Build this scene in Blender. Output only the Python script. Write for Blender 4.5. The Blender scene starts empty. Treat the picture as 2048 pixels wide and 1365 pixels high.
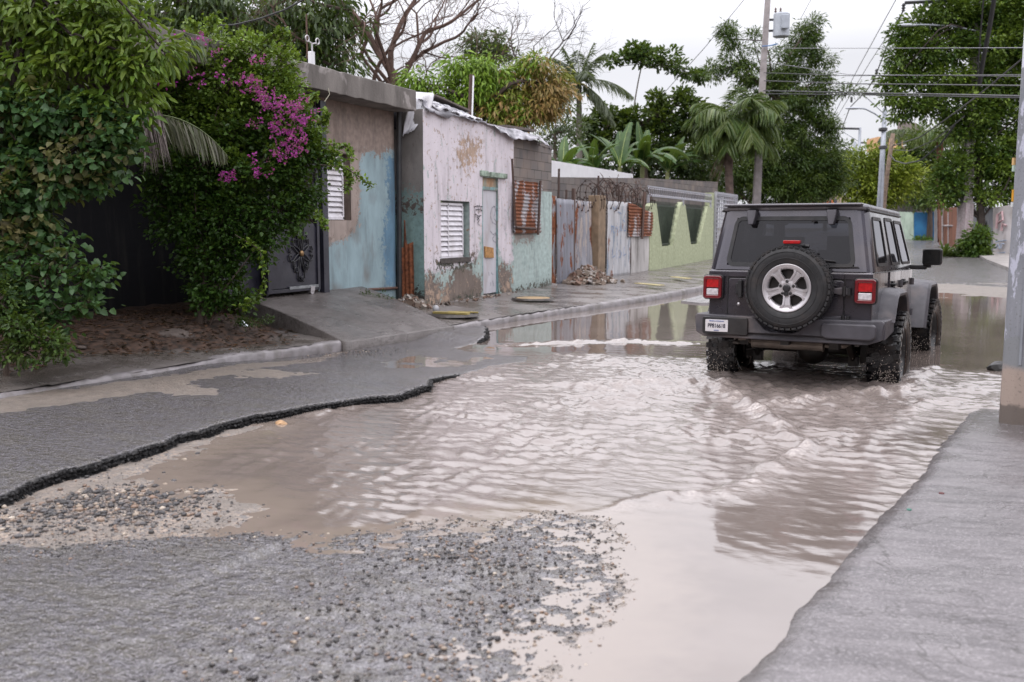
import bpy, bmesh, math, random
import numpy as np
from math import sin, cos, radians, pi, atan, atan2, sqrt, degrees
from mathutils import Vector, Matrix
random.seed(7); rng = np.random.default_rng(7)
S = bpy.context.scene; COL = S.collection

# ---------------------------------------------------------------- camera
FPX, WPX, HPX, CH = 1950.0, 2048.0, 1365.0, 1.55
YAW = atan((1890 - 1024) / FPX); PITCH = atan((682.5 - 455) / FPX)
FWD = np.array([-sin(YAW) * cos(PITCH), cos(YAW) * cos(PITCH), -sin(PITCH)])
RT = np.array([cos(YAW), sin(YAW), 0.0]); UP = np.cross(RT, FWD); CC = np.array([0, 0, CH])
cd = bpy.data.cameras.new('camera'); cam = bpy.data.objects.new('camera', cd); COL.objects.link(cam)
cam.location = (0, 0, CH); cam.rotation_euler = (pi / 2 - PITCH, 0, YAW)
cd.sensor_width = 36; cd.lens = 36 * FPX / WPX; cd.clip_start = 0.05; cd.clip_end = 3000
cd.dof.use_dof = True; cd.dof.focus_distance = 9.8; cd.dof.aperture_fstop = 2.6
S.camera = cam

# ---------------------------------------------------------------- overcast sky and sun
SUN_EL, SUN_AZ = radians(58), radians(200)
w = bpy.data.worlds.new('World'); S.world = w; w.use_nodes = True
nt = w.node_tree; nt.nodes.clear()
o = nt.nodes.new('ShaderNodeOutputWorld'); bg = nt.nodes.new('ShaderNodeBackground')
sky = nt.nodes.new('ShaderNodeTexSky'); sky.sky_type = 'NISHITA'; sky.sun_disc = False
sky.sun_elevation = SUN_EL; sky.sun_rotation = SUN_AZ; sky.dust_density = 5
tc = nt.nodes.new('ShaderNodeTexCoord'); sep = nt.nodes.new('ShaderNodeSeparateXYZ')
ramp = nt.nodes.new('ShaderNodeValToRGB'); e = ramp.color_ramp.elements
e[0].position = 0.0; e[0].color = (9.7, 9.7, 10.2, 1)
e[1].position = 1.0; e[1].color = (26.5, 26.1, 27.6, 1)
k = ramp.color_ramp.elements.new(.16); k.color = (9.2, 9.25, 9.8, 1)
k = ramp.color_ramp.elements.new(.30); k.color = (18, 17.8, 18.9, 1)
k = ramp.color_ramp.elements.new(.55); k.color = (24.6, 24.2, 25.6, 1)
for el in e: pass
noi = nt.nodes.new('ShaderNodeTexNoise'); noi.inputs['Scale'].default_value = 2.2; noi.inputs['Detail'].default_value = 5
mp = nt.nodes.new('ShaderNodeMapping'); mp.inputs['Scale'].default_value = (1, 1, 3.0)
mr = nt.nodes.new('ShaderNodeMapRange'); mr.inputs['From Min'].default_value = .3; mr.inputs['From Max'].default_value = .7
mr.inputs['To Min'].default_value = .90; mr.inputs['To Max'].default_value = 1.06
mul = nt.nodes.new('ShaderNodeVectorMath'); mul.operation = 'MULTIPLY'
mix = nt.nodes.new('ShaderNodeMix'); mix.data_type = 'RGBA'; mix.inputs[0].default_value = .93
L = nt.links.new
L(tc.outputs['Generated'], sep.inputs[0]); L(sep.outputs['Z'], ramp.inputs[0])
L(tc.outputs['Generated'], mp.inputs[0]); L(mp.outputs[0], noi.inputs['Vector']); L(noi.outputs[0], mr.inputs[0])
L(ramp.outputs[0], mul.inputs[0]); L(mr.outputs[0], mul.inputs[1])
L(sky.outputs[0], mix.inputs[6]); L(mul.outputs[0], mix.inputs[7]); L(mix.outputs[2], bg.inputs[0]); L(bg.outputs[0], o.inputs[0])
bg.inputs[1].default_value = 0.10
sd = bpy.data.lights.new('sun', 'SUN'); sun = bpy.data.objects.new('sun', sd); COL.objects.link(sun)
sd.energy = 0.7; sd.angle = radians(25); sd.color = (1, .95, .9)
sun.rotation_euler = (pi / 2 - SUN_EL, 0, pi - SUN_AZ)
S.view_settings.view_transform = 'Standard'; S.view_settings.look = 'None'
S.view_settings.exposure = 0.0; S.view_settings.gamma = 1.0
S.render.engine = 'CYCLES'; S.cycles.max_bounces = 6; S.cycles.diffuse_bounces = 2; S.cycles.glossy_bounces = 4
S.cycles.transmission_bounces = 4; S.cycles.transparent_max_bounces = 6; S.cycles.use_denoising = True
S.cycles.caustics_reflective = False; S.cycles.caustics_refractive = False

# ---------------------------------------------------------------- pixel -> place
def ray(x, y): return FWD + RT * (x - WPX / 2) / FPX - UP * (y - HPX / 2) / FPX
def G(x, y, z=0.0): d = ray(x, y); return CC + d * ((z - CH) / d[2])
def PX(x, y, X): d = ray(x, y); return CC + d * (X / d[0])
def PY(x, y, Y): d = ray(x, y); return CC + d * (Y / d[1])
def D(x, y, dep): return CC + ray(x, y) * dep
def WP(pts, X): return [tuple(PX(x, y, X)[1:]) for x, y in pts]   # pixel outline -> (Y, z) on the plane x = X

# ---------------------------------------------------------------- materials
class NT:
    def __init__(s, name):
        s.m = bpy.data.materials.new(name); s.m.use_nodes = True; s.t = s.m.node_tree; s.t.nodes.clear()
        s.out = s.t.nodes.new('ShaderNodeOutputMaterial'); s.p = s.t.nodes.new('ShaderNodeBsdfPrincipled')
        s.t.links.new(s.p.outputs[0], s.out.inputs[0])
        tc = s.t.nodes.new('ShaderNodeTexCoord'); s.co = tc.outputs['Object']
    def n(s, t, **kw):
        a = s.t.nodes.new('ShaderNode' + t)
        for k, v in kw.items(): setattr(a, k, v)
        return a
    def set(s, sock, v):
        if hasattr(v, 'is_output') or isinstance(v, bpy.types.NodeSocket): s.t.links.new(v, sock)
        else:
            try: sock.default_value = v
            except Exception: sock.default_value = (*v, 1)
    def noise(s, scale, detail=4, co=None, stretch=None, rough=.5, dist=0):
        a = s.n('TexNoise'); s.set(a.inputs['Scale'], scale); a.inputs['Detail'].default_value = detail
        a.inputs['Roughness'].default_value = rough; a.inputs['Distortion'].default_value = dist
        c = co or s.co
        if stretch:
            m = s.n('Mapping'); s.t.links.new(c, m.inputs[0]); m.inputs['Scale'].default_value = stretch; c = m.outputs[0]
        s.t.links.new(c, a.inputs['Vector']); return a.outputs[0]
    def vor(s, scale, feature='F1', stretch=None):
        a = s.n('TexVoronoi', feature=feature); s.set(a.inputs['Scale'], scale); c = s.co
        if stretch:
            m = s.n('Mapping'); s.t.links.new(c, m.inputs[0]); m.inputs['Scale'].default_value = stretch; c = m.outputs[0]
        s.t.links.new(c, a.inputs['Vector']); return a
    def mr(s, v, a, b, c=0., d=1., smooth=False):
        m = s.n('MapRange'); m.interpolation_type = 'SMOOTHSTEP' if smooth else 'LINEAR'
        s.set(m.inputs[0], v); m.inputs[1].default_value = a; m.inputs[2].default_value = b
        m.inputs[3].default_value = c; m.inputs[4].default_value = d; return m.outputs[0]
    def math(s, op, a, b=0., clamp=False):
        m = s.n('Math', operation=op, use_clamp=clamp); s.set(m.inputs[0], a); s.set(m.inputs[1], b); return m.outputs[0]
    def mix(s, f, a, b):
        m = s.n('Mix', data_type='RGBA'); s.set(m.inputs[0], f); s.set(m.inputs[6], a); s.set(m.inputs[7], b); return m.outputs[2]
    def attr(s, name):
        a = s.n('Attribute', attribute_name=name); return a
    def bump(s, h, strength, dist=.01, normal=None):
        b = s.n('Bump'); b.inputs['Strength'].default_value = strength; b.inputs['Distance'].default_value = dist
        s.t.links.new(h, b.inputs['Height'])
        if normal: s.t.links.new(normal, b.inputs['Normal'])
        return b.outputs[0]
    def fin(s, col=None, rough=None, normal=None, metal=None, spec=None):
        if col is not None: s.set(s.p.inputs['Base Color'], col)
        if rough is not None: s.set(s.p.inputs['Roughness'], rough)
        if normal is not None: s.set(s.p.inputs['Normal'], normal)
        if metal is not None: s.set(s.p.inputs['Metallic'], metal)
        if spec is not None: s.set(s.p.inputs['Specular IOR Level'], spec)
        return s.m
def sc(c, k): return tuple(min(1, x * k) for x in c[:3])
def M(name, col, rough=.7, var=.2, scale=6, bump=.15, bscale=40, metal=0., spec=.5, bd=.004, stretch=None, dirt=None, dscale=2., damt=.5):
    t = NT(name)
    c = t.mix(t.mr(t.noise(scale, 5, stretch=stretch), .3, .7), sc(col, 1 - var), sc(col, 1 + var))
    if dirt: c = t.mix(t.mr(t.noise(dscale, 6, stretch=stretch, rough=.6), .5, .68, 0, damt), c, dirt)
    r = t.mr(t.noise(scale * 2.3, 3), .3, .7, max(.02, rough - .08), min(1, rough + .08))
    return t.fin(c, r, t.bump(t.noise(bscale, 4), bump, bd), metal, spec)
def leafmat(name, c1, c2, c3=None, rough=.45, trans=.22, dark=.45):
    # colour of each leaf: random per leaf between c1 and c2; attribute v (per tuft) drifts towards c3
    t = NT(name); g = t.n('NewGeometry'); r = g.outputs['Random Per Island']
    c = t.mix(r, c1, c2)
    if c3: c = t.mix(t.attr('v').outputs['Fac'], c, c3)
    rr = t.math('FRACT', t.math('MULTIPLY', r, 7.31)); c = t.mix(t.math('MULTIPLY', rr, .45), c, sc(c1, dark))
    t.fin(c, rough, spec=.35); tr = t.n('BsdfTranslucent'); t.set(tr.inputs[0], t.mix(.5, c, (.25, .35, .03, 1)))
    ms = t.n('MixShader'); ms.inputs[0].default_value = trans
    t.t.links.new(t.p.outputs[0], ms.inputs[1]); t.t.links.new(tr.outputs[0], ms.inputs[2]); t.t.links.new(ms.outputs[0], t.out.inputs[0])
    return t.m

# ---------------------------------------------------------------- objects
def link(o, parent=None):
    COL.objects.link(o)
    if parent is not None: o.parent = parent
    return o
def tag(o, label=None, cat=None, group=None, kind=None):
    if label: o['label'] = label
    if cat: o['category'] = cat
    if group: o['group'] = group
    if kind: o['kind'] = kind
    return o
def thing(name, label, cat, loc=(0, 0, 0), rz=0, group=None):
    o = bpy.data.objects.new(name, None); link(o); o.location = [float(c) for c in loc]; o.rotation_euler = (0, 0, rz)
    o.empty_display_size = .2
    return tag(o, label, cat, group)
def finish(me, name, mat, parent, smooth=False, bevel=0, seg=2):
    if mat is not None: me.materials.append(mat)
    o = link(bpy.data.objects.new(name, me), parent)
    if smooth: me.polygons.foreach_set('use_smooth', [True] * len(me.polygons))
    if bevel:
        b = o.modifiers.new('bevel', 'BEVEL'); b.width = bevel; b.segments = seg; b.limit_method = 'ANGLE'; b.angle_limit = radians(35)
        if seg > 1: 
            me.polygons.foreach_set('use_smooth', [True] * len(me.polygons))
            wn = o.modifiers.new('wn', 'WEIGHTED_NORMAL'); wn.keep_sharp = True
    return o
def npmesh(name, V, F, mat=None, parent=None, smooth=False, attrs=None):
    V = np.asarray(V, dtype=np.float32); F = np.asarray(F, dtype=np.int32); k = F.shape[1]; me = bpy.data.meshes.new(name)
    me.vertices.add(len(V)); me.vertices.foreach_set('co', V.ravel())
    me.loops.add(F.size); me.loops.foreach_set('vertex_index', F.ravel())
    me.polygons.add(len(F)); me.polygons.foreach_set('loop_start', np.arange(0, F.size, k, dtype=np.int32))
    me.polygons.foreach_set('loop_total', np.full(len(F), k, dtype=np.int32))
    if smooth: me.polygons.foreach_set('use_smooth', np.ones(len(F), dtype=bool))
    me.update(calc_edges=True)
    for an, (ty, arr) in (attrs or {}).items():
        a = me.attributes.new(an, ty, 'POINT')
        a.data.foreach_set('value' if ty == 'FLOAT' else ('vector' if ty == 'FLOAT_VECTOR' else 'color'), np.asarray(arr, dtype=np.float32).ravel())
    if mat: me.materials.append(mat)
    o = bpy.data.objects.new(name, me); link(o, parent); return o
class MB:
    def __init__(s): s.v = []; s.f = []
    def add(s, vs, fs):
        b = len(s.v); s.v += [tuple(float(c) for c in p) for p in vs]; s.f += [tuple(b + i for i in f) for f in fs]; return s
    def box(s, c, d, R=None):
        x, y, z = [k / 2 for k in d]; vs = [(sx * x, sy * y, sz * z) for sz in (-1, 1) for sx, sy in ((-1, -1), (1, -1), (1, 1), (-1, 1))]
        if R is not None:
            R = R if isinstance(R, Matrix) else Matrix.Rotation(R, 3, 'Z'); vs = [R @ Vector(p) for p in vs]
        vs = [(p[0] + c[0], p[1] + c[1], p[2] + c[2]) for p in vs]
        return s.add(vs, [(3, 2, 1, 0), (4, 5, 6, 7), (0, 1, 5, 4), (1, 2, 6, 5), (2, 3, 7, 6), (3, 0, 4, 7)])
    def box2(s, a, b): return s.box([(a[i] + b[i]) / 2 for i in range(3)], [abs(b[i] - a[i]) for i in range(3)])
    def prism(s, poly, a, b, axis='z'):
        # poly in the two other axes; extruded from a to b.  axis x: poly=(y,z); axis y: poly=(x,z); axis z: poly=(x,y)
        def P(u, v, t): return {'x': (t, u, v), 'y': (u, t, v), 'z': (u, v, t)}[axis]
        n = len(poly); vs = [P(u, v, a) for u, v in poly] + [P(u, v, b) for u, v in poly]
        return s.add(vs, [tuple(range(n))[::-1], tuple(range(n, 2 * n))] + [(i, (i + 1) % n, n + (i + 1) % n, n + i) for i in range(n)])
    def tube(s, pts, r, n=6, cap=True):
        pts = [Vector([float(c) for c in p]) for p in pts]; rs = r if hasattr(r, '__len__') else [r] * len(pts); vs = []; fs = []
        up = Vector((.13, .31, .94)).normalized(); t0 = (pts[1] - pts[0]).normalized()
        if abs(t0.dot(up)) > .95: up = Vector((1, 0, 0))
        u = t0.cross(up).normalized()
        for i, p in enumerate(pts):
            t = (pts[min(i + 1, len(pts) - 1)] - pts[max(i - 1, 0)]).normalized(); u = (u - t * u.dot(t)).normalized(); v = t.cross(u)
            vs += [p + (u * cos(2 * pi * k / n) + v * sin(2 * pi * k / n)) * rs[i] for k in range(n)]
        for i in range(len(pts) - 1):
            fs += [(i * n + k, i * n + (k + 1) % n, (i + 1) * n + (k + 1) % n, (i + 1) * n + k) for k in range(n)]
        if cap: fs += [tuple(range(n))[::-1], tuple((len(pts) - 1) * n + k for k in range(n))]
        return s.add(vs, fs)
    def lathe(s, prof, n, c=(0, 0, 0), axis='z', closed=False):
        # prof: (radius, height along the axis)
        c = Vector(c); vs = []; m = len(prof)
        for i in range(n):
            a = 2 * pi * i / n
            for r, h in prof:
                p = {'z': (r * cos(a), r * sin(a), h), 'x': (h, r * cos(a), r * sin(a)), 'y': (r * sin(a), h, r * cos(a))}[axis]
                vs.append(c + Vector(p))
        fs = [(i * m + j, ((i + 1) % n) * m + j, ((i + 1) % n) * m + (j + 1) % m, i * m + (j + 1) % m) for i in range(n) for j in range(m if closed else m - 1)]
        return s.add(vs, fs)
    def quad(s, a, b, c, d): return s.add([a, b, c, d], [(0, 1, 2, 3)])
    def ico(s, c, r, q=(1, 1, 1), jit=0, sub=1):
        bm = bmesh.new(); bmesh.ops.create_icosphere(bm, subdivisions=sub, radius=1)
        vs = [(c[0] + v.co.x * r * q[0] * (1 + random.uniform(-jit, jit)), c[1] + v.co.y * r * q[1] * (1 + random.uniform(-jit, jit)), c[2] + v.co.z * r * q[2] * (1 + random.uniform(-jit, jit))) for v in bm.verts]
        fs = [tuple(v.index for v in f.verts) for f in bm.faces]; bm.free(); return s.add(vs, fs)
    def build(s, name, mat, parent=None, smooth=False, bevel=0, seg=2, fixn=True):
        me = bpy.data.meshes.new(name); me.from_pydata(s.v, [], s.f); me.validate()
        if fixn:
            bm = bmesh.new(); bm.from_mesh(me); bmesh.ops.recalc_face_normals(bm, faces=bm.faces); bm.to_mesh(me); bm.free()
        return finish(me, name, mat, parent, smooth, bevel, seg)
def text(body, size, mat, parent, M4, name='lettering', extrude=.0015, align='CENTER', sx=1.0):
    cu = bpy.data.curves.new('t', 'FONT'); cu.body = body; cu.size = size; cu.extrude = extrude; cu.offset = size * .02; cu.align_x = align; cu.align_y = 'CENTER'
    ob = bpy.data.objects.new('t', cu); COL.objects.link(ob); bpy.context.view_layer.update()
    me = bpy.data.meshes.new_from_object(ob.evaluated_get(bpy.context.evaluated_depsgraph_get())); bpy.data.objects.remove(ob); bpy.data.curves.remove(cu)
    me.transform(M4 @ Matrix.Diagonal((sx, 1, 1, 1))); me.materials.clear(); return finish(me, name, mat, parent)
def smoothpoly(pts, n=200, jit=0., seed=0, closed=False):
    P = np.array(pts, float); P = np.vstack([P, P[:1]]) if closed else P
    seg = np.r_[0, np.cumsum(np.linalg.norm(np.diff(P, axis=0), axis=1))]; t = np.linspace(0, seg[-1], n)
    Q = np.stack([np.interp(t, seg, P[:, i]) for i in range(P.shape[1])], 1)
    if jit:
        r = np.random.default_rng(seed); 
        for sc_, a in ((6, .5), (2, .35), (1, .3)):
            k = r.normal(size=(n, 2)); ker = np.ones(sc_ * 2 + 1) / (sc_ * 2 + 1)
            k = np.stack([np.convolve(k[:, i], ker, 'same') for i in range(2)], 1) * sqrt(2 * sc_ + 1); k[0] = k[-1] = 0; Q[:, :2] += k * jit * a
    return Q
def sdist(X, Y, poly):
    # signed distance to a polygon, positive inside
    P = np.array(poly, float)[:, :2]; d = np.full(X.shape, 1e9); ins = np.zeros(X.shape, bool); n = len(P)
    for i in range(n):
        a = P[i]; b = P[(i + 1) % n]; e = b - a; L2 = (e ** 2).sum() + 1e-12
        t = np.clip(((X - a[0]) * e[0] + (Y - a[1]) * e[1]) / L2, 0, 1)
        d = np.minimum(d, (X - a[0] - t * e[0]) ** 2 + (Y - a[1] - t * e[1]) ** 2)
        if a[1] != b[1]:
            c = ((a[1] > Y) != (b[1] > Y)) & (X < (b[0] - a[0]) * (Y - a[1]) / (b[1] - a[1]) + a[0]); ins ^= c
    return np.where(ins, 1, -1) * np.sqrt(d)
def ldist(X, Y, line):
    # distance to a polyline, with sign of the side (left of travel positive) and the parameter along it
    P = np.array(line, float)[:, :2]; d = np.full(X.shape, 1e9); sg = np.ones(X.shape); tt = np.zeros(X.shape); acc = 0
    for a, b in zip(P[:-1], P[1:]):
        e = b - a; L = sqrt((e ** 2).sum()); t = np.clip(((X - a[0]) * e[0] + (Y - a[1]) * e[1]) / L ** 2, 0, 1)
        q = (X - a[0] - t * e[0]) ** 2 + (Y - a[1] - t * e[1]) ** 2; m = q < d
        sg = np.where(m, np.sign(e[0] * (Y - a[1]) - e[1] * (X - a[0])), sg); tt = np.where(m, acc + t * L, tt); d = np.where(m, q, d); acc += L
    return np.sqrt(d), sg, tt
_perm = np.random.default_rng(3).random((256, 256))
def vnoise(X, Y):
    xi = np.floor(X).astype(int); yi = np.floor(Y).astype(int); fx = X - xi; fy = Y - yi; fx = fx * fx * (3 - 2 * fx); fy = fy * fy * (3 - 2 * fy)
    g = lambda i, j: _perm[i & 255, j & 255]
    return (g(xi, yi) * (1 - fx) + g(xi + 1, yi) * fx) * (1 - fy) + (g(xi, yi + 1) * (1 - fx) + g(xi + 1, yi + 1) * fx) * fy
def fbm(X, Y, s, o=4):
    r = 0; a = 1; t = 0
    for i in range(o): r = r + a * (vnoise(X * s + 17.3 * i, Y * s + 5.1 * i) - .5); t += a; a *= .5; s *= 2.03
    return r / t * 2
def gridobj(name, xs, ys, Z, mat, parent=None, attrs=None, mask=None, smooth=True):
    nx, ny = len(xs), len(ys); X, Y = np.meshgrid(xs, ys); V = np.stack([X.ravel(), Y.ravel(), np.broadcast_to(Z, X.shape).ravel()], 1)
    i = np.arange((ny - 1) * (nx - 1)); a = (i // (nx - 1)) * nx + i % (nx - 1); F = np.stack([a, a + 1, a + nx + 1, a + nx], 1)
    if mask is not None: F = F[mask[:-1, :-1].ravel()]
    return npmesh(name, V, F, mat, parent, smooth, attrs)
def axis(*segs):
    # segs: (start, end, step) joined
    out = []
    for a, b, s in segs: out += list(np.arange(a, b - 1e-6, s))
    return np.array(out + [segs[-1][1]])
# ================================================================ setting: ground, road, water, pavements
def g2(pts, z): return [tuple(G(x, y, z)[:2]) for x, y in pts]
sm = lambda t: np.clip(t, 0, 1) ** 2 * (3 - 2 * np.clip(t, 0, 1))
near_poly = g2([(0, 1092), (150, 1094), (300, 1086), (450, 1063), (560, 1056), (700, 1066), (800, 1056), (900, 1048), (1000, 1052), (1120, 1030), (1200, 1042), (1215, 1110), (1200, 1190), (1130, 1290), (1060, 1365), (950, 1480)], .01) + [(-1.6, .2), (-9, .2), (-9, 3.05)]
bank_poly = g2([(-250, 1200), (-250, 1090), (0, 1010), (120, 958), (300, 912), (430, 868), (520, 850), (400, 880), (320, 920), (300, 960), (330, 1000), (420, 985), (520, 1005), (455, 1042), (420, 1075), (300, 1130), (0, 1150)], .01)
slab_px = [(-300, 1130), (0, 1000), (60, 962), (120, 944), (200, 926), (290, 901), (350, 878), (450, 848), (500, 833), (600, 814), (700, 801), (740, 795), (790, 792), (850, 770), (866, 754), (905, 744), (985, 722), (1058, 714), (1062, 704), (990, 700), (935, 694), (915, 688), (968, 674), (972, 660), (965, 650)]
slab_edge = smoothpoly(g2(slab_px, .06), 230, .026, 5)
slab_poly = [tuple(p) for p in slab_edge] + g2([(958, 648), (700, 680), (300, 740), (0, 790)], .1) + [(-9, 5), (-9, 2)]
def terrain(X, Y):
    n1 = fbm(X, Y, .9, 3); n2 = fbm(X, Y, 5, 4); n3 = fbm(X, Y, 22, 3)
    z = -.11 + .02 * n1 + .012 * n2
    z = np.where(Y > 18, z + .135 * sm((Y - 20.5 + 1.2 * n1) / 6) + np.clip(Y - 30, 0, None) * .012, z)
    rgt = sm((X + 3.6) / .9); a = sdist(X, Y, near_poly) + (.10 - .04 * rgt) * n2 + .05 * n1 + .10 * rgt * fbm(X, Y, 14, 3)
    wd = np.where(X > -2.9, 1.15, .35); wl = np.where(X > -2.6, 1.1, .35)
    za = np.where(a > 0, -.0015 * rgt + .001 + .030 * sm(a / wd), -.11 * sm(-a / wl)) + (.006 * n2 + rgt * .011 * fbm(X, Y, 26, 3)) * sm(a / .3 + 1)
    A = np.clip(a / .10 + .5, 0, 1); z = np.maximum(z, za)
    b = sdist(X, Y, bank_poly) + .07 * n2 + .05 * fbm(X, Y, 2.3, 2)
    zb = np.where(b > 0, .004 + .022 * sm(b / .35), -.11 * sm(-b / .9)) + .012 * n2 + .004 * n3
    zb = np.where(b > -.9, zb, -1); B = (zb > z) & (A < .5); z = np.maximum(z, zb)
    s = sdist(X, Y, slab_poly) + .012 * n3
    dip = sm((Y - 8.0) / 1.4) * (1 - sm((Y - 11.6) / .6)); kx = np.clip((-5.6 - X), 0, 1.2)
    zs = .072 - .066 * dip + .010 * n1 + .004 * n2 + .02 * sm((kx) / 1.2) * (1 - .5 * dip) - .012 * sm((Y - 12) / .6)
    T = np.clip(s / .028 + .5, 0, 1); T = T ** .7
    edge = np.clip(1.4 - np.abs(s + .010) / .020, 0, 1) * (zs > .012)
    z = np.where(T > 0, z * (1 - T) + zs * T, z)
    return z, np.maximum(A, (s > 0).astype(float)), np.clip(np.where(B | (b > -.6), sm((b + .5) / .5), 0), 0, 1), edge, s
xs = axis((-14, -8, .5), (-8, -7, .1), (-7, .2, .024), (.2, 3, .08), (3, 14, .5)); ys = axis((.2, 2.2, .1), (2.2, 10, .024), (10, 14, .05), (14, 28, .14), (28, 60, .8), (60, 170, 4))
XX, YY = np.meshgrid(xs, ys); Zt, At, Bt, Et, St = terrain(XX, YY)
WETt = sm((XX + 3.3 + .35 * fbm(XX, YY, 1.2, 3)) / 1.0) * (YY < 7) + .75 * sm((YY - 8.2) / 1.2) * (XX > -7) * (YY < 13); WETt = np.clip(WETt + .25 * fbm(XX, YY, 1.7, 3), 0, 1)
mudpatch = np.maximum.reduce([sdist(XX, YY, g2(p_, .07)) for p_ in ([(285, 780), (325, 766), (380, 770), (445, 783), (430, 792), (330, 793)], [(468, 753), (520, 741), (630, 748), (560, 759), (480, 759)], [(-300, 850), (0, 800), (300, 762), (500, 728), (640, 703), (700, 690), (640, 716), (480, 748), (300, 790), (0, 832), (-300, 880)])]) + .10 * fbm(XX, YY, 4, 4) + .09 * fbm(XX, YY, 14, 4)
farA = sm((YY - 27.5) / 3 + fbm(XX, YY, .8, 2) * .6)
At = np.maximum(At, farA) * (1 - .85 * sm(mudpatch / .08 + .5))
t = NT('wet_road'); at = t.attr('mk'); sp = t.n('SeparateColor'); t.t.links.new(at.outputs['Color'], sp.inputs[0])
fine = t.noise(140, 3); grit = t.vor(85).outputs['Distance']; big = t.noise(1.3, 4); mid = t.noise(9, 4)
asp = t.mix(t.mr(fine, .35, .7), (.042, .038, .044, 1), (.125, .115, .13, 1)); asp = t.mix(t.mr(grit, 0, .32, .55, 0), asp, (.15, .14, .15, 1))
asp = t.mix(t.mr(t.noise(2.1, 5, stretch=(1, 2.4, 1)), .5, .68, 0, .55), asp, (.085, .075, .055, 1))
mud = t.mix(t.mr(mid, .3, .7), (.14, .115, .095, 1), (.25, .20, .165, 1)); mud = t.mix(t.mr(fine, .45, .65, 0, .5), mud, (.10, .085, .075, 1))
grav = t.vor(55); gc = t.n('ValToRGB'); el = gc.color_ramp.elements; el[0].color = (.07, .07, .08, 1); el[1].color = (.42, .36, .29, 1)
k = el.new(.45); k.color = (.20, .17, .15, 1); k = el.new(.75); k.color = (.34, .25, .19, 1)
t.t.links.new(grav.outputs['Color'], gc.inputs[0])
mud2 = t.mix(t.mr(t.noise(3.2, 3), .38, .6), mud, gc.outputs[0])
c = t.mix(sp.outputs['Green'], mud, mud2)
am = t.math('ADD', sp.outputs['Red'], t.mr(mid, .3, .7, -.3, .3)); am = t.mr(am, .4, .6)
c = t.mix(am, c, asp); coarse = t.noise(23, 4, rough=.62, stretch=(.75, 1.25, 1)); wet = t.math('MULTIPLY', at.outputs['Alpha'], t.mr(t.noise(34, 4, rough=.75), .36, .52)); c = t.mix(t.math('MULTIPLY', am, t.mr(coarse, .52, .38)), c, (.058, .048, .036, 1)); c = t.mix(t.math('MULTIPLY', am, t.mr(t.noise(6, 6, rough=.75, stretch=(.6, 1.6, 1)), .52, .66, 0, .55)), c, (.075, .062, .045, 1)); c = t.mix(t.math('MULTIPLY', am, t.mr(t.vor(70).outputs['Distance'], .05, .42, .75, 0)), c, (.28, .26, .285, 1)); c = t.mix(t.math('MULTIPLY', am, t.mr(t.noise(26, 4, rough=.75), .50, .62, 0, .65)), c, (.036, .031, .030, 1)); c = t.mix(t.mr(sp.outputs['Blue'], .1, .5), c, (.010, .010, .011, 1))  # pale stone specks also put fine wet glints into the asphalt colour
r = t.mix(am, (.45, .45, .45, 1), t.mix(t.mr(big, .35, .6), (.15, .15, .15, 1), (.27, .27, .27, 1)))
bd_ = t.n('Bump'); bd_.inputs['Distance'].default_value = .045; t.set(bd_.inputs['Strength'], t.math('SUBTRACT', 1.0, t.math('MULTIPLY', wet, .94))); t.t.links.new(coarse, bd_.inputs['Height']); nb = t.bump(fine, .45, .006, bd_.outputs[0]); nb = t.bump(grit, .45, .006, nb)
nb = t.bump(grav.outputs['Distance'], .4, .008, nb)
r = t.mix(t.mr(sp.outputs['Blue'], .1, .5), r, (.8, .8, .8, 1)); r = t.mix(wet, r, (.05, .05, .05, 1)); t.p.inputs['IOR'].default_value = 1.75; road_m = t.fin(c, r, nb, spec=t.mr(sp.outputs['Blue'], .1, .5, .8, .1))
gridobj('road', xs, ys, Zt, road_m, attrs={'mk': ('FLOAT_COLOR', np.stack([At, Bt, Et, WETt], -1).reshape(-1, 4))})['kind'] = 'structure'

# ---------------------------------------------------------------- the flood water
JP = (-1.41, 9.80); JH = radians(5)
def ridge(X, Y, px, h0, h1, wf, wb, side=1, nz=.35):
    ln = g2(px, 0); d, sg, tt = ldist(X, Y, ln); L = sum(sqrt((a[0] - b[0]) ** 2 + (a[1] - b[1]) ** 2) for a, b in zip(ln[:-1], ln[1:]))
    d = d * sg * side + .06 * fbm(X, Y, 3, 3); s = tt / L; wdt = np.where(d > 0, wf, wb); env = sm(s * 6) * sm((1 - s) * 5)
    e_ = (h0 * (1 - s) + h1 * s) * (1 + nz * 2 * fbm(X, Y, 6, 3)) * env
    g_ = np.exp(-(d / wdt) ** 2); return e_ * g_
wx = axis((-8, -6.6, .12), (-6.6, .5, .022), (.5, 9, .12)); wy = axis((.4, 2.4, .06), (2.4, 11.5, .022), (11.5, 16, .05), (16, 27, .12))
WX, WY = np.meshgrid(wx, wy); TZ = terrain(WX, WY)[0]
calm_near = sdist(WX, WY, g2([(1640, 885), (1549, 926), (1474, 972), (1400, 988), (1314, 998), (1200, 1025), (1100, 1050), (1000, 1500), (2400, 1500), (2000, 900), (1930, 820)], 0))
far_calm = sm((WY - 10.9 - .10 * (WX + 5)) / .5)
rjx, rjy = WX - (JP[0] - .3), WY - (JP[1] - 1.0); rj = np.sqrt(rjx ** 2 + rjy ** 2)
amp = .3 + 1.0 * np.exp(-(rj / 3.0) ** 2); amp = np.where(calm_near > -.1, amp * (1 - .93 * sm((calm_near + .1) / .5)), amp)
amp += .62 * np.exp(-(((WX + .3) / 1.1) ** 2 + ((WY - 6.6) / 1.1) ** 2))
amp = amp * (1 - .93 * far_calm) + .02; amp *= .25 + .75 * sm((-.0 - TZ) / .09)
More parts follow.
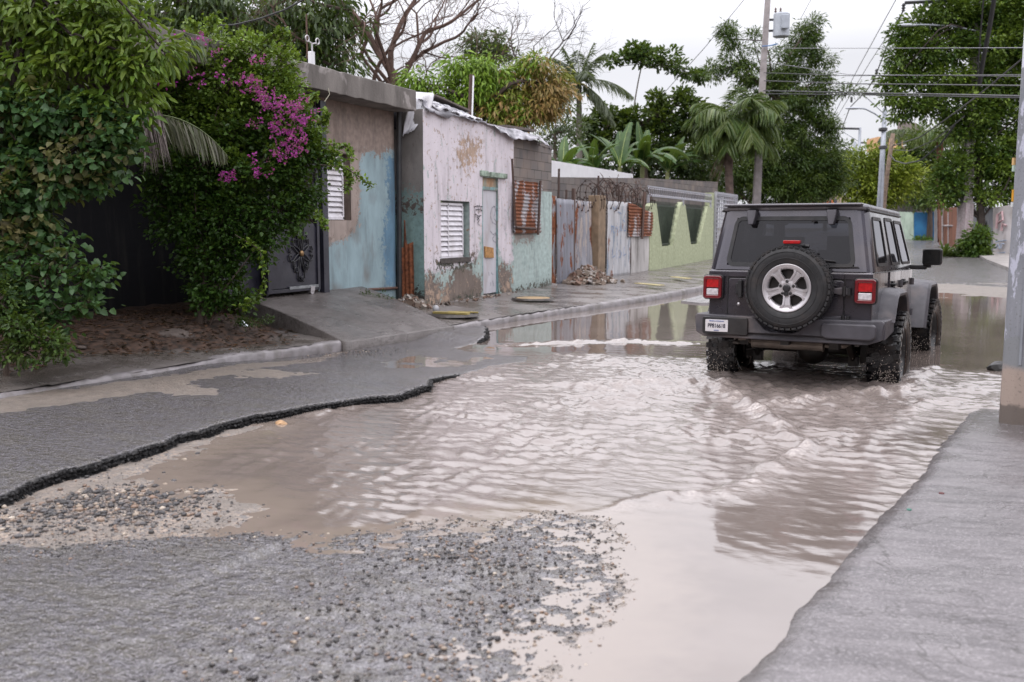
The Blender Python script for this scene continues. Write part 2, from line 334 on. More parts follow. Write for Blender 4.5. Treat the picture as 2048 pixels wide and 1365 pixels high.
amp *= .45 + .55 * sm((WX + 5.6) / 1.8 + .35 * fbm(WX, WY, .8, 2))
gusts = .55 + .9 * sm(.5 + 1.3 * fbm(WX, WY, 1.1, 3))
wxw = WX + .10 * fbm(WX, WY, 1.6, 3); wyw = WY + .10 * fbm(WX + 31, WY, 1.6, 3); hw = np.zeros_like(WX)
r2 = np.random.default_rng(11)
for i in range(46):
    lam = .055 * (5.5 ** r2.random()); th = radians(-112 + r2.normal() * 34); kx, ky = cos(th) * 2 * pi / lam, sin(th) * 2 * pi / lam
    mod = .5 + 1.0 * vnoise(WX * .8 / lam * .25 + 9 * i, WY * .8 / lam * .25 + 3 * i); s_ = np.sin(kx * wxw + ky * wyw + r2.random() * 6.28)
    hw += (lam ** 1.05) * .0090 * (s_ - .25 * np.cos(2 * (kx * wxw + ky * wyw))) * mod
hw *= amp * gusts * 1.0
rd = np.zeros_like(WX)
R1 = ridge(WX, WY, [(1640, 868), (1614, 896), (1549, 928), (1474, 970), (1424, 982), (1314, 992), (1200, 1020), (1100, 1042)], .034, .010, .04, .20, -1)
R2 = ridge(WX, WY, [(1815, 770), (1794, 787), (1714, 782), (1640, 790), (1564, 802), (1474, 810)], .050, .03, .12, .12)
R3 = ridge(WX, WY, [(1440, 757), (1380, 762), (1300, 765), (1200, 776), (1100, 772), (980, 765)], .045, .012, .07, .16)
R4 = ridge(WX, WY, [(910, 742), (850, 765), (780, 772), (735, 800), (620, 830), (540, 850)], .03, .02, .10, .18)
R5 = ridge(WX, WY, [(1442, 752), (1462, 780), (1490, 806), (1530, 826), (1570, 860), (1600, 892)], .05, .045, .09, .14)
R6 = ridge(WX, WY, [(1900, 728), (1850, 742), (1830, 760), (1850, 800), (1800, 850), (1700, 880)], .04, .012, .1, .15)
R7 = ridge(WX, WY, [(1440, 690), (1250, 684), (1050, 690), (960, 694)], .03, .03, .10, .2)
RS = R1 + R2 + R3 + R4 + R5 + R6 + R7
trough = -.035 * np.exp(-(((WX - JP[0]) / .8) ** 2 + ((WY - JP[1] + .5) / 1.1) ** 2))
rough_ = RS * (fbm(WX, WY, 9, 4) * .9)
Zw = hw + (RS + rough_) * (.3 + .7 * sm(-TZ / .06)) + trough
foam = .6 * np.clip(RS / .03, 0, 1.3) * np.clip(.45 + 1.6 * fbm(WX, WY, 7, 4), 0, 1) + .55 * np.clip(fbm(WX, WY, 3.5, 4) * 2 - .25, 0, 1) * np.exp(-(rj / 1.7) ** 2)
t = NT('muddy_water'); fo = t.attr('foam').outputs['Fac']; am = t.attr('amp').outputs['Fac']
c = t.mix(t.mr(t.noise(1.1, 4), .35, .65), (.150, .122, .108, 1), (.190, .158, .142, 1)); c = t.mix(t.mr(am, .15, .8, 0, .38), c, (.30, .258, .244, 1))
c = t.mix(t.attr('shal').outputs['Fac'], c, (.225, .185, .158, 1))
c = t.mix(t.math('MULTIPLY', fo, t.mr(t.noise(45, 4, rough=.7), .38, .62), clamp=True), c, (.50, .44, .41, 1))
nb = t.n('Bump'); nb.inputs['Distance'].default_value = .010; t.set(nb.inputs['Strength'], t.math('MULTIPLY', am, .55))
t.t.links.new(t.noise(24, 4, dist=.5, stretch=(.55, 1.7, 1)), nb.inputs['Height'])
nb2 = t.n('Bump'); nb2.inputs['Distance'].default_value = .004; t.set(nb2.inputs['Strength'], t.math('MULTIPLY', am, .30))
t.t.links.new(t.noise(80, 3, stretch=(.5, 1.7, 1)), nb2.inputs['Height']); t.t.links.new(nb.outputs[0], nb2.inputs['Normal'])
t.fin(c, t.mr(fo, 0, 1, .015, .28), nb2.outputs[0]); t.p.inputs['IOR'].default_value = 1.9
water = gridobj('flood_water', wx, wy, Zw, t.m, attrs={'foam': ('FLOAT', foam), 'amp': ('FLOAT', np.clip(amp, .02, 1.2)), 'shal': ('FLOAT', sm(1 + TZ / .06))}, mask=(TZ < .05) & (WX + WY * 0 < 8.9))
water['kind'] = 'structure'

# ---------------------------------------------------------------- left kerb and pavement
kpx = [(-420, 838), (-200, 815), (0, 789), (130, 768), (250, 750), (480, 709), (600, 693), (684, 684)]
kerbA = [tuple(G(x, y, .13)[:2]) for x, y in kpx]
kpx2 = [(905, 652), (960, 641), (1100, 621), (1250, 600), (1330, 588), (1400, 575)]
kerbB = [tuple(G(x, y, .11)[:2]) for x, y in kpx2] + [(-5.15, 27), (-5.0, 34), (-5.0, 80)]
t = NT('kerb_concrete'); c = t.mix(t.mr(t.noise(7, 6), .3, .7), (.13, .118, .118, 1), (.27, .25, .26, 1)); c = t.mix(t.mr(t.noise(2.2, 5, rough=.65), .52, .66, 0, .7), c, (.09, .075, .06, 1))
kerb_m = t.fin(c, .42, t.bump(t.noise(45, 5), .5, .006))
def kerb(name, line, zt, n, seed):
    Q = smoothpoly(line, n, .010, seed); r = np.random.default_rng(seed); sec = [(0, -.16), (.004, -.02), (.012, zt - .035), (.035, zt - .008), (.07, zt), (.14, zt), (.17, zt - .01), (.175, -.1)]
    vs = []; 
    for i, p in enumerate(Q):
        q0 = Q[max(i - 1, 0)]; q1 = Q[min(i + 1, n - 1)]; d = (q1 - q0) / np.linalg.norm(q1 - q0); nrm = np.array([-d[1], d[0]])
        for k, (o_, z_) in enumerate(sec): vs.append((*(p + nrm * (o_ + r.normal() * .003)), z_ + r.normal() * .003 + .012 * sin(i * .15 + seed)))
    m = len(sec); fs = [(i * m + k, (i + 1) * m + k, (i + 1) * m + k + 1, i * m + k + 1) for i in range(n - 1) for k in range(m - 1)]
    fs += [tuple(range(m)), tuple((n - 1) * m + k for k in range(m))[::-1]]
    b = MB().add(vs, fs); o = b.build(name, kerb_m, smooth=True); o['kind'] = 'structure'; return o
kerb('kerb', kerbA, .13, 160, 3); kerb('kerb', kerbB, .11, 200, 4)
klx = np.array(kerbA + kerbB); kY = klx[:, 1]; kX = klx[:, 0]
dirt_poly = g2([(-500, 800), (-60, 742), (60, 728), (170, 706), (330, 694), (430, 686), (560, 672), (590, 650), (540, 620), (300, 590), (-500, 640)], .25)
px_ = axis((-40, -13, 3), (-13, -10, .25), (-10, -4.9, .045)); py_ = axis((2, 14, .045), (14, 32, .12), (32, 100, 2))
PXX, PYY = np.meshgrid(px_, py_); kx_ = np.interp(PYY, kY, kX); s_ = (kx_ - PXX) / (kx_ + 8.35)
pz = .125 - .02 * sm((PYY - 11) / 3) + .10 * np.clip(s_, 0, 1) + .012 * fbm(PXX, PYY, 1.2, 3) + .003 * fbm(PXX, PYY, 8, 3)
dd = sdist(PXX, PYY, dirt_poly) - .14 + .12 * fbm(PXX, PYY, 3, 3); dm = sm(dd / .12 + .5)
pz = pz + .16 * sm((dd + .05) / .9) + .05 * np.clip(fbm(PXX, PYY, 5, 4), -.3, 1) * dm + np.clip(PYY - 30, 0, None) * .012
pz = np.where(PXX < -9.2, np.maximum(pz, .24), pz)
t = NT('wet_pavement'); dmk = t.attr('dirt').outputs['Fac']; n_ = t.noise(1.6, 6, rough=.6)
c = t.mix(t.mr(n_, .35, .65), (.080, .068, .055, 1), (.20, .18, .175, 1)); c = t.mix(t.mr(t.noise(7, 5), .5, .7, 0, .6), c, (.10, .09, .082, 1)); c = t.mix(t.mr(t.noise(90, 3), .5, .7, 0, .4), c, (.26, .24, .23, 1))
dc = t.mix(t.mr(t.noise(14, 5), .35, .65), (.020, .014, .011, 1), (.085, .048, .032, 1)); lf = t.vor(26); dc = t.mix(t.mr(lf.outputs['Distance'], .0, .35, .75, 0), dc, t.mix(lf.outputs['Color'], (.13, .07, .042, 1), (.035, .022, .016, 1)))
c = t.mix(dmk, c, dc); pave_m = t.fin(c, t.mix(dmk, t.mix(t.mr(n_, .4, .6), (.16, .16, .16, 1), (.4, .4, .4, 1)), (.8, .8, .8, 1)), t.bump(t.noise(60, 4), .35, .008), spec=.55)
gridobj('pavement', px_, py_, pz, pave_m, attrs={'dirt': ('FLOAT', dm)}, mask=(PXX < np.interp(PYY, kY, kX) - .075))['kind'] = 'structure'
# driveway ramp up to the gate
rp = np.array([[G(690, 684, .13), G(908, 654, .115)], [PX(478, 612, -8.85), PX(720, 585, -8.80)]]); rp[1, :, 2] = .60
n = 40; V = []; 
for i in range(n + 1):
    for j in range(n + 1):
        u, v = i / n, j / n; p = (rp[0, 0] * (1 - u) + rp[0, 1] * u) * (1 - v) + (rp[1, 0] * (1 - u) + rp[1, 1] * u) * v
        p = p.copy(); p[2] = .115 + .475 * (1 - (1 - v) ** 1.25) + .006 * float(fbm(np.array(p[0]), np.array(p[1]), 2.5, 3)); V.append(p)
V = np.array(V); gi = lambda i, j: i * (n + 1) + j
F = [(gi(i, j), gi(i + 1, j), gi(i + 1, j + 1), gi(i, j + 1)) for i in range(n) for j in range(n)]
b = MB().add(V, F); rim = [gi(i, 0) for i in range(n + 1)] + [gi(n, j) for j in range(1, n + 1)] + [gi(i, n) for i in range(n - 1, -1, -1)] + [gi(0, j) for j in range(n - 1, 0, -1)]
low = [(V[i][0], V[i][1], -.05) for i in rim]; b0 = len(b.v); b.v += low; m = len(rim); b.f += [(rim[i], b0 + i, b0 + (i + 1) % m, rim[(i + 1) % m]) for i in range(m)]
t = NT('ramp_concrete'); c = t.mix(t.mr(t.noise(2.0, 7, rough=.65), .34, .66), (.060, .050, .045, 1), (.145, .128, .122, 1)); c = t.mix(t.mr(t.noise(70, 4, rough=.7), .48, .62, 0, .6), c, (.21, .19, .185, 1)); c = t.mix(t.mr(t.noise(9, 6, stretch=(2.2, .6, 1), rough=.7), .52, .62, 0, .7), c, (.05, .041, .034, 1)); ramp_m = t.fin(c, t.mr(t.noise(1.5, 4), .35, .65, .2, .5), t.bump(t.noise(38, 5, rough=.7), .9, .014), spec=.5)
tag(b.build('driveway_ramp', ramp_m, smooth=True), kind='structure')

# ---------------------------------------------------------------- right pavement
redge = smoothpoly(g2([(2100, 742), (1995, 765), (1948, 795), (1932, 832), (1880, 890), (1845, 945), (1765, 1025), (1722, 1075), (1695, 1100), (1655, 1160), (1595, 1212), (1568, 1268), (1500, 1330), (1460, 1370), (1380, 1460)], .02), 200, .006, 9)
rpoly = [tuple(p) for p in redge] + [(-.75, .2), (8, .2), (8, 10.2)]
qx = axis((-1.2, 1.4, .024), (1.4, 8, .15)); qy = axis((.3, 2.4, .06), (2.4, 10.6, .024)); QX, QY = np.meshgrid(qx, qy)
sd_ = sdist(QX, QY, rpoly) + .012 * fbm(QX, QY, 9, 3)
qz = np.where(sd_ > 0, .022 * sm(sd_ / .10 + .2) + .05 * sm(sd_ / 1.2), -.14 * sm(-sd_ / .10)) + .003 * fbm(QX, QY, 2, 3) * (sd_ > -.02) - .055 * sm((QY - 8.75) / 1.0)
t = NT('smooth_concrete'); st = t.noise(2.6, 7, stretch=(.8, 2.6, 1), rough=.68, dist=.5)
c = t.mix(t.mr(st, .36, .64), (.105, .097, .103, 1), (.20, .185, .193, 1)); pit = t.vor(95); c = t.mix(t.math('MULTIPLY', t.mr(pit.outputs['Distance'], .12, .3, 1, 0), t.mr(t.noise(3.5, 3), .42, .62)), c, (.06, .05, .045, 1))
c = t.mix(t.mr(t.noise(110, 3, rough=.8), .54, .66, 0, .8), c, (.05, .045, .04, 1)); c = t.mix(t.mr(t.noise(70, 3), .52, .66, 0, .6), c, (.32, .30, .31, 1)); c = t.mix(t.mr(t.noise(9, 7, stretch=(.5, 2.2, 1), rough=.75), .52, .64, 0, .65), c, (.085, .077, .08, 1))
we = t.math('MULTIPLY', t.attr('tide').outputs['Fac'], t.mr(t.noise(13, 5, rough=.7), .3, .5)); c = t.mix(t.math('MULTIPLY', we, .6), c, (.075, .066, .062, 1)); wv_ = t.noise(.9, 5, rough=.6, dist=.7); c = t.mix(t.math('MULTIPLY', t.mr(wv_, .495, .5), t.mr(wv_, .5, .505, .8, 0)), c, (.05, .045, .043, 1))
qm = t.fin(c, t.mix(we, t.mr(t.noise(1.9, 4), .38, .62, .22, .42), (.1, .1, .1, 1)), t.bump(pit.outputs['Distance'], .22, .004, t.bump(t.noise(7, 6, dist=1.2), .22, .015, t.bump(t.noise(120, 3), .5, .004))), spec=.5)
tide = np.clip(sm(1 - (sd_ + .06 * fbm(QX, QY, 4, 3)) / .13) + .8 * sm((QY - 7.6 + .5 * fbm(QX, QY, 1.5, 3)) / .8), 0, 1)
gridobj('pavement', qx, qy, qz, qm, attrs={'tide': ('FLOAT', tide)}, mask=(sd_ > -.3))['kind'] = 'structure'
# far pavement on the right side of the street and the ground sheet
b = MB(); 
fr = [(2.2, 27.5), (2.0, 36), (1.5, 43), (1.0, 55), (-.2, 80), (-.2, 130), (14, 130), (14, 27.5)]
b.prism([(x, y) for x, y in fr], -.3, .0, 'z')
b.v = [(x, y, (z if z < -.1 else .12 + max(0, y - 30) * .012)) for x, y, z in b.v]; tag(b.build('pavement', M('far_pavement', (.3, .28, .27), .5, .25, 1.2, .3)), kind='structure')
gx = np.array([-600, -300, -150, -60, -20, -9, 4, 20, 60, 150, 300, 600.]); gy = np.array([-200, -50, 0, 15, 28, 50, 80, 120, 200, 400, 900.])
GX, GY = np.meshgrid(gx, gy); gridobj('ground', gx, gy, -.35 + np.clip(GY - 30, 0, 90) * .012, M('earth', (.11, .09, .06), .9, .3, .3, .3, dirt=(.05, .07, .025)), smooth=False)['kind'] = 'structure'

# ---------------------------------------------------------------- pebbles (uncountable)
def pebbles(name, label, n, polyfn, size, mats_split, seed, zoff=0.0):
    r = np.random.default_rng(seed); bm = bmesh.new(); bmesh.ops.create_icosphere(bm, subdivisions=1, radius=1); iv = np.array([v.co[:] for v in bm.verts]); jf = np.array([[v.index for v in f.verts] for f in bm.faces]); bm.free()
    P = polyfn(r, n); n = len(P); z = terrain(P[:, 0], P[:, 1])[0]; s = size[0] * (size[1] / size[0]) ** (r.random(n) ** 3.4); keep = z > -.03 - 0 * s
    P, z, s = P[keep], z[keep], s[keep]; n = len(P)
    q = s[:, None] * np.stack([r.uniform(.8, 1.4, n), r.uniform(.7, 1.1, n), r.uniform(.5, .85, n)], 1); a = r.uniform(0, 6.28, n); ca, sa = np.cos(a), np.sin(a)
    W = iv[None] * q[:, None] * (1 + r.normal(size=(n, len(iv), 1)) * .10); x = W[..., 0] * ca[:, None] - W[..., 1] * sa[:, None]; y = W[..., 0] * sa[:, None] + W[..., 1] * ca[:, None]
    V = np.stack([x + P[:, :1], y + P[:, 1:2], W[..., 2] + (z + s * .25 + zoff)[:, None]], -1); F = jf[None] + (np.arange(n) * len(iv))[:, None, None]
    o = npmesh(name, V.reshape(-1, 3), F.reshape(-1, 3), pebble_m, smooth=False); tag(o, label, 'gravel', kind='stuff'); return o
t = NT('pebble'); g_ = t.n('NewGeometry').outputs['Random Per Island']; cr = t.n('ValToRGB'); el = cr.color_ramp.elements; cr.color_ramp.interpolation = 'LINEAR'
el[0].color = (.018, .018, .02, 1); el[1].color = (.55, .48, .4, 1); 
for p_, c_ in ((.42, (.032, .032, .037, 1)), (.60, (.09, .088, .095, 1)), (.74, (.15, .12, .105, 1)), (.86, (.24, .15, .10, 1)), (.95, (.34, .28, .22, 1))): k = el.new(p_); k.color = c_
t.t.links.new(g_, cr.inputs[0]); pebble_m = t.fin(t.mix(t.mr(t.noise(120, 2), .4, .6, 0, .25), cr.outputs[0], (.2, .17, .15, 1)), .3, spec=.5)
def in_px(poly, dens=None):
    P = np.array([G(x, y, 0)[:2] for x, y in poly]); lo, hi = P.min(0), P.max(0)
    def f(r, n):
        Q = lo + (hi - lo) * r.random((n, 2)); k = sdist(Q[:, 0], Q[:, 1], P) > 0; Q = Q[k]; e_ = sdist(Q[:, 0], Q[:, 1], P); Q = Q[r.random(len(Q)) < np.clip(e_ / .45, .03, 1) ** 1.2]
        d = fbm(Q[:, 0], Q[:, 1], 2.0, 3); return Q[d > r.normal(size=len(Q)) * .35 - .1]
    return f
pebbles('gravel', 'mixed grey and tan pebbles heaped on the sandy bank of the puddle', 17000, in_px([(-200, 1060), (0, 1020), (150, 975), (300, 960), (400, 965), (520, 1000), (460, 1045), (350, 1085), (0, 1095), (-200, 1110)]), (.0035, .022), None, 1)
pebbles('gravel', 'scattered dark and tan pebbles on the wet asphalt by the calm water', 26000, in_px([(640, 1075), (900, 1045), (1215, 1045), (1225, 1150), (1180, 1260), (1090, 1365), (1060, 1420), (200, 1420), (560, 1180)]), (.0020, .0125), None, 2)
pebbles('gravel', 'loose pebbles lining the water edge beside broken asphalt', 3400, in_px([(700, 1072), (780, 1050), (1000, 1030), (1160, 1020), (1180, 1045), (900, 1064)]), (.003, .015), None, 3)
pebbles('gravel', 'sparse pebbles in the muddy shallows near the asphalt edge', 1500, in_px([(0, 1010), (130, 960), (400, 885), (480, 900), (440, 990), (300, 980)]), (.004, .022), None, 4)
pebbles('gravel', 'loose brown grit along the left kerb gutter', 2600, in_px([(500, 722), (620, 700), (700, 690), (860, 700), (820, 712), (640, 722)]), (.003, .012), None, 5)
# leaf litter and clods on the planting strip
r_ = np.random.default_rng(21); Q = np.array(dirt_poly); lo, hi = np.array([-10.3, 6.2]), np.array([-7.0, 12.0])
P = lo + (hi - lo) * r_.random((5200, 2)); P = P[sdist(P[:, 0], P[:, 1], Q) > -.12]
zi = lambda X, Y: pz[np.clip(np.searchsorted(py_, Y), 0, len(py_) - 1), np.clip(np.searchsorted(px_, X), 0, len(px_) - 1)]
z = zi(P[:, 0], P[:, 1]) + .012; n = len(P); a = r_.uniform(0, 6.28, n); s = r_.uniform(.015, .045, n)
q = np.array([(-1, 0, 0), (-.2, -.45, .15), (1, 0, .1), (-.1, .45, .2)]); W = q[None] * s[:, None, None]; ca, sa = np.cos(a)[:, None], np.sin(a)[:, None]
V = np.stack([W[..., 0] * ca - W[..., 1] * sa + P[:, :1], W[..., 0] * sa + W[..., 1] * ca + P[:, 1:2], W[..., 2] + z[:, None] + .012 * r_.random((n, 4))], -1)
litter = leafmat('dead_leaf', (.05, .026, .015, 1), (.16, .085, .05, 1), trans=0.05)
tag(npmesh('leaf_litter', V.reshape(-1, 3), np.arange(4 * n).reshape(n, 4), litter), 'brown fallen leaves scattered on the soil strip under the bushes', 'leaves', kind='stuff')
for i, (x, y, s_) in enumerate([(165, 665, .10), (205, 655, .07), (335, 668, .26), (285, 664, .10), (430, 655, .13), (405, 648, .09), (160, 690, .06), (105, 700, .05)]):
    p = G(x, y, .30); b = MB(); random.seed(50 + i); b.ico((0, 0, 0), s_, (1.4, .9, .38), .16, 2)
    o = b.build('rock', M('clod', (.10, .08, .07), .75, .35, 12, .5), smooth=True); o.location = (p[0], p[1], .27 + s_ * .02)
    lab = ['brown clod of earth at the foot of the left bushes', 'small brown stone lying beside the clod under the left bushes', 'widest flat grey brown stone slab in the soil strip', 'small round stone just left of the wide flat stone slab', 'pointed grey stone nearest the silver foil scrap', 'smaller stone touching the pointed grey stone', 'small pale stone on the front edge of the soil strip', 'tiniest stone in front of the bush at the far left'][i]
    tag(o, lab, 'stone', 'stones on the soil strip')

# crumbling black lip of the broken asphalt
E_ = smoothpoly(slab_edge, 2600)[:, :2]; r_ = np.random.default_rng(31); keep = (E_[:, 0] > -7.2) & (E_[:, 1] > 2.5); E_ = E_[keep]; tz_ = terrain(E_[:, 0] - .05, E_[:, 1] + .05)[0]; b = MB(); random.seed(4)
for (x, y), zt0 in zip(E_, tz_):
    if zt0 < .02: continue
    for k in range(3):
        h_ = zt0 * (k + .35) / 3 - .006; s_ = random.uniform(.005, .019); R_ = Matrix.Rotation(random.random() * 3, 3, 'X') @ Matrix.Rotation(random.random() * 3, 3, 'Z'); b.box((x + random.gauss(.006, .013), y - .010 + random.gauss(0, .013), max(-.01, h_)), (s_ * random.uniform(.6, 1.3), s_, s_ * random.uniform(.5, 1)), R_)
t = NT('black_bitumen'); bit = t.fin(t.mix(t.noise(90, 3), (.008, .008, .009, 1), (.030, .029, .030, 1)), .55, spec=.3)
tag(b.build('asphalt_crumbs', bit, fixn=False), 'crumbling black broken lip of the asphalt layer above the puddle', 'asphalt rubble', kind='stuff')
def shore(r, n):
    i = r.integers(0, len(near_sm), n); o_ = r.normal(size=(n, 2)) * .16; return near_sm[i, :2] + o_
near_sm = smoothpoly(near_poly[:17], 900)
pebbles('gravel', 'fine grit sprinkled along the shoreline of the near asphalt', 9000, shore, (.0025, .009), None, 8)
# ================================================================ the grey off-road car
t = NT('grey_paint'); c = t.mix(t.mr(t.noise(1.8, 5, rough=.65), .45, .7, 0, .5), (.052, .049, .064, 1), (.095, .080, .080, 1)); c = t.mix(t.mr(t.noise(160, 2), .6, .75, 0, .3), c, (.16, .14, .12, 1))
paint = t.fin(c, t.mr(t.noise(3, 5), .35, .7, .16, .38), t.bump(t.noise(3, 2), .03, .01), .55); t.p.inputs['Coat Weight'].default_value = .8; t.p.inputs['Coat Roughness'].default_value = .08
flare_m = M('textured_grey_plastic', (.062, .059, .070), .5, .2, 8, .3, 200, dirt=(.16, .12, .10), damt=.5)
blackp = M('black_plastic', (.013, .013, .015), .45, .3, 8, .3, 150, dirt=(.05, .04, .035), damt=.4)
rubber = M('tyre_rubber', (.016, .016, .018), .62, .3, 9, .3, 120, dirt=(.05, .04, .035), damt=.6, dscale=6)
rubber_wet = M('wet_rubber', (.012, .012, .014), .22, .4, 9, .4, 60, dirt=(.06, .048, .04), damt=.5, dscale=5)
alloy = M('alloy_silver', (.50, .48, .50), .38, .08, 6, .06, 60, metal=.7)
steel = M('muffler_steel', (.17, .145, .125), .42, .35, 7, .3, 40, metal=.6, dirt=(.12, .09, .07))
under = M('greasy_black', (.022, .02, .019), .5, .5, 8, .4, 40, dirt=(.08, .06, .045))
def emit_plain(name, col, rough=.15, coat=1.):
    t = NT(name); t.fin(t.mix(t.mr(t.noise(40, 2), .3, .7), sc(col, .75), sc(col, 1.15)), rough); t.p.inputs['Coat Weight'].default_value = coat; return t.m
redl = emit_plain('red_lens', (.42, .008, .012)); redd = emit_plain('dark_red_lens', (.14, .006, .012)); whitel = emit_plain('clear_lens', (.60, .57, .60))
white_plate = M('plate_white', (.62, .60, .62), .4, .06, 20, .05); ink = M('dark_ink', (.03, .03, .05), .5, .1); blue_ink = M('blue_ink', (.12, .18, .42), .5, .1)
seatm = M('seat_fabric', (.035, .035, .04), .8, .2)
def glassmat(name, col, ior=1.5, dirt=.0):
    t = NT(name); tr = t.n('BsdfTransparent'); gl = t.n('BsdfGlossy'); gl.inputs['Roughness'].default_value = .015; gl.inputs['Color'].default_value = (.95, .95, 1, 1); t.set(tr.inputs[0], col)
    fr = t.n('Fresnel'); fr.inputs[0].default_value = ior; ms = t.n('MixShader'); L_ = t.t.links.new
    L_(fr.outputs[0], ms.inputs[0]); L_(tr.outputs[0], ms.inputs[1]); L_(gl.outputs[0], ms.inputs[2])
    df = t.n('BsdfDiffuse'); t.set(df.inputs[0], (.12, .11, .12, 1)); m2 = t.n('MixShader'); t.set(m2.inputs[0], t.mr(t.noise(4, 4), .3, .8, dirt * .5, dirt)); L_(ms.outputs[0], m2.inputs[1]); L_(df.outputs[0], m2.inputs[2]); L_(m2.outputs[0], t.out.inputs[0])
    return t.m
tint = glassmat('tinted_glass', (.055, .055, .07, 1), 1.42, .07); clear = glassmat('clear_glass', (.7, .75, .72, 1), 1.5, .05)

car = thing('jeep', 'muddy dark grey four-door off-road car with rear spare wheel driving through the flood water', 'car', (JP[0], JP[1], -.17), -JH)
car.name = 'offroad_car'; car.rotation_euler[0] = -.02
def rrect(u0, u1, v0, v1, r, n=5):
    out = []
    for cu, cv, a0 in ((u1 - r, v1 - r, 0), (u0 + r, v1 - r, 90), (u0 + r, v0 + r, 180), (u1 - r, v0 + r, 270)):
        out += [(cu + r * cos(radians(a0 + 90 * k / n)), cv + r * sin(radians(a0 + 90 * k / n))) for k in range(n + 1)]
    return out
class Quad:
    # a flat panel given by four corners (bottom start, bottom end, top end, top start); metres along u and v
    def __init__(s, a, b, c, d, out):
        s.c = [Vector(p) for p in (a, b, c, d)]; s.n = (s.c[1] - s.c[0]).cross(s.c[3] - s.c[0]).normalized(); s.n *= 1 if s.n.dot(Vector(out)) > 0 else -1
    def P(s, u, v, o=0): a, b, c, d = s.c; return (a * (1 - u) + b * u) * (1 - v) + (d * (1 - u) + c * u) * v + s.n * o
    def panel(s, holes, th):
        us = sorted({0, 1} | {h[i] for h in holes for i in (0, 1)}); vs = sorted({0, 1} | {h[i] for h in holes for i in (2, 3)}); b = MB()
        inh = lambda u, v: any(h[0] < u < h[1] and h[2] < v < h[3] for h in holes); cell = {}
        for i in range(len(us) - 1):
            for j in range(len(vs) - 1): cell[i, j] = not inh((us[i] + us[i + 1]) / 2, (vs[j] + vs[j + 1]) / 2)
        for (i, j), on in cell.items():
            if not on: continue
            q = [(us[i], vs[j]), (us[i + 1], vs[j]), (us[i + 1], vs[j + 1]), (us[i], vs[j + 1])]
            b.add([s.P(*k) for k in q], [(0, 1, 2, 3)]); b.add([s.P(*k, -th) for k in q], [(3, 2, 1, 0)])
            for k, (di, dj) in enumerate(((0, -1), (1, 0), (0, 1), (-1, 0))):
                if not cell.get((i + di, j + dj), False): p, r = q[k], q[(k + 1) % 4]; b.add([s.P(*p), s.P(*p, -th), s.P(*r, -th), s.P(*r)], [(0, 1, 2, 3)])
        return b
    def ring(s, h, r, w, o0, o1, grow=.0):
        W = (s.c[1] - s.c[0]).length; Hh = (s.c[3] - s.c[0]).length; g = grow
        A = rrect(h[0] * W - g, h[1] * W + g, h[2] * Hh - g, h[3] * Hh + g, r + g); B = rrect(h[0] * W + w, h[1] * W - w, h[2] * Hh + w, h[3] * Hh - w, max(.004, r - w)); n = len(A)
        f = lambda q, o: [s.P(x / W, y / Hh, o) for x, y in q]; b = MB(); vs = f(A, o0) + f(A, o1) + f(B, o1) + f(B, o0); fs = []
        for i in range(n):
            j = (i + 1) % n; fs += [(i, j, n + j, n + i), (n + i, n + j, 2 * n + j, 2 * n + i), (2 * n + i, 2 * n + j, 3 * n + j, 3 * n + i)]
        return b.add(vs, fs), f(B, (o0 + o1) / 2)
# hardtop: rear panel, corners, sides
B0, T0 = .80, .675; zb, zt = 1.30, 1.90; yb, yt = .0, .11
rearq = Quad((-.70, yb, zb), (.70, yb, zb), (.60, yt, zt), (-.60, yt, zt), (0, -1, 0))
def window(q, h, r, glass, parent=car, frame_m=blackp, w=.028, names=('window_frame', 'glass')):
    b, inner = q.ring(h, r, w, -.012, .008, .012); fr = b.build(names[0], frame_m, parent, smooth=False)
    MB().add(inner, [tuple(range(len(inner)))]).build(names[1], glass, fr, fixn=False); return fr
ht = MB(); rh = (.055, .945, .075, .86); p = rearq.panel([rh], .05); ht.v = p.v; ht.f = p.f
for s in (-1, 1):
    for k in range(5):    # rounded rear corners
        a0, a1 = radians(90 * k / 5), radians(90 * (k + 1) / 5); r = .10
        f = lambda a, X, Y, z: (s * (X - r + r * sin(a)), Y + r - r * cos(a), z)
        ht.add([f(a0, B0, yb, zb), f(a1, B0, yb, zb), f(a1, T0 + .025, yt, zt), f(a0, T0 + .025, yt, zt)], [(0, 1, 2, 3)])
sideq = {}; swin = [(.045, .285, .10, .86), (.40, .64, .10, .88), (.70, .955, .10, .86)]
for s in (-1, 1):
    sq = Quad((s * B0, .10, zb), (s * B0, 2.80, zb), (s * (T0 + .02), 2.30, zt), (s * (T0 + .02), .20, zt), (s, 0, 0)); sideq[s] = sq
    p = sq.panel(swin, .04); ht.add(p.v, p.f)
body_top = ht.build('hardtop', paint, car)
window(rearq, rh, .07, tint, names=('rear_window', 'glass'))
for s in (-1, 1):
    for h in swin[:2]: window(sideq[s], h, .05, tint, w=.02, names=('side_window', 'glass'))
    window(sideq[s], swin[2], .05, clear, w=.02, names=('side_window', 'glass'))
ws = Quad((-.78, 2.82, 1.27), (.78, 2.82, 1.27), (.68, 2.33, 1.88), (-.68, 2.33, 1.88), (0, 1, 0)); wh = (.04, .96, .07, .93); ws.panel([wh], .04).build('windscreen_frame', paint, car); window(ws, wh, .06, clear, w=.02, names=('windscreen', 'glass'))
roof_m = M('roof_sheen', (.20, .20, .22), .32, .15, 4, .1, 80, metal=.3, dirt=(.3, .28, .27), damt=.4)  # roof paler than the body paint: grazing sheen put into the colour
rf = MB(); rf.prism([(-.70, .12), (-.68, .085), (.68, .085), (.70, .12), (.70, 2.33), (.60, 2.40), (-.60, 2.40), (-.70, 2.33)], 1.885, 1.945, 'z')
rf.build('roof', roof_m, car, bevel=.028, seg=3)
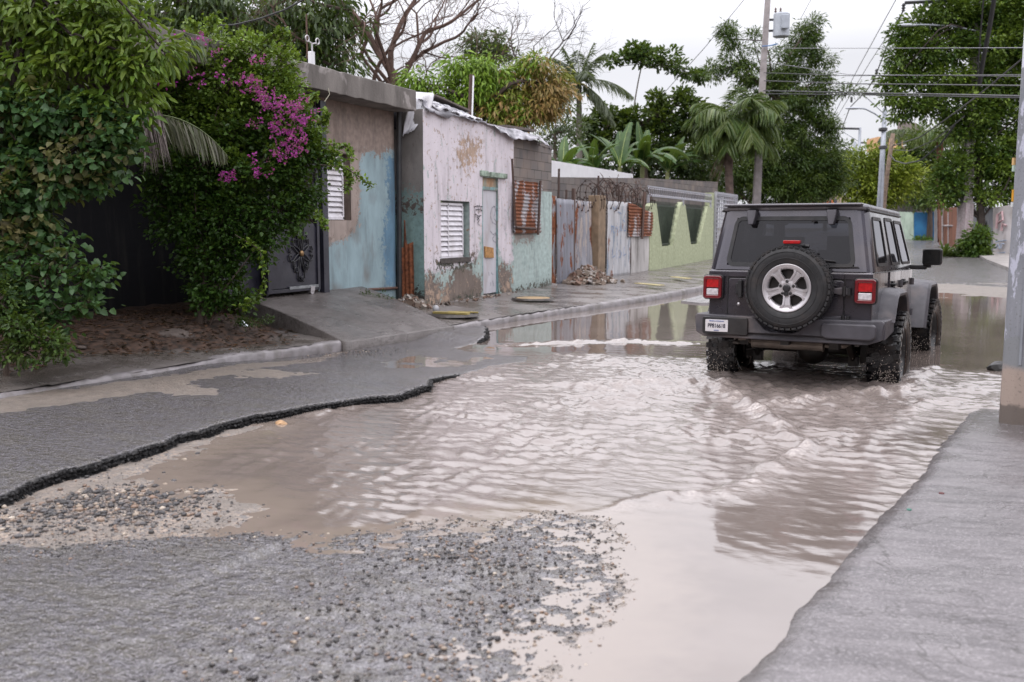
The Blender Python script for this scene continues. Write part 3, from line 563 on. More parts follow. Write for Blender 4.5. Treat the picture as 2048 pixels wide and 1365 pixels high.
rl = MB(); rl.prism([(-.66, .0), (.66, .0), (.67, .05), (.60, .20), (-.60, .20), (-.67, .05)], 1.925, 1.95, 'z'); rl.build('roof_lip', paint, car, bevel=.01)
for i in range(3): MB().prism([(-.42 + .42 * i - .09, .35), (-.42 + .42 * i + .09, .35), (-.42 + .42 * i + .09, 2.1), (-.42 + .42 * i - .09, 2.1)], 1.945, 1.955, 'z').build('roof_rib', paint, car, bevel=.008)
dh = MB()   # dark drip rails
for s in (-1, 1): q = MB(); q.tube([(s * .705, .12, 1.885), (s * .705, 2.3, 1.885)], .012, 6); q.build('drip_rail', blackp, car)
pass
# tub with wheel arches
tub = MB(); prof = [(.0, .66), (.0, 1.30), (2.82, 1.30), (2.86, 1.24), (2.86, .58), (1.62, .56), (1.52, .66), (1.36, .96), (1.22, 1.03), (.80, 1.03), (.66, .96), (.50, .70), (.44, .66)]
tub.prism(prof, -.79, .79, 'x'); tub.build('tub', paint, car, bevel=.022)
inner = MB(); inner.box2((-.74, .05, .62), (.74, 2.8, .70)); inner.build('floor_pan', under, car)
# belt shelf, tailgate
sh = MB(); sh.prism([(-.795, 1.225), (.795, 1.225), (.79, 1.285), (-.79, 1.285)], -.012, .05, 'y'); sh.build('rear_shelf', paint, car, bevel=.008)
tg = MB(); tg.prism(rrect(-.585, .535, .705, 1.215, .03, 3), -.020, .02, 'y'); tgo = tg.build('tailgate', paint, car, bevel=.007)
tg2 = MB(); tg2.prism(rrect(-.585, .535, 1.228, 1.283, .012, 3), -.026, .02, 'y'); tg2.build('tailgate_top', paint, tgo, bevel=.006)
rb = MB()
for z in (1.185, 1.165, 1.05, .955, .93, .90, .80): rb.prism([(.10, z), (.47, z), (.47, z + .008), (.10, z + .008)], -.027, -.015, 'y')
rb.build('pressed_ribs', paint, tgo, bevel=.003)
gap = MB()
for x in (-.592, .542): gap.box((x, -.0015, .99), (.007, .02, .58))
gap.box((-.025, -.0015, .70), (1.12, .02, .006)); gap.box((-.025, -.013, 1.2215), (1.12, .004, .007)); gap.build('panel_gap', blackp, tgo)
for z in (1.115, .845):
    hb = MB(); hb.prism([(.20, z - .022), (.44, z - .022), (.50, z - .034), (.585, z - .034), (.585, z + .034), (.50, z + .034), (.44, z + .022), (.20, z + .022)], -.055, -.018, 'y')
    h_ = hb.build('tailgate_hinge', flare_m, tgo, bevel=.008); kb = MB(); kb.tube([(.545, -.062, z - .045), (.545, -.062, z + .045)], .018, 10); kb.box((.585, -.03, z), (.03, .05, .07)); kb.build('hinge_pin', blackp, h_)
    
    for x in (.27, .35): bb = MB(); bb.lathe([(0, -.066), (.010, -.066), (.012, -.05)], 8, (x, 0, z), 'y'); bb.build('hinge_bolt', blackp, h_)
hd = MB(); hd.prism(rrect(-.475, -.435, 1.02, 1.20, .015, 3), -.07, -.015, 'y'); hd.box((-.49, -.03, 1.11), (.03, .03, .11)); hd.build('tailgate_handle', blackp, tgo, bevel=.006)
lk = MB(); lk.lathe([(0, -.028), (.014, -.028), (.018, -.02), (.018, -.0)], 14, (-.475, 0, .955), 'y'); lk.build('lock', alloy, tgo, smooth=True)
for x in (-.385, .385):
    gh = MB(); gh.prism([(x - .048, 1.89), (x + .048, 1.89), (x + .042, 1.83), (x + .024, 1.745), (x - .024, 1.745), (x - .042, 1.83)], -.05, .06, 'y'); gh.v = [(a, b_ + (c_ - 1.3) * .183 - .045, c_) for a, b_, c_ in gh.v]; gh.build('glass_hinge', flare_m, car, bevel=.01)
nz = MB(); nz.box((.22, .045, 1.785), (.03, .03, .018)); nz.tube([(.20, .04, 1.775), (.225, .03, 1.79)], .008); nz.build('washer_nozzle', blackp, car)
wp = MB(); wp.tube([(.20, -.03, 1.42), (.44, -.02, 1.395)], .008); wp.tube([(.10, -.05, 1.43), (.25, -.05, 1.40), (.36, -.03, 1.355)], .013); wp.tube([(.30, -.03, 1.34), (.66, -.02, 1.345)], .006); wp.lathe([(0, -.06), (.03, -.06), (.035, -.02)], 10, (.36, 0, 1.345), 'y'); wp.build('rear_wiper', blackp, car)
# tail lights
for s in (-1, 1):
    x = s * .735; tl = MB(); b_, _ = Quad((x - .095, -.0, 1.005), (x + .095, -.0, 1.005), (x + .095, -.0, 1.235), (x - .095, -.0, 1.235), (0, -1, 0)).ring((0, 1, 0, 1), .03, .034, -.01, .075); o_ = b_.build('tail_light', redd, car, bevel=.008)
    bk = MB(); bk.prism(rrect(x - .105, x + .105, .995, 1.245, .035, 4), -.045, .02, 'y'); bk.build('light_housing', blackp, o_, bevel=.008)
    up_ = MB(); up_.prism(rrect(x - .066, x + .066, 1.115, 1.205, .01, 3), -.066, -.04, 'y'); up_.build('red_lens', redl, o_, bevel=.006)
    lo_ = MB(); lo_.prism(rrect(x - .062, x + .062, 1.04, 1.105, .008, 3), -.066, -.04, 'y'); lo_.build('white_lens', whitel, o_, bevel=.006)
# bumper
bp = MB(); bp.prism([(-.90, .66), (-.80, .62), (-.30, .62), (.40, .62), (.78, .62), (.90, .66), (.92, .82), (.90, .845), (.30, .845), (.245, .825), (.15, .725), (.09, .705), (-.12, .705), (-.18, .73), (-.27, .825), (-.32, .84), (-.90, .845), (-.92, .82)], -.15, .10, 'y')
bp.v = [(x, y + (max(0, abs(x) - .72) * .55), z) for x, y, z in bp.v]; bpo = bp.build('rear_bumper', flare_m, car, bevel=.022, seg=3)
for a in ((-.86, -.33), (.36, .86)):
    q = MB(); q.prism([(a[0], .69), (a[0] + .05, .665), (a[1] - .05, .665), (a[1], .69), (a[1], .80), (a[1] - .03, .815), (a[0] + .03, .815), (a[0], .80)], -.165, -.10, 'y')
    if a[0] > 0: q.build('bumper_pad', flare_m, bpo, bevel=.018, seg=3)
b_ = MB(); b_.prism(rrect(-.80, -.34, .655, .825, .02, 3), -.158, -.12, 'y'); b_.build('plate_recess', blackp, bpo, bevel=.006)
for s in (-1, 1):
    w_ = MB(); w_.prism([(.10, .66), (.60, .70), (.56, .84), (.0, .845), (.0, .66)], s * .84, s * .92, 'x'); w_.build('bumper_end', flare_m, bpo, bevel=.015)
pl = MB(); pl.prism(rrect(-.765, -.535, .680, .800, .006, 2), -.168, -.158, 'y'); plo = pl.build('licence_plate', white_plate, car)
RX = Matrix.Rotation(pi / 2, 4, 'X')
text('PP816618', .056, ink, plo, Matrix.Translation((-.65, -.1695, .737)) @ RX, sx=.80)
text('REPUBLICA DOMINICANA', .013, blue_ink, plo, Matrix.Translation((-.65, -.1695, .785)) @ RX); text('PRIVADO', .012, blue_ink, plo, Matrix.Translation((-.65, -.1695, .692)) @ RX)
# spare wheel
def tyre(R, wd, rr, c=(0, 0, 0), ax='x', k=1.0):
    h = wd / 2; b = MB(); b.lathe([(rr, -h * .80), (rr + .02, -h * .93), ((R + rr) / 2, -h * 1.04), (R - .045, -h * 1.0), (R - .012, -h * .86), (R, -h * .6), (R + .002, 0), (R, h * .6), (R - .012, h * .86), (R - .045, h * 1.0), ((R + rr) / 2, h * 1.04), (rr + .02, h * .93), (rr, h * .80)], 64, c, ax); return b
SP = (.06, -.20, 1.14)
sw = tyre(.392, .235, .222, SP, 'y').build('spare_tyre', rubber, car, smooth=True)
ring_ = MB()
for r_, o_ in ((.345, .1225), (.285, .1235)): ring_.lathe([(r_ - .004, -o_ + .002), (r_, -o_ - .0025), (r_ + .004, -o_ + .002)], 64, SP, 'y')
ring_.build('sidewall_ring', rubber, sw, smooth=True)
tb = MB()
for i in range(44):
    a = 2 * pi * i / 44
    for o_, w_, sh_ in ((-.085, .045, .5), (-.03, .04, 0), (.03, .04, .5), (.085, .045, 0)):
        aa = a + sh_ * 2 * pi / 44; R_ = Matrix.Rotation(aa, 3, 'Y'); p = R_ @ Vector((0, 0, .392)); tb.box((SP[0] + p.x, SP[1] + o_, SP[2] + p.z), (.040, w_, .018), R_)
tb.build('tread', rubber, sw)
tx = MB()
for i in range(60):
    a = 2 * pi * i / 60; R_ = Matrix.Rotation(a, 3, 'Y')
    if (i % 30) in range(2, 13): p = R_ @ Vector((0, -.124, .318)); tx.box((SP[0] + p.x, SP[1] + p.y, SP[2] + p.z), (.012, .004, .030), R_)
tx.build('sidewall_marks', rubber, sw)['kind'] = 'stuff'
rim = MB(); rim.lathe([(.178, -.05), (.186, -.094), (.2, -.098), (.222, -.112), (.230, -.112), (.232, -.106), (.228, -.085), (.20, -.075), (.196, .08), (.23, .10)], 64, SP, 'y'); rimo = rim.build('spare_rim', alloy, car, smooth=True)
bkd = MB(); bkd.lathe([(0, -.02), (.195, -.02)], 32, SP, 'y'); bkd.build('rim_shade_disc', under, rimo)  # dark disc puts the shade behind the spokes into colour
for i in range(5):
    a = pi + 2 * pi * i / 5; R_ = Matrix.Rotation(a, 3, 'Y')
    f = lambda x, y, z: tuple(Vector(SP) + R_ @ Vector((x, y, z)))
    b = MB(); sec = [(.045, .042, -.085), (.075, .036, -.088), (.13, .038, -.096), (.16, .044, -.100), (.192, .078, -.100)]
    vs = []; 
    for r_, hw_, y_ in sec: vs += [f(-hw_, y_ + .028, r_), f(-hw_ * .86, y_, r_), f(-hw_ * .40, y_, r_), f(-hw_ * .34, y_ + .008, r_), f(hw_ * .34, y_ + .008, r_), f(hw_ * .40, y_, r_), f(hw_ * .86, y_, r_), f(hw_, y_ + .028, r_)]
    fs = [(j * 8 + k, j * 8 + k + 1, j * 8 + 9 + k, j * 8 + 8 + k) for j in range(4) for k in range(7)] + [tuple(range(8)), tuple(32 + k for k in range(8))]
    b.add(vs, fs).build('spoke', alloy, rimo)
hub = MB(); hub.lathe([(0, -.088), (.055, -.088), (.082, -.084), (.088, -.06), (.088, .0)], 32, SP, 'y'); hub.build('hub', alloy, rimo, smooth=False)
cap = MB(); cap.lathe([(0, -.125), (.026, -.125), (.034, -.118), (.036, -.085)], 20, SP, 'y'); cap.prism(rrect(SP[0] - .018, SP[0] + .018, SP[2] - .075, SP[2] - .02, .008, 2), SP[1] - .115, SP[1] - .08, 'y'); cap.build('hub_cap', blackp, rimo, bevel=.003)
for i in range(5):
    a = pi / 5 + 2 * pi * i / 5 + pi; p = (SP[0] + .0635 * sin(a), 0, SP[2] + .0635 * cos(a)); q = MB(); q.lathe([(0, -.096), (.008, -.096), (.0095, -.08)], 6, (p[0], SP[1], p[2]), 'y'); q.lathe([(.0105, -.0892), (.0155, -.0892)], 12, (p[0], SP[1], p[2]), 'y'); q.build('wheel_nut', blackp, rimo)
st_ = MB(); st_.tube([(.06, -.03, .95), (.06, -.16, 1.12)], .05, 8); st_.box((.06, -.06, 1.10), (.22, .08, .26)); st_.tube([(.08, -.03, 1.25), (.08, -.10, 1.45), (.08, -.20, 1.54)], .022, 8); st_.box((.10, -.20, 1.548), (.20, .05, .025)); st_.tube([(.17, -.2, 1.545), (.235, -.19, 1.535)], .02, 8); st_.build('spare_carrier', blackp, car, bevel=.006)
bl = MB(); bl.prism(rrect(-.005, .155, 1.560, 1.592, .008, 2), -.235, -.17, 'y'); bl.build('brake_light', redl, car, bevel=.004)
# wheels with mud tyres
def wheel(side):
    R, wd, rr = .432, .30, .262; b = tyre(R, wd, rr); tyre_o = b.build('wheel', rubber_wet, None, smooth=True); n = 30; tb = MB()
    for i in range(n):
        a = 2 * pi * i / n
        for off, (bw, bl_), sh_, tw in ((-.062, (.070, .062), 0, .25), (.0, (.05, .05), .5, -.3), (.062, (.070, .062), .25, .25), (-.122, (.066, .058), .5, 0), (.122, (.066, .058), 0, 0)):
            R_ = Matrix.Rotation(a + sh_ * 2 * pi / n, 3, 'X') @ Matrix.Rotation(tw, 3, 'Z'); p = Matrix.Rotation(a + sh_ * 2 * pi / n, 3, 'X') @ Vector((off, 0, R + .001 - (abs(off) > .1) * .006)); tb.box(p, (bw, bl_, .026), R_)
        for s in (-1, 1):
            R_ = Matrix.Rotation(a + pi / n, 3, 'X'); p = R_ @ Vector((s * .149, 0, R - .040)); tb.box(p, (.022, .05 if i % 2 else .035, .062), R_)
    tb.build('tread', rubber_wet, tyre_o)
    s = side; rb = MB(); rb.lathe([(.0, s * .02), (.09, s * .02), (.12, s * .00), (.235, -s * .03), (.245, s * .105), (.262, s * .125), (.270, s * .13), (.268, s * .110), (.255, s * .06), (.25, -s * .13), (.27, -s * .135)], 40, (0, 0, 0), 'x'); rb.build('rim', M('black_rim', (.02, .02, .022), .35, .3, 8, .2), tyre_o, smooth=True)
    br = MB(); br.lathe([(.263, s * .131), (.271, s * .1335), (.276, s * .130)], 40, (0, 0, 0), 'x'); br.build('rim_edge', M('bronze_edge', (.10, .055, .035), .4, .3, metal=.6), tyre_o, smooth=True)
    sp_ = MB()
    for i in range(8):
        R_ = Matrix.Rotation(2 * pi * i / 8, 3, 'X'); sp_.box(R_ @ Vector((s * .02, 0, .165)), (.03, .045, .16), R_)
    sp_.build('spokes', M('black_rim', (.02, .02, .022), .35, .3, 8, .2), tyre_o); hb = MB(); hb.lathe([(0, s * .075), (.04, s * .075), (.05, s * .05), (.055, s * .0)], 16, (0, 0, 0), 'x'); hb.build('hub', blackp, tyre_o, smooth=True)
    return tyre_o
W0 = {s: wheel(s) for s in (1, -1)}
def put(w0, x, y, first, st=0):
    if first: o_ = w0
    else:
        o_ = w0.copy(); COL.objects.link(o_)
        for ch in w0.children: c_ = ch.copy(); COL.objects.link(c_); c_.parent = o_
    o_.parent = car; o_.location = (x, y, .445); o_.rotation_euler = (random.random(), 0, st)
    return o_
for s in (1, -1): put(W0[s], s * .83, 1.01, True); put(W0[s], s * .83, 4.0, False, radians(-4))
for o_ in W0.values():
    pass
# flares
def arch(yc, z0, pts, xin, xout, name):
    for s in (-1, 1):
        n = len(pts); vs = []
        for (y, z, dy, dz) in pts: vs += [(s * xin, y + dy, z + dz), (s * (xout - .03), y + dy * .5, z + dz * .5 + .0), (s * xout, y, z), (s * xout, y - dy * .0, z - .0), (s * (xout - .012), y - dy * .55, z - dz * .55), (s * xin, y - dy * .5, z - dz * .5)]
        fs = [(i * 6 + k, (i + 1) * 6 + k, (i + 1) * 6 + (k + 1) % 6, i * 6 + (k + 1) % 6) for i in range(n - 1) for k in range(6)] + [tuple(range(6)), tuple((n - 1) * 6 + k for k in range(6))]
        MB().add(vs, fs).build(name, flare_m, car, bevel=.006)
arch(1.01, 0, [(.44, .80, -.07, .0), (.52, .90, -.07, .03), (.63, 1.03, -.05, .05), (.74, 1.075, -.02, .055), (1.25, 1.075, .02, .055), (1.38, 1.03, .05, .05), (1.50, .88, .06, .03), (1.60, .68, .06, .0)], .76, .945, 'rear_flare')
arch(4.0, 0, [(3.22, .56, -.09, .0), (3.36, .78, -.09, .02), (3.50, 1.0, -.07, .05), (3.62, 1.07, -.02, .06), (4.28, 1.07, .02, .06), (4.42, 1.0, .05, .05), (4.50, .86, .06, .02)], .62, .945, 'front_flare')
# doors on both sides
for s in (-1, 1):
    for (pts, nm) in (([(1.02, 1.285), (1.84, 1.285), (1.84, .60), (1.66, .60), (1.50, .98), (1.36, 1.12), (1.02, 1.12)], 'rear_door'), ([(1.86, 1.285), (2.80, 1.285), (2.80, .60), (1.86, .60)], 'front_door')):
        d_ = MB(); d_.prism(pts, s * .785, s * .802, 'x'); d_o = d_.build(nm, paint, car, bevel=.006)
        y0 = pts[0][0] + .10; h_ = MB(); h_.prism(rrect(y0, y0 + .17, 1.135, 1.165, .01, 2), s * .80, s * .845, 'x'); h_.box((s * .808, y0 + .10, 1.15), (.02, .12, .07)); h_.build('door_handle', blackp, d_o, bevel=.004)
        for z in (1.14, .78): q = MB(); q.tube([(s * .815, pts[1][0] - .03, z - .04), (s * .815, pts[1][0] - .03, z + .04)], .018, 8); q.box((s * .81, pts[1][0] + .0, z), (.02, .12, .06)); q.build('door_hinge', flare_m, d_o, bevel=.004)
    m_ = MB(); m_.prism(rrect(s * 1.03 - .105, s * 1.03 + .105, 1.335, 1.53, .03, 4), 2.62, 2.74, 'y'); mo = m_.build('side_mirror', blackp, car, bevel=.02)
    g_ = MB(); g_.prism(rrect(s * 1.03 - .088, s * 1.03 + .088, 1.352, 1.513, .025, 4), 2.612, 2.63, 'y'); g_.build('mirror_glass', M('mirror_dark', (.05, .055, .06), .08, .2, metal=.9), mo)
    a_ = MB(); a_.box((s * .88, 2.70, 1.31), (.18, .09, .055)); a_.box((s * .98, 2.69, 1.33), (.08, .07, .05)); a_.build('mirror_arm', blackp, mo, bevel=.012)
# bonnet, grille, front
hd = MB(); hd.add([(-.66, 2.84, .80), (.66, 2.84, .80), (.60, 4.42, .80), (-.60, 4.42, .80), (-.72, 2.84, 1.24), (.72, 2.84, 1.24), (.58, 4.42, 1.16), (-.58, 4.42, 1.16)], [(0, 1, 5, 4), (1, 2, 6, 5), (2, 3, 7, 6), (3, 0, 4, 7), (4, 5, 6, 7), (0, 3, 2, 1)]); hd.build('bonnet', paint, car, bevel=.04, seg=3)
gr = MB(); gr.prism(rrect(-.60, .60, .72, 1.14, .06, 4), 4.42, 4.46, 'y'); gro = gr.build('grille', paint, car, bevel=.008)
sl = MB(); [sl.box((-.27 + .09 * i, 4.463, .95), (.045, .012, .26)) for i in range(7)]; sl.build('grille_slots', blackp, gro)
for s in (-1, 1): q = MB(); q.lathe([(0, .05), (.06, .045), (.085, .02), (.088, 0)], 20, (s * .43, 4.455, .97), 'y'); q.build('headlight', whitel, car, smooth=True)
fb = MB(); fb.prism([(-.80, .56), (.80, .56), (.84, .72), (-.84, .72)], 4.50, 4.66, 'y'); fb.build('front_bumper', flare_m, car, bevel=.03, seg=3)
# interior
for x in (-.36, .36):
    for y in (1.0, 2.0): q = MB(); q.box((x, y, .93), (.50, .50, .18)); q.box((x, y - .24, 1.22), (.48, .13, .55), Matrix.Rotation(-.18, 3, 'X')); q.box((x, y - .32, 1.56), (.26, .09, .17)); q.tube([(x - .06, y - .3, 1.4), (x - .06, y - .3, 1.5)], .01); q.tube([(x + .06, y - .3, 1.4), (x + .06, y - .3, 1.5)], .01); q.build('seat', seatm, car, bevel=.035, seg=3)
q = MB(); q.box((0, 2.62, 1.14), (1.44, .30, .26)); q.build('dashboard', seatm, car, bevel=.03)
q = MB(); q.lathe([(.18 + .014 * cos(k), .014 * sin(k)) for k in np.linspace(0, 2 * pi, 7)[:-1]], 24, (0, 0, 0), 'y', True); so = q.build('steering_wheel', seatm, car, smooth=True); so.location = (-.36, 2.38, 1.22); so.rotation_euler = (-.4, 0, 0)
q = MB()
for s in (-1, 1): q.tube([(s * .62, .25, 1.0), (s * .60, .35, 1.82), (s * .58, 1.5, 1.84), (s * .58, 2.3, 1.82)], .03, 8)
q.tube([(-.6, 1.55, 1.84), (.6, 1.55, 1.84)], .03, 8); q.build('roll_bar', seatm, car, smooth=True)
# underside
q = MB(); q.tube([(-.70, 1.01, .445), (.70, 1.01, .445)], .045, 10); q.ico((.06, 1.0, .43), .155, (1.1, .85, 1), 0, 2); q.tube([(-.70, 4.0, .445), (.70, 4.0, .445)], .04, 10); q.ico((.25, 4.0, .43), .14, (1, .85, 1), 0, 2); q.tube([(.06, 1.1, .46), (.05, 3.0, .52)], .035, 8); q.build('axles', under, car, smooth=True)
q = MB(); q.tube([(-.36, .13, .575), (.34, .13, .575)], .062, 16); [q.tube([(x, .13, .575), (x + .012, .13, .575)], .067, 16) for x in (-.36, -.10, .33)]; q.v = [(x, y, z if True else z) for x, y, z in q.v]; q.build('muffler', steel, car, smooth=False)
q = MB(); q.tube([(.34, .13, .575), (.50, .3, .56), (.56, .9, .62)], .028, 8); q.tube([(-.36, .13, .57), (-.45, .12, .60), (-.52, .05, .61)], .026, 8); q.build('exhaust_pipe', steel, car, smooth=True)
for s in (-1, 1):
    q = MB(); q.tube([(s * .50, .88, .36), (s * .44, .62, .78)], .030, 10); q.tube([(s * .49, .84, .42), (s * .455, .70, .64)], .042, 10); q.box((s * .50, .90, .35), (.09, .10, .10)); q.build('shock_absorber', under, car)
    q = MB(); pts = [(s * .42 + .055 * cos(a), 1.03 + .055 * sin(a), .50 + .018 * a / 2) for a in np.linspace(0, 30, 60)]; q.tube(pts, .009, 5); q.build('coil_spring', under, car)
    q = MB(); q.box((s * .44, 1.6, .60), (.09, 3.0, .12)); q.tube([(s * .50, 1.05, .40), (s * .46, 2.0, .52)], .025, 8); q.build('frame_rail', under, car)
    q = MB(); q.prism([(.62, .98), (1.40, .98), (1.42, .62), (1.36, .62), (1.30, .90), (.70, .90), (.60, .62), (.54, .62)], s * .50, s * .76, 'x'); q.build('wheel_well', blackp, car)
    q = MB(); q.lathe([(0, 0), (.15, 0), (.15, .02), (0, .02)], 20, (s * .66, 1.01, .445), 'x'); q.box((s * .60, .98, .44), (.08, .14, .20)); q.build('brake_disc', under, car)
q = MB(); q.tube([(-.60, .80, .42), (.50, .86, .60)], .018, 8); q.build('track_bar', under, car); q = MB(); q.box((-.42, .3, .60), (.10, .12, .08)); q.build('mounting_bracket', under, car); q = MB(); q.box((.0, .05, .60), (.08, .20, .06)); q.build('hitch', under, car); q = MB(); q.tube([(-.50, .1, .60), (-.50, -.05, .57), (-.44, -.08, .57)], .014, 6); q.build('tow_hook', under, car); q = MB(); q.box((.1, 1.9, .50), (.6, .8, .22)); q.build('gearbox', under, car, bevel=.02)
# splashes around the tyres
drop_m = M('muddy_spray', (.50, .43, .38), .15, .2, 30, .1, spec=.7)
def splash(name, label, cx, cy, n, h, spread, seed):
    r = random.Random(seed); b = MB()
    for i in range(n):
        a = r.uniform(0, 6.28); d = abs(r.gauss(0, spread)); z = abs(r.gauss(0, h)); s = r.uniform(.0015, .0045); random.seed(i); b.ico((cx + d * cos(a) * 1.3, cy + d * sin(a) * .7, z), s, (1, 1, r.uniform(1, 2.2)), 0, 1)
    tag(b.build(name, drop_m, smooth=True), label, 'splash', kind='stuff')
def jw(x, y): return (JP[0] + x * cos(JH) + y * sin(JH), JP[1] - x * sin(JH) + y * cos(JH))
for (x, y, n, h, sp_, lab) in ((.86, .60, 420, .14, .12, 'muddy droplets thrown up at the right rear tyre'), (-.86, .60, 300, .12, .12, 'muddy droplets thrown up at the left rear tyre'), (.80, 3.5, 200, .12, .12, 'muddy droplets at the right front tyre')):
    splash('splash', lab, *jw(x, y), n, h, sp_, n)
# ================================================================ houses, walls and fences on the left
def wallmat(name, base, layers, rough=.75, damp=(.07, .06, .055, 1), pits=0, stain=None, bs=.25):
    t = NT(name); at = t.attr('mk'); sp = t.n('SeparateColor'); t.t.links.new(at.outputs['Color'], sp.inputs[0]); ch = [sp.outputs[0], sp.outputs[1], sp.outputs[2], at.outputs['Alpha']]
    n1 = t.noise(1.7, 6, rough=.6); n2 = t.noise(11, 5, rough=.6); n3 = t.noise(48, 3)
    c = t.mix(t.mr(n2, .3, .7), sc(base, .72), sc(base, 1.2)); jit = t.math('ADD', t.mr(n2, .3, .7, -.28, .28), t.mr(n3, .3, .7, -.14, .14)); h = t.math('MULTIPLY', n2, .3)
    for k, (cc, amp_, var, flake) in enumerate(layers):
        f = t.mr(t.math('ADD', ch[k], t.math('MULTIPLY', jit, amp_)), .47, .53)
        if flake: f = t.math('MULTIPLY', f, t.mr(t.noise(9 + k * 3, 6, rough=.75, dist=.5, stretch=(1, 1, .35)), .70 - flake, .73 - flake, 1, 0))
        col = t.mix(t.mr(t.noise(3.1 + k, 6, rough=.65, stretch=(1, 1, .45)), .3, .7), sc(cc, 1 - var), sc(cc, 1 + var)); c = t.mix(f, c, col); h = t.math('ADD', h, f)
    st = t.noise(3.0, 5, stretch=(1, 1.6, .22), rough=.65); c = t.mix(t.mr(st, .52, .74, 0, .55), c, damp)
    if stain: c = t.mix(t.mr(t.noise(2.2, 5, stretch=(1, 1, .5)), .56, .72, 0, .6), c, stain)
    if pits: v = t.vor(17, stretch=(1, 1, .6)); c = t.mix(t.mr(v.outputs['Distance'], .05, .05 + pits, 1, 0), c, (.06, .045, .04, 1))
    return t.fin(c, rough, t.bump(h, bs, .012, t.bump(n3, .25, .004)))
def poly_hole(ya, yb, za, zb, y0, y1, z0, z1): return ((ya - y0) / (y1 - y0), (yb - y0) / (y1 - y0), (za - z0) / (z1 - z0), (zb - z0) / (z1 - z0))
def skin(name, X, y0, y1, z0, z1, mat, parent, masks=(), holes=(), step=.03, th=.18, wob=.012, ncomp=None, topf=None):
    ys_ = np.linspace(y0, y1, max(3, int((y1 - y0) / step) + 1)); zs_ = np.linspace(z0, z1, max(3, int((z1 - z0) / step) + 1)); YY_, ZZ_ = np.meshgrid(ys_, zs_)
    if topf is not None: tf = np.interp(YY_, *zip(*topf)); ZZ_ = z0 + (ZZ_ - z0) / (z1 - z0) * (tf - z0)
    XX_ = X + wob * fbm(YY_, ZZ_, .9, 3); mk = np.zeros(XX_.shape + (4,)); 
    for k, polys in enumerate(masks[:4]):
        if not polys: continue
        m = np.maximum.reduce([sdist(YY_, ZZ_, WP(p, X)) for p in polys]); mk[..., k] = np.clip(.5 + m / .5, 0, 1)
    nx, ny = len(ys_), len(zs_); i = np.arange((ny - 1) * (nx - 1)); a = (i // (nx - 1)) * nx + i % (nx - 1); F = np.stack([a, a + 1, a + nx + 1, a + nx], 1)
    cy = (YY_[:-1, :-1] + YY_[1:, 1:]).ravel() / 2; cz = (ZZ_[:-1, :-1] + ZZ_[1:, 1:]).ravel() / 2; keep = np.ones(len(F), bool)
    for (ya, yb, za, zb) in holes: keep &= ~((cy > ya) & (cy < yb) & (cz > za) & (cz < zb))
    V = np.stack([XX_.ravel(), YY_.ravel(), ZZ_.ravel()], 1); F = F[keep]
    q = Quad((X - .012, y0, z0), (X - .012, y1, z0), (X - .012, y1, min(z1, topf[-1][1]) if topf else z1), (X - .012, y0, topf[0][1] if topf else z1), (1, 0, 0)).panel([poly_hole(*h, y0, y1, z0, z1) for h in holes], th)
    V = np.vstack([V, np.array(q.v)]); F = np.vstack([F, np.array(q.f) + nx * ny]); mkf = np.vstack([mk.reshape(-1, 4), np.zeros((len(q.v), 4))])
    return npmesh(name, V, F, mat, parent, True if step < .1 else False, {'mk': ('FLOAT_COLOR', mkf)})
def shutters(parent, X, y0, y1, z0, z1, n, mat, split=.38, name='shutter_window'):
    fr = MB(); w_ = .03; ym = y0 + (y1 - y0) * split
    for a, b_ in (((y0, z0), (y0 + w_, z1)), ((y1 - w_, z0), (y1, z1)), ((ym - w_ / 2, z0), (ym + w_ / 2, z1)), ((y0, z0 - .01), (y1, z0 + w_)), ((y0, z1 - w_), (y1, z1 + .01))): fr.box2((X - .04, a[0], a[1]), (X + .005, b_[0], b_[1]))
    f = fr.build(name, mat, parent); h = (z1 - z0 - 2 * w_) / n; sl_ = MB()
    for i in range(n):
        z = z0 + w_ + h * (i + .5); tl = random.uniform(.50, .75)
        for a, b_ in ((y0 + w_, ym - w_ / 2), (ym + w_ / 2, y1 - w_)): sl_.box((X - .02, (a + b_) / 2, z), (.010, b_ - a - .006, h * 1.12), Matrix.Rotation(-(tl * .72 + random.uniform(-.08, .08)), 3, 'Y'))
    o_ = sl_.build('slats', mat, f); return f
def ribbon(pxs, X, w, lift=.004):
    P = [PX(x, y, X) for x, y in pxs]; P = smoothpoly([(p[1], p[2]) for p in P], len(P) * 6); b = MB(); vs = []
    for i, p in enumerate(P):
        d = P[min(i + 1, len(P) - 1)] - P[max(i - 1, 0)]; d /= np.linalg.norm(d) + 1e-9; n_ = np.array([-d[1], d[0]]) * w * (.7 + .3 * sin(i * 1.3)); vs += [(X + lift, *(p + n_)), (X + lift, *(p - n_))]
    return b.add(vs, [(2 * i, 2 * i + 1, 2 * i + 3, 2 * i + 2) for i in range(len(P) - 1)])
plaster = (.27, .21, .18); whitep = M('white_shutter', (.66, .64, .68), .45, .12, 9, .1, dirt=(.38, .34, .31), damt=.5)
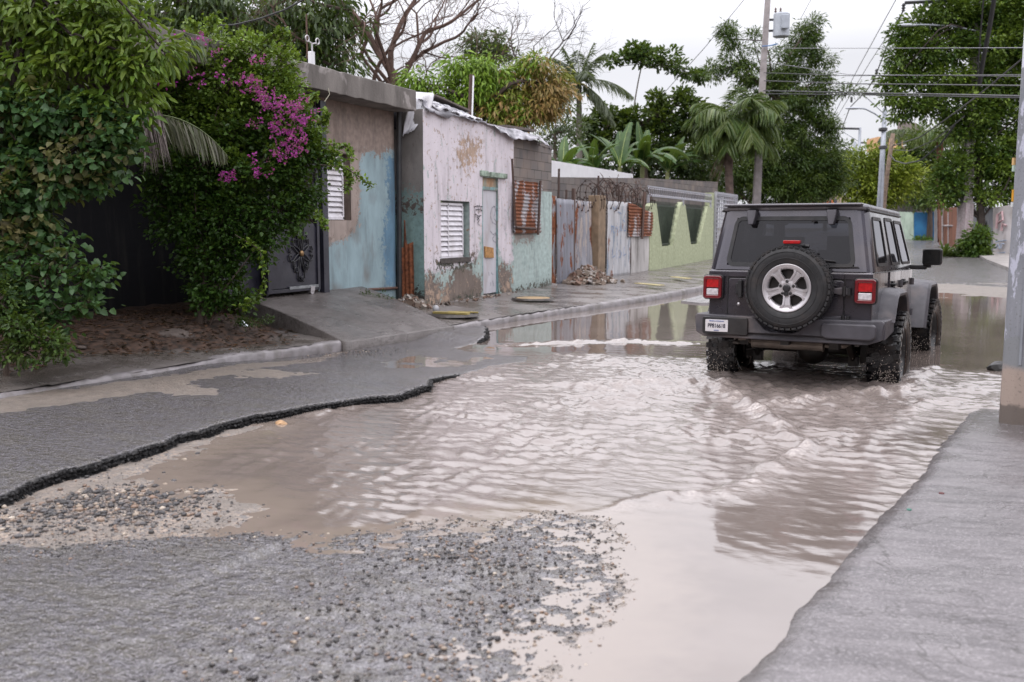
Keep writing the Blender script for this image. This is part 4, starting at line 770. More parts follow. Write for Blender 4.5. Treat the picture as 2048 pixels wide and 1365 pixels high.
# ---- house with the concrete roof slab
h1 = thing('blue_house', 'low flat-roofed house with grey concrete roof slab and faded blue paint on brown plaster', 'house', (-8.75, 12, .3))
X1 = -8.75
def inv(o_, par): o_.parent = par; o_.matrix_parent_inverse = Matrix.Translation(par.location).inverted() @ Matrix.Identity(4) if not par.rotation_euler[2] else (Matrix.Translation(par.location) @ Matrix.Rotation(par.rotation_euler[2], 4, 'Z')).inverted(); return o_
blue_m = wallmat('blue_plaster', plaster, [((.25, .34, .37), .9, .22, .0), ((.12, .22, .31), 1.2, .3, 0), ((.33, .27, .24), 1.0, .15, 0), ((.36, .22, .17), 1, .2, 0)], stain=(.13, .09, .07, 1))
blue1 = [(630, 620), (636, 490), (660, 487), (684, 476), (700, 462), (713, 440), (717, 400), (712, 345), (716, 318), (733, 304), (758, 313), (778, 300), (800, 303), (810, 620)]
blue2 = [(772, 318), (800, 310), (806, 560), (775, 575), (765, 480), (778, 400)]
hole1 = (12.45, 13.37, 1.66, 2.70)
inv(skin('wall', X1, 12.42, 14.72, .25, 3.52, blue_m, h1, [[blue1], [blue2], [[(640, 320), (700, 320), (720, 300), (716, 450), (690, 480), (640, 480)]], []], [hole1]), h1)
inv(shutters(None, X1 - .05, 12.50, 13.22, 1.68, 2.64, 11, whitep), h1)
b = MB(); b.box2((X1 - .6, 14.50, .2), (X1 - .03, 14.70, 3.5)); b.box2((X1 - 5, 14.5, .2), (X1 - .6, 14.7, 3.5)); inv(b.build('side_wall', M('damp_plaster', (.12, .10, .09), .8, .35, 3, .3, dirt=(.04, .04, .04))), h1)
t = NT('weathered_concrete'); c = t.mix(t.mr(t.noise(2.5, 6, stretch=(1, 1, .45)), .3, .7), (.11, .098, .09, 1), (.22, .20, .185, 1)); c = t.mix(t.mr(t.noise(3.4, 5, stretch=(1, .7, .5), dist=.6), .60, .66, 0, .8), c, (.34, .31, .30, 1)); c = t.mix(t.mr(t.noise(5, 6, stretch=(1, 1, .2), rough=.7), .5, .7, 0, .7), c, (.05, .045, .04, 1)); slab_m = t.fin(c, .85, t.bump(t.noise(30, 5), .5, .01))
b = MB(); n = 60
for i in range(n):
    ya, yb_ = 6.2 + (14.72 - 6.2) * i / n, 6.2 + (14.72 - 6.2) * (i + 1) / n
pts = []; r_ = random.Random(4); b.prism([(-8.30 + r_.uniform(-.008, .008), 6.2 + 8.52 * i / n) for i in range(n + 1)] + [(-14, 14.72), (-14, 6.2)], 3.50, 3.835, 'z'); b.v = [(x, y, z + random.uniform(-.008, .008)) for x, y, z in b.v]
sl_o = inv(b.build('roof_slab', slab_m, bevel=.015), h1)
b = MB(); b.tube([(X1 + .03, 12.5, .56), (X1 + .03, 14.72, .50)], .022, 8); inv(b.build('pipe', M('rusty_pipe', (.11, .06, .045), .7, .4, 12)), h1)
b = MB(); b.tube([(-8.70, 14.74, .3), (-8.66, 14.74, 3.5)], .045, 8); inv(b.build('drain_pipe', M('dark_pipe', (.03, .03, .032), .5, .3)), h1)
wallb = wallmat('carport_shade', (.006, .006, .010), [((.007, .009, .016), 1, .3, 0)], .7)  # near-black colour carries the deep shade of the carport
dw = thing('carport_wall', 'near-black wall carrying the shade of the carport behind the left bushes', 'wall', (-10.9, 8, .2)); inv(skin('wall', -10.9, 3.5, 16.5, .15, 3.48, wallb, dw, step=.12), dw)
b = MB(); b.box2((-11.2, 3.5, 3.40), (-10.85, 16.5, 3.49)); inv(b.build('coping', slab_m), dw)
# ---- gate
navy = M('navy_gate_paint', (.022, .022, .034), .35, .3, 6, .2, 60, spec=.6, dirt=(.07, .07, .08), damt=.35); gx_ = -8.62
gt = thing('metal_gate', 'black sliding metal gate with wrought rosette at the top of the ramp', 'gate', (gx_, 11.7, .6))
b = MB(); b.box2((gx_ - .05, 12.33, .50), (gx_ + .04, 12.47, 3.42)); inv(b.build('gate_post', navy, bevel=.004), gt)
b = MB(); b.box2((gx_ - .04, 12.20, .62), (gx_ + .02, 12.26, 3.30)); b.box2((gx_ - .04, 11.02, .64), (gx_ + .02, 11.08, 3.30)); [b.box2((gx_ - .03, 11.0, z), (gx_ + .015, 12.26, z + .05)) for z in (.62, 1.72, 2.05, 2.42, 3.25)]; inv(b.build('gate_frame', navy, bevel=.003), gt)
b = MB(); b.prism([(11.05, .68), (12.23, .68), (12.23, 1.52), (12.15, 1.60), (11.95, 1.68), (11.65, 1.72), (11.35, 1.68), (11.05, 1.58)], gx_ - .02, gx_ - .005, 'x'); inv(b.build('gate_panel', navy), gt)
b = MB(); [b.tube([(gx_, 11.1 + .095 * i, 1.7), (gx_, 11.1 + .095 * i, 3.28)], .008, 5) for i in range(12)]; inv(b.build('gate_bars', navy), gt)
b = MB(); cy_, cz_ = 11.80, 1.17
for k in range(8):
    a = 2 * pi * k / 8 + pi / 8 * 0; L_ = .34 if k % 2 == 0 else .27
    for s in (-1, 1):
        pts = [(0, 0)] + [(r_ * cos(a + s * o_), r_ * sin(a + s * o_)) for r_, o_ in ((.10, .10), (.18, .26), (.26, .36), (L_, .30), (L_ + .03, .12))]
        c_ = (L_ - .02, .13); th0 = [(L_ + .03) , .12]; cx0, cy0 = (L_ - .01) * cos(a + s * .14), (L_ - .01) * sin(a + s * .14)
        pts += [(cx0 + .035 * cos(a + s * q), cy0 + .035 * sin(a + s * q)) for q in (-.6, -1.8, -3.0)]
        b.tube([(gx_ + .012, cy_ + u * .78, cz_ + v * 1.12) for u, v in pts], .011, 5)
ros = inv(b.build('rosette', M('gate_scroll', (.012, .012, .016), .4, .3), smooth=True), gt); q = MB(); q.ico((gx_ + .025, cy_, cz_), .045, (.6, 1, 1), 0, 2); inv(q.build('boss', M('brass_boss', (.28, .17, .08), .4, .3, metal=.6), smooth=True), gt)
b = MB(); b.box2((gx_ + .0, 11.5, .66), (gx_ + .024, 12.2, .70)); inv(b.build('scuffed_rail', M('scuffed', (.22, .23, .24), .5, .5, 15)), gt)
b = MB(); b.lathe([(0, -.02), (.05, -.02), (.05, .02), (0, .02)], 14, (gx_, 12.05, .61), 'x'); b.box2((gx_ - .02, 12.0, .61), (gx_ + .03, 12.1, .68)); inv(b.build('gate_roller', alloy), gt)
lf = thing('metal_gate', 'plain black gate leaf half hidden left of the rosette gate', 'gate', (-8.8, 10.9, .6)); b = MB(); b.box2((-8.80, 10.2, .60), (-8.76, 11.2, 1.66)); inv(b.build('gate_panel', navy), lf)
b = MB(); b.box2((-8.80, 10.2, 1.66), (-8.74, 11.2, 1.72)); b.box2((-8.81, 11.14, .56), (-8.74, 11.2, 3.3)); inv(b.build('gate_frame', navy), lf)
# ---- white and turquoise house
X2 = -8.3; h2 = thing('white_house', 'peeling white and turquoise plaster house with torn plastic sheet along its roof edge', 'house', (X2, 17, .2))
turq = (.38, .47, .45); m2 = wallmat('peeling_white', turq, [((.63, .58, .62), .75, .07, .10), ((.17, .135, .115), 1.3, .3, 0), ((.045, .05, .035), 1.8, .5, 0), ((.40, .29, .22), 2.4, .3, .12)], pits=.035, bs=.5)
whp = [(835, 210), (1035, 250), (1032, 455), (1024, 480), (1028, 525), (1012, 532), (1000, 515), (994, 470), (963, 470), (956, 520), (935, 535), (905, 540), (890, 545), (872, 548), (855, 552), (835, 545)]
plp = [[(838, 625), (840, 552), (862, 545), (872, 556), (884, 572), (884, 625)], [(884, 625), (882, 578), (898, 560), (905, 552), (912, 528), (940, 524), (948, 542), (966, 560), (966, 625)], [(1004, 625), (994, 540), (1004, 528), (1024, 540), (1027, 625)], [(940, 510), (948, 500), (955, 512), (950, 532)]]
whx = [[(958, 345), (966, 345), (966, 600), (958, 600)]]
dk = [[(836, 640), (836, 592), (880, 600), (960, 592), (1030, 572), (1030, 640)], [(870, 525), (945, 522), (945, 532), (872, 536)]]
org = [[(912, 300), (930, 280), (960, 282), (958, 315), (940, 335), (920, 330)], [(865, 585), (900, 590), (895, 605), (865, 600)], [(1008, 565), (1024, 562), (1022, 580), (1008, 582)], [(850, 575), (862, 578), (860, 598), (850, 596)]]
dy0, dy1 = PX(965, 480, X2)[1], PX(997, 480, X2)[1]; wy0, wy1 = PX(882, 460, X2)[1], PX(939, 460, X2)[1]
yE = 18.78; holes2 = [(wy0, wy1, .98, 2.03), (dy0, dy1, .0, 2.52)]
inv(skin('front_wall', X2, 14.93, yE, .05, 3.56, m2, h2, [[whp], plp, dk, org], holes2, step=.025), h2)
lb = wallmat('turquoise_paint', turq, [((.10, .085, .075), 1.3, .3, 0), ((.25, .22, .20), 1.2, .3, 0), ((.06, .055, .04), 1.6, .4, 0)], bs=.4, stain=(.38, .42, .40, 1))
blk_polys = [[(1015, 250), (1110, 250), (1110, 455), (1082, 455), (1082, 370), (1020, 365)], [(1026, 455), (1064, 455), (1066, 480), (1045, 484), (1028, 492)]]
inv(skin('side_wing_wall', X2 - .03, yE, 21.02, .05, 2.35, lb, h2, [[], [[(1028, 452), (1066, 452), (1068, 480), (1046, 482), (1028, 490)]], [[(1010, 590), (1110, 560), (1110, 620), (1010, 620)]], []], [(19.0, 20.25, 1.45, 2.2)]), h2)
blockm = NT('concrete_block'); br = blockm.n('TexBrick'); mpn = blockm.n('Mapping'); mpn.inputs['Rotation'].default_value = (0, radians(90), radians(90)); 
cx_ = blockm.n('CombineXYZ'); sp_ = blockm.n('SeparateXYZ'); blockm.t.links.new(blockm.co, sp_.inputs[0]); blockm.t.links.new(sp_.outputs['Y'], cx_.inputs[0]); blockm.t.links.new(sp_.outputs['Z'], cx_.inputs[1]); blockm.t.links.new(cx_.outputs[0], br.inputs['Vector'])
br.inputs['Scale'].default_value = 1; br.inputs['Brick Width'].default_value = .40; br.inputs['Row Height'].default_value = .20; br.inputs['Mortar Size'].default_value = .009; br.inputs['Color1'].default_value = (.12, .11, .11, 1); br.inputs['Color2'].default_value = (.20, .175, .16, 1); br.inputs['Mortar'].default_value = (.05, .045, .042, 1)
cc_ = blockm.mix(blockm.mr(blockm.noise(2, 5), .45, .7, 0, .5), br.outputs[0], (.24, .185, .155, 1)); block_m = blockm.fin(cc_, .9, blockm.bump(blockm.noise(60, 4), .5, .006))
b = MB(); b.prism([(yE, 2.35), (21.02, 2.35), (21.02, 3.36), (20.6, 3.40), (19.8, 3.44), (yE, 3.5)], X2 - .22, X2 - .045, 'x'); inv(b.build('block_wall', block_m), h2)
b = MB(); r_ = random.Random(3)
for i in range(14): y = yE + .1 + i * .16; b.box((X2 - .13, y, 3.47 - .009 * i), (.2, .17, r_.uniform(.04, .10)), r_.uniform(-.2, .2))
inv(b.build('broken_wall_top', block_m), h2)
sidem = wallmat('mouldy_side', (.20, .30, .29), [((.19, .175, .165), 1.2, .3, 0), ((.045, .04, .035), 1.5, .4, 0), ((.10, .08, .07), 1.5, .3, 0)], pits=.05, bs=.4)
# side wall facing us
ny_ = 110; nz_ = 120; ux = np.linspace(-12.0, X2 - .0, ny_); uz = np.linspace(.05, 3.56, nz_); UX, UZ = np.meshgrid(ux, uz); mk = np.zeros(UX.shape + (4,)); mk[..., 0] = np.clip(.5 + (UZ - 2.1) / .9, 0, 1); mk[..., 1] = np.clip(.5 + (.45 - UZ) / .6, 0, 1); mk[..., 2] = np.clip(.5 + (.05 - np.abs(UZ - 1.9)) / .5, 0, 1)
i = np.arange((nz_ - 1) * (ny_ - 1)); a = (i // (ny_ - 1)) * ny_ + i % (ny_ - 1); F = np.stack([a, a + 1, a + ny_ + 1, a + ny_], 1); V = np.stack([UX.ravel(), (14.925 + .012 * fbm(UX, UZ, 1, 3)).ravel(), UZ.ravel()], 1)
q = MB().box2((-12, 14.935, .05), (X2 - .20, 15.1, 3.55)); V = np.vstack([V, q.v]); F = np.vstack([F, np.array(q.f) + ny_ * nz_]); mkf = np.vstack([mk.reshape(-1, 4), np.zeros((8, 4))])
inv(npmesh('side_wall', V, F, sidem, None, False, {'mk': ('FLOAT_COLOR', mkf)}), h2)
b = MB(); b.box2((-12, 15.1, 3.30), (X2 - .2, 21.0, 3.38)); inv(b.build('roof', M('old_zinc', (.16, .15, .15), .6, .3, 5)), h2)
inv(shutters(None, X2 - .05, wy0 + .01, PX(931, 460, X2)[1], 1.0, 1.98, 10, whitep), h2)
b = MB(); b.box2((X2 - .16, wy0 - .05, .90), (X2 + .02, wy1 + .02, .985)); inv(b.build('sill', M('sill', (.07, .06, .055), .9, .4, 15, .6)), h2)
doorm = M('white_door', (.50, .49, .53), .45, .10, 7, .1, dirt=(.25, .17, .13), damt=.5, stretch=(1, 1, .4)); b = MB(); b.box2((X2 - .08, dy0 + .02, .24), (X2 - .04, dy1 - .02, 2.28)); do = inv(b.build('door', doorm), h2)
rustp = M('rust_plate', (.38, .20, .07), .7, .5, 30, .3, dirt=(.12, .05, .03)); ph = WP([(968, 493), (985, 496), (986, 516), (969, 516)], X2 - .035); b = MB(); b.prism(ph, X2 - .04, X2 - .01, 'x'); q = inv(b.build('lock_plate', rustp, bevel=.004), h2)
b = MB(); b.box2((X2 - .08, dy0 - .0, .20), (X2 + .0, dy0 + .03, 2.3)); b.box2((X2 - .08, dy1 - .03, .2), (X2 - .01, dy1, 2.3)); b.box2((X2 - .08, dy0, 2.28), (X2 - .01, dy1, 2.34)); inv(b.build('door_frame', M('frame_paint', (.16, .30, .31), .6, .4, 12, dirt=(.3, .16, .08))), h2)
b = MB(); b.box2((X2 - .08, dy0 + .01, 2.34), (X2 - .05, dy1 - .01, 2.52)); inv(b.build('transom_panel', M('transom', (.36, .22, .13), .7, .3, 9, dirt=(.18, .33, .32), damt=.9)), h2)
b = MB(); b.box2((X2 - .1, dy0 - .12, 2.53), (X2 + .05, dy0 + .20, 2.64)); b.box2((X2 - .1, dy0 + .32, 2.53), (X2 + .05, dy1 + .35, 2.63)); b.box2((X2 - .1, dy0 + .18, 2.54), (X2 + .02, dy0 + .34, 2.62)); inv(b.build('lintel', M('lintel_paint', (.30, .38, .31), .8, .4, 14, .7, dirt=(.05, .05, .035), damt=.9), bevel=.01), h2)
spray = M('black_spray_paint', (.035, .035, .045), .6, .2); greys = M('grey_spray_paint', (.22, .22, .26), .6, .2)
g_ = MB()
for st in ([(948, 412), (949, 428), (948, 445)], [(948, 414), (954, 412), (963, 414)], [(950, 420), (957, 419), (963, 422)], [(955, 412), (956, 428)], [(961, 414), (962, 424)], [(949, 428), (955, 433), (961, 431)], [(952, 434), (958, 440), (954, 446), (958, 452)], [(958, 433), (953, 441)]):
    q = ribbon(st, X2, .011, .016); g_.add(q.v, q.f)
inv(g_.build('graffiti', spray), h2)['kind'] = 'stuff'
g_ = MB()
for st in ([(990, 413), (984, 416), (980, 430), (984, 445), (992, 450), (993, 465), (986, 470), (980, 462)], [(986, 412), (991, 418), (987, 436), (994, 448), (992, 468), (984, 478), (988, 484), (994, 486)], [(977, 545), (978, 552)], [(982, 546), (986, 550)], [(981, 565), (981, 572)], [(985, 562), (987, 572)]):
    q = ribbon(st, X2 - .04, .011, .004); g_.add(q.v, q.f)
for st in ([(1008, 418), (1009, 440), (1008, 462)], [(1009, 420), (1013, 425), (1012, 450), (1009, 462)]): q = ribbon(st, X2, .007, .016); g_.add(q.v, q.f)
inv(g_.build('graffiti', greys), h2)['kind'] = 'stuff'
# roof edge plastic
def tarp(name, rows, mat, parent, n=70, fold=.05, seed=1, th=.006):
    # rows: polylines of equal meaning; the sheet is lofted through them and crumpled
    R_ = [smoothpoly(r, n) for r in rows]; V = []; r = np.random.default_rng(seed); m = 14
    for j in range(m):
        s = j / (m - 1) * (len(R_) - 1); k = min(int(s), len(R_) - 2); f = s - k; row = R_[k] * (1 - f) + R_[k + 1] * f; V.append(row)
    V = np.array(V); u = np.linspace(0, 1, n)[None] * np.ones((m, 1)); v = np.linspace(0, 1, m)[:, None] * np.ones((1, n)); L_ = 12
    d = fold * (np.abs(fbm(u * L_ + seed, v * 3, 1.0, 4)) * 2 - .5 + .6 * fbm(u * L_ * 2, v * 3 + 5, 1.3, 3)); V[..., 0] += d + .01; V[..., 2] += fold * .6 * fbm(u * L_ + 50, v * 2, 1.4, 3); V[-1, :, 2] += fold * 1.2 * (fbm(u * 20, v, 1, 3))[-1]
    i = np.arange((m - 1) * (n - 1)); a = (i // (n - 1)) * n + i % (n - 1); F = np.stack([a, a + 1, a + n + 1, a + n], 1); o_ = npmesh(name, V.reshape(-1, 3), F, mat, None, True); s_ = o_.modifiers.new('s', 'SOLIDIFY'); s_.thickness = th; return inv(o_, parent) if parent else o_
tarpm = M('grey_plastic_sheet', (.20, .195, .22), .35, .35, 3, .3, 18, bd=.02, dirt=(.62, .61, .66), damt=.9, dscale=2.4); tarpw = M('white_plastic_sheet', (.60, .60, .64), .4, .2, 3, .3, 18, bd=.02, dirt=(.25, .22, .2)); tarpd = M('dark_plastic_sheet', (.035, .037, .045), .3, .3, 3, .3, 18, bd=.02)
yy = lambda x, y, X=X2: PX(x, y, X)
tp = thing('plastic_sheet', 'torn grey plastic sheeting draped over the roof edge of the white house', 'sheeting', (X2, 17, 3.6))
tarp('grey_sheet', [[(X2 - .5, 15.0, 3.75), (X2 - .5, 17, 3.62), (X2 - .5, 20.2, 3.6)], [(X2 - .05, 15.0, 3.72), (X2 - .02, 16, 3.72), (X2, 17.6, 3.55), (X2 + .02, 19.0, 3.56), (X2 + .05, 20.2, 3.50)], [(X2 + .07, 15.0, 3.54), (X2 + .06, 15.8, 3.54), (X2 + .08, 16.8, 3.53), (X2 + .06, 17.6, 3.52), (X2 + .12, 18.6, 3.34), (X2 + .20, 19.6, 3.42), (X2 + .22, 20.3, 3.26)]], tarpm, tp, fold=.06, seed=2)
tarp('white_fold', [[(X2 - .45, 14.9, 3.68), (X2 - .3, 15.2, 3.9)], [(X2 - .2, 14.86, 3.72), (X2 + .02, 15.3, 3.86)], [(X2 - .28, 14.84, 3.40), (X2 + .05, 15.15, 3.62)], [(X2 - .36, 14.83, 3.12), (X2 - .16, 14.86, 3.2)]], tarpw, tp, n=30, fold=.03, seed=5)
tarp('dark_fold', [[(X2 - 1.6, 14.88, 3.64), (X2 - .35, 14.88, 3.66)], [(X2 - 1.6, 14.84, 3.45), (X2 - .36, 14.82, 3.45)], [(X2 - 1.6, 14.85, 3.2), (X2 - .4, 14.84, 3.22)]], tarpd, tp, n=30, fold=.03, seed=8)
tarp('long_white_fold', [[(X2 - .1, 15.2, 3.78), (X2 - .1, 16.6, 3.70), (X2 - .1, 17.2, 3.62)], [(X2 + .04, 15.2, 3.64), (X2 + .06, 16.2, 3.60), (X2 + .06, 17.2, 3.58)]], tarpw, tp, n=50, fold=.05, seed=9)
wb_ = M('weathered_board', (.12, .10, .09), .9, .3, 12); b = MB(); b.box((X2 - .3, 19.3, 3.63), (.5, 1.6, .05), Matrix.Rotation(.03, 3, 'X')); inv(b.build('roof_board', wb_), tp); b = MB(); b.box((X2 - .25, 16.2, 3.80), (.4, 1.4, .03), Matrix.Rotation(-.09, 3, 'X')); inv(b.build('roof_board', wb_), tp)
# rusty sheet over the second window
rust_z = NT('rusty_zinc'); at = rust_z.attr('mk'); 
def zincmat(name, zinc, rust_amt, paint=None, pamt=0., horiz=False):
    t = NT(name); st = (1, .5, 2.2) if horiz else (1, 2.4, .35); z_ = t.mix(t.mr(t.noise(2.5, 5, stretch=st), .3, .7), sc(zinc, .7), sc(zinc, 1.25))
    if paint: z_ = t.mix(t.mr(t.noise(3.2, 6, stretch=(1, 1.5, .4), rough=.7), .62 - pamt * .3, .68 - pamt * .3), z_, paint)
    ru = t.mix(t.mr(t.noise(20, 5), .3, .7), (.085, .026, .012, 1), (.28, .10, .045, 1)); f = t.mr(t.noise(1.9, 6, stretch=(1, 1.6, .6), rough=.7), .66 - rust_amt * .35, .70 - rust_amt * .35)
    c = t.mix(f, z_, ru); return t.fin(c, t.mix(f, (.42, .42, .42, 1), (.85, .85, .85, 1)), t.bump(t.noise(60, 3), .2, .004), spec=.4)
def corr(name, X, y0, y1, z0, z1, mat, parent=None, pitch=.076, amp_=.010, horiz=False, top=None, lean=0., skew=0., warp=.02, seed=0, th=.003):
    n = int((y1 - y0) / pitch * 6) + 2 if not horiz else 24; m = int((z1 - z0) / pitch * 6) + 2 if horiz else 16; u = np.linspace(0, 1, n); v = np.linspace(0, 1, m); U, V_ = np.meshgrid(u, v); Y_ = y0 + (y1 - y0) * U; tz = np.interp(U, *zip(*top)) if top else z1; Z_ = z0 + (tz - z0) * V_
    ph = (Z_ if horiz else Y_) / pitch * 2 * pi; Xx = X + amp_ * np.sin(ph) + warp * fbm(Y_ + seed, Z_, 1.1, 3) + lean * V_; Y_ = Y_ + skew * V_
    if top is None: Z_ = Z_ + (V_ > .97) * .02 * fbm(Y_ * 3 + seed, Z_, 3, 2)
    i = np.arange((m - 1) * (n - 1)); a = (i // (n - 1)) * n + i % (n - 1); F = np.stack([a, a + 1, a + n + 1, a + n], 1); o_ = npmesh(name, np.stack([Xx.ravel(), Y_.ravel(), Z_.ravel()], 1), F, mat, parent, True); s_ = o_.modifiers.new('s', 'SOLIDIFY'); s_.thickness = th; return o_
zr = zincmat('rusty_zinc_window', (.33, .32, .34), .58, horiz=True); ws_ = thing('corrugated_sheet', 'rusty corrugated sheet nailed over the window of the turquoise wall', 'metal sheet', (X2 + .08, 19.6, 1.5)); ya, yb_ = yy(1033, 400)[1], yy(1079, 400)[1]
inv(corr('sheet', X2 + .05, ya - .25, yb_, 1.42, 2.52, zr, horiz=True, amp_=.014, warp=.04), ws_)
woodm = M('old_wood', (.085, .052, .042), .85, .4, 12, .5, 50, stretch=(1, 1, .15)); b = MB(); p0, p1 = yy(1024, 318, X2 + .1), yy(1031, 452, X2 + .1); b.tube([p1, p0], .032, 4); p0, p1 = yy(1081, 362, X2 + .1), yy(1076, 470, X2 + .1); b.tube([p1, p0], .028, 4); bo = b
for k, (p0, p1) in enumerate(((yy(1031, 452, X2 + .1), yy(1024, 318, X2 + .1)), (yy(1076, 470, X2 + .1), yy(1081, 362, X2 + .1)), (yy(1032, 455, X2 + .09), yy(1072, 458, X2 + .09)))): q = MB(); q.tube([p0, p1], .03, 4); inv(q.build('batten', woodm), ws_)
# dark leaning rusty sheets in the gap between the two houses
rz = zincmat('dark_rust', (.05, .03, .03), .8); t_ = thing('corrugated_sheet', 'dark brown rusted sheet leaning in the gap between the two houses', 'metal sheet', (-8.9, 14.8, .3)); o_ = corr('sheet', 0, -.16, .16, 0, 1.45, rz, t_, warp=.04, top=[(0, .6), (.3, 1.0), (.45, 1.0), (.5, 1.48), (.6, 1.46), (.62, 1.05), (1, 1.1)]); t_.location = (-8.62, 14.80, .2); t_.rotation_euler = (0, 0, radians(-78))
# ---- corrugated fence
XF = -8.45
za_ = zincmat('zinc_rusty_panel', (.24, .235, .25), .66, (.45, .40, .38, 1), .25); zb_ = zincmat('zinc_grey_panel', (.235, .24, .275), .30); zc_ = zincmat('zinc_painted', (.27, .27, .30), .28, (.42, .36, .33, 1), .35); zd_ = zincmat('white_painted_panel', (.46, .46, .48), .22, (.20, .25, .32, 1), .22)
def fence(nm, lab, x0, x1, z1, mat, dx=0, **kw):
    y0, y1 = PX(x0, 450, XF)[1], PX(x1, 450, XF)[1]; t_ = thing('fence_panel', lab, 'fence', (XF + dx, (y0 + y1) / 2, .2), group='metal fence panels along the pavement'); o_ = corr('sheet', XF + dx, y0, y1, .14, z1, mat, **kw); inv(o_, t_); return t_, y0, y1
f1 = fence('a', 'rust-streaked fence sheet with torn edge next to the turquoise wall', 1090, 1114, 2.28, za_, seed=1, warp=.05)
f2 = fence('b', 'tall plain grey corrugated fence sheet with rusty upper corner', 1112, 1146, 2.22, zb_, dx=.03, seed=2, skew=-.05)
f3 = fence('c', 'buckled grey fence sheet with tan paint standing behind the rubble heap', 1153, 1195, 2.22, zc_, dx=-.05, seed=3, warp=.06, lean=-.05)
f4 = fence('d', 'white fence sheet with faded blue painted letters beside the concrete post', 1215, 1262, 2.26, zd_, dx=.0, seed=4, pitch=.14, amp_=.006)
f5 = fence('e', 'white stained fence sheet ending at the green wall', 1262, 1298, 1.6, M('white_stained_board', (.45, .43, .42), .7, .2, 3, .3, dirt=(.10, .09, .08), damt=.8, stretch=(1, 1, .3)), dx=.01, seed=5, pitch=.2, amp_=.004)
blt = MB()
for row, txt in ((430, 'VOTA'), (452, 'JUAN 20')): pass
bm_ = M('blue_wall_paint', (.12, .22, .42), .7, .4, 20)
for st in ([(1222, 468), (1222, 452), (1228, 455), (1224, 461), (1229, 468)], [(1231, 466), (1233, 453), (1236, 466)], [(1239, 464), (1239, 452), (1243, 463), (1243, 450)], [(1248, 452), (1247, 462), (1251, 462), (1251, 451)], [(1224, 498), (1224, 516), (1229, 512)], [(1233, 495), (1233, 518)], [(1238, 500), (1243, 508), (1238, 516)], [(1248, 494), (1246, 512), (1252, 508)], [(1225, 415), (1229, 420), (1233, 412)], [(1236, 424), (1242, 428)], [(1245, 440), (1249, 445)]):
    q = ribbon(st, XF + .012, .013, .012); blt.add(q.v, q.f)
inv(blt.build('painted_letters', bm_), f4[0])['kind'] = 'stuff'
cpm = M('concrete_post', (.23, .165, .11), .9, .25, 5, .5, dirt=(.10, .07, .05)); y0, y1 = PX(1196, 450, XF + .08)[1], PX(1216, 450, XF + .08)[1]; b = MB(); b.box2((XF - .2, y0, .1), (XF + .10, y1 - .25, 2.38)); tag(b.build('concrete_post', cpm, bevel=.02), 'square tan concrete post in the middle of the metal fence', 'post')
for x0, lab in ((1149, 'thin dark wooden post between two grey fence sheets'),): y0 = PX(x0, 450, XF)[1]; b = MB(); b.box2((XF - .06, y0 - .06, .1), (XF + .0, y0 + .06, 2.5)); tag(b.build('wooden_post', woodm), lab, 'post')
for k, (xa, ya_, yb2, lab) in enumerate(((1118, 338, 420, 'rusty steel bar standing above the grey fence sheet'), (1197, 352, 420, 'dark steel stake holding the coiled wire on the left'), (1238, 372, 430, 'dark steel stake holding the coiled wire on the right'), (1133, 380, 420, 'short black stub of pipe above the grey fence sheet'))):
    p0, p1 = PX(xa, ya_, XF - .1), PX(xa - 1, yb2, XF - .1); b = MB(); b.tube([p1, p0], .028, 6); tag(b.build('steel_stake', M('rusty_steel', (.07, .045, .038), .8, .3, 20)), lab, 'stake', 'stakes above the metal fence')
hs = thing('corrugated_sheet', 'rust-banded corrugated sheet hung sideways on a wooden post before the green wall', 'metal sheet', (XF + .1, 28.5, 1.3)); y0, y1 = PX(1260, 440, XF + .1)[1], PX(1306, 440, XF + .1)[1]
inv(corr('sheet', XF + .08, y0, y1, 1.28, 2.25, zincmat('rust_band_zinc', (.36, .34, .35), .62, horiz=True), horiz=True, pitch=.09, amp_=.016, warp=.08, top=[(0, 2.26), (.3, 2.18), (.6, 2.08), (1, 2.0)]), hs); b = MB(); b.tube([PX(1284, 478, XF + .14), PX(1289, 385, XF + .14)], .045, 4); inv(b.build('batten', woodm), hs)
# coiled barbed wire
wirem = M('rusty_wire', (.055, .032, .026), .8, .4, 20)
def coil(lab, pa, pb, R_, turns, seed):
    r = random.Random(seed); b = MB(); A = Vector(pa); B = Vector(pb); n = turns * 14; pts = []
    for i in range(n + 1):
        s = i / n; a = s * turns * 2 * pi; k = R_ * .8 * (1 + .25 * sin(s * 9 + seed) + r.uniform(-.04, .04)); c_ = A.lerp(B, s); pts.append(c_ + Vector((k * cos(a) * .6, k * cos(a + 1.2) * .55, k * sin(a))))
    b.tube(pts, .010, 4)
    for p in pts[::2]: b.box(p, (.045, .045, .008), Matrix.Rotation(r.random() * 3, 3, 'X'))
    tag(b.build('barbed_wire', wirem), lab, 'wire', 'rusty wire coils over the fence')
XC = XF - .12
for k, (xa, ya_, xb, yb2, R_, tn, lab) in enumerate(((1172, 402, 1222, 392, .48, 7, 'widest rusty wire coil just above the concrete post'), (1215, 392, 1262, 395, .42, 6, 'rusty wire coil above the white painted fence sheet'), (1255, 398, 1300, 402, .38, 6, 'thorny wire coil reaching the silver railing'), (1148, 415, 1180, 405, .22, 3, 'loose thin wire loops above the rubble heap'))): coil(lab, PX(xa, ya_, XC), PX(xb, yb2, XC), R_, tn, k)
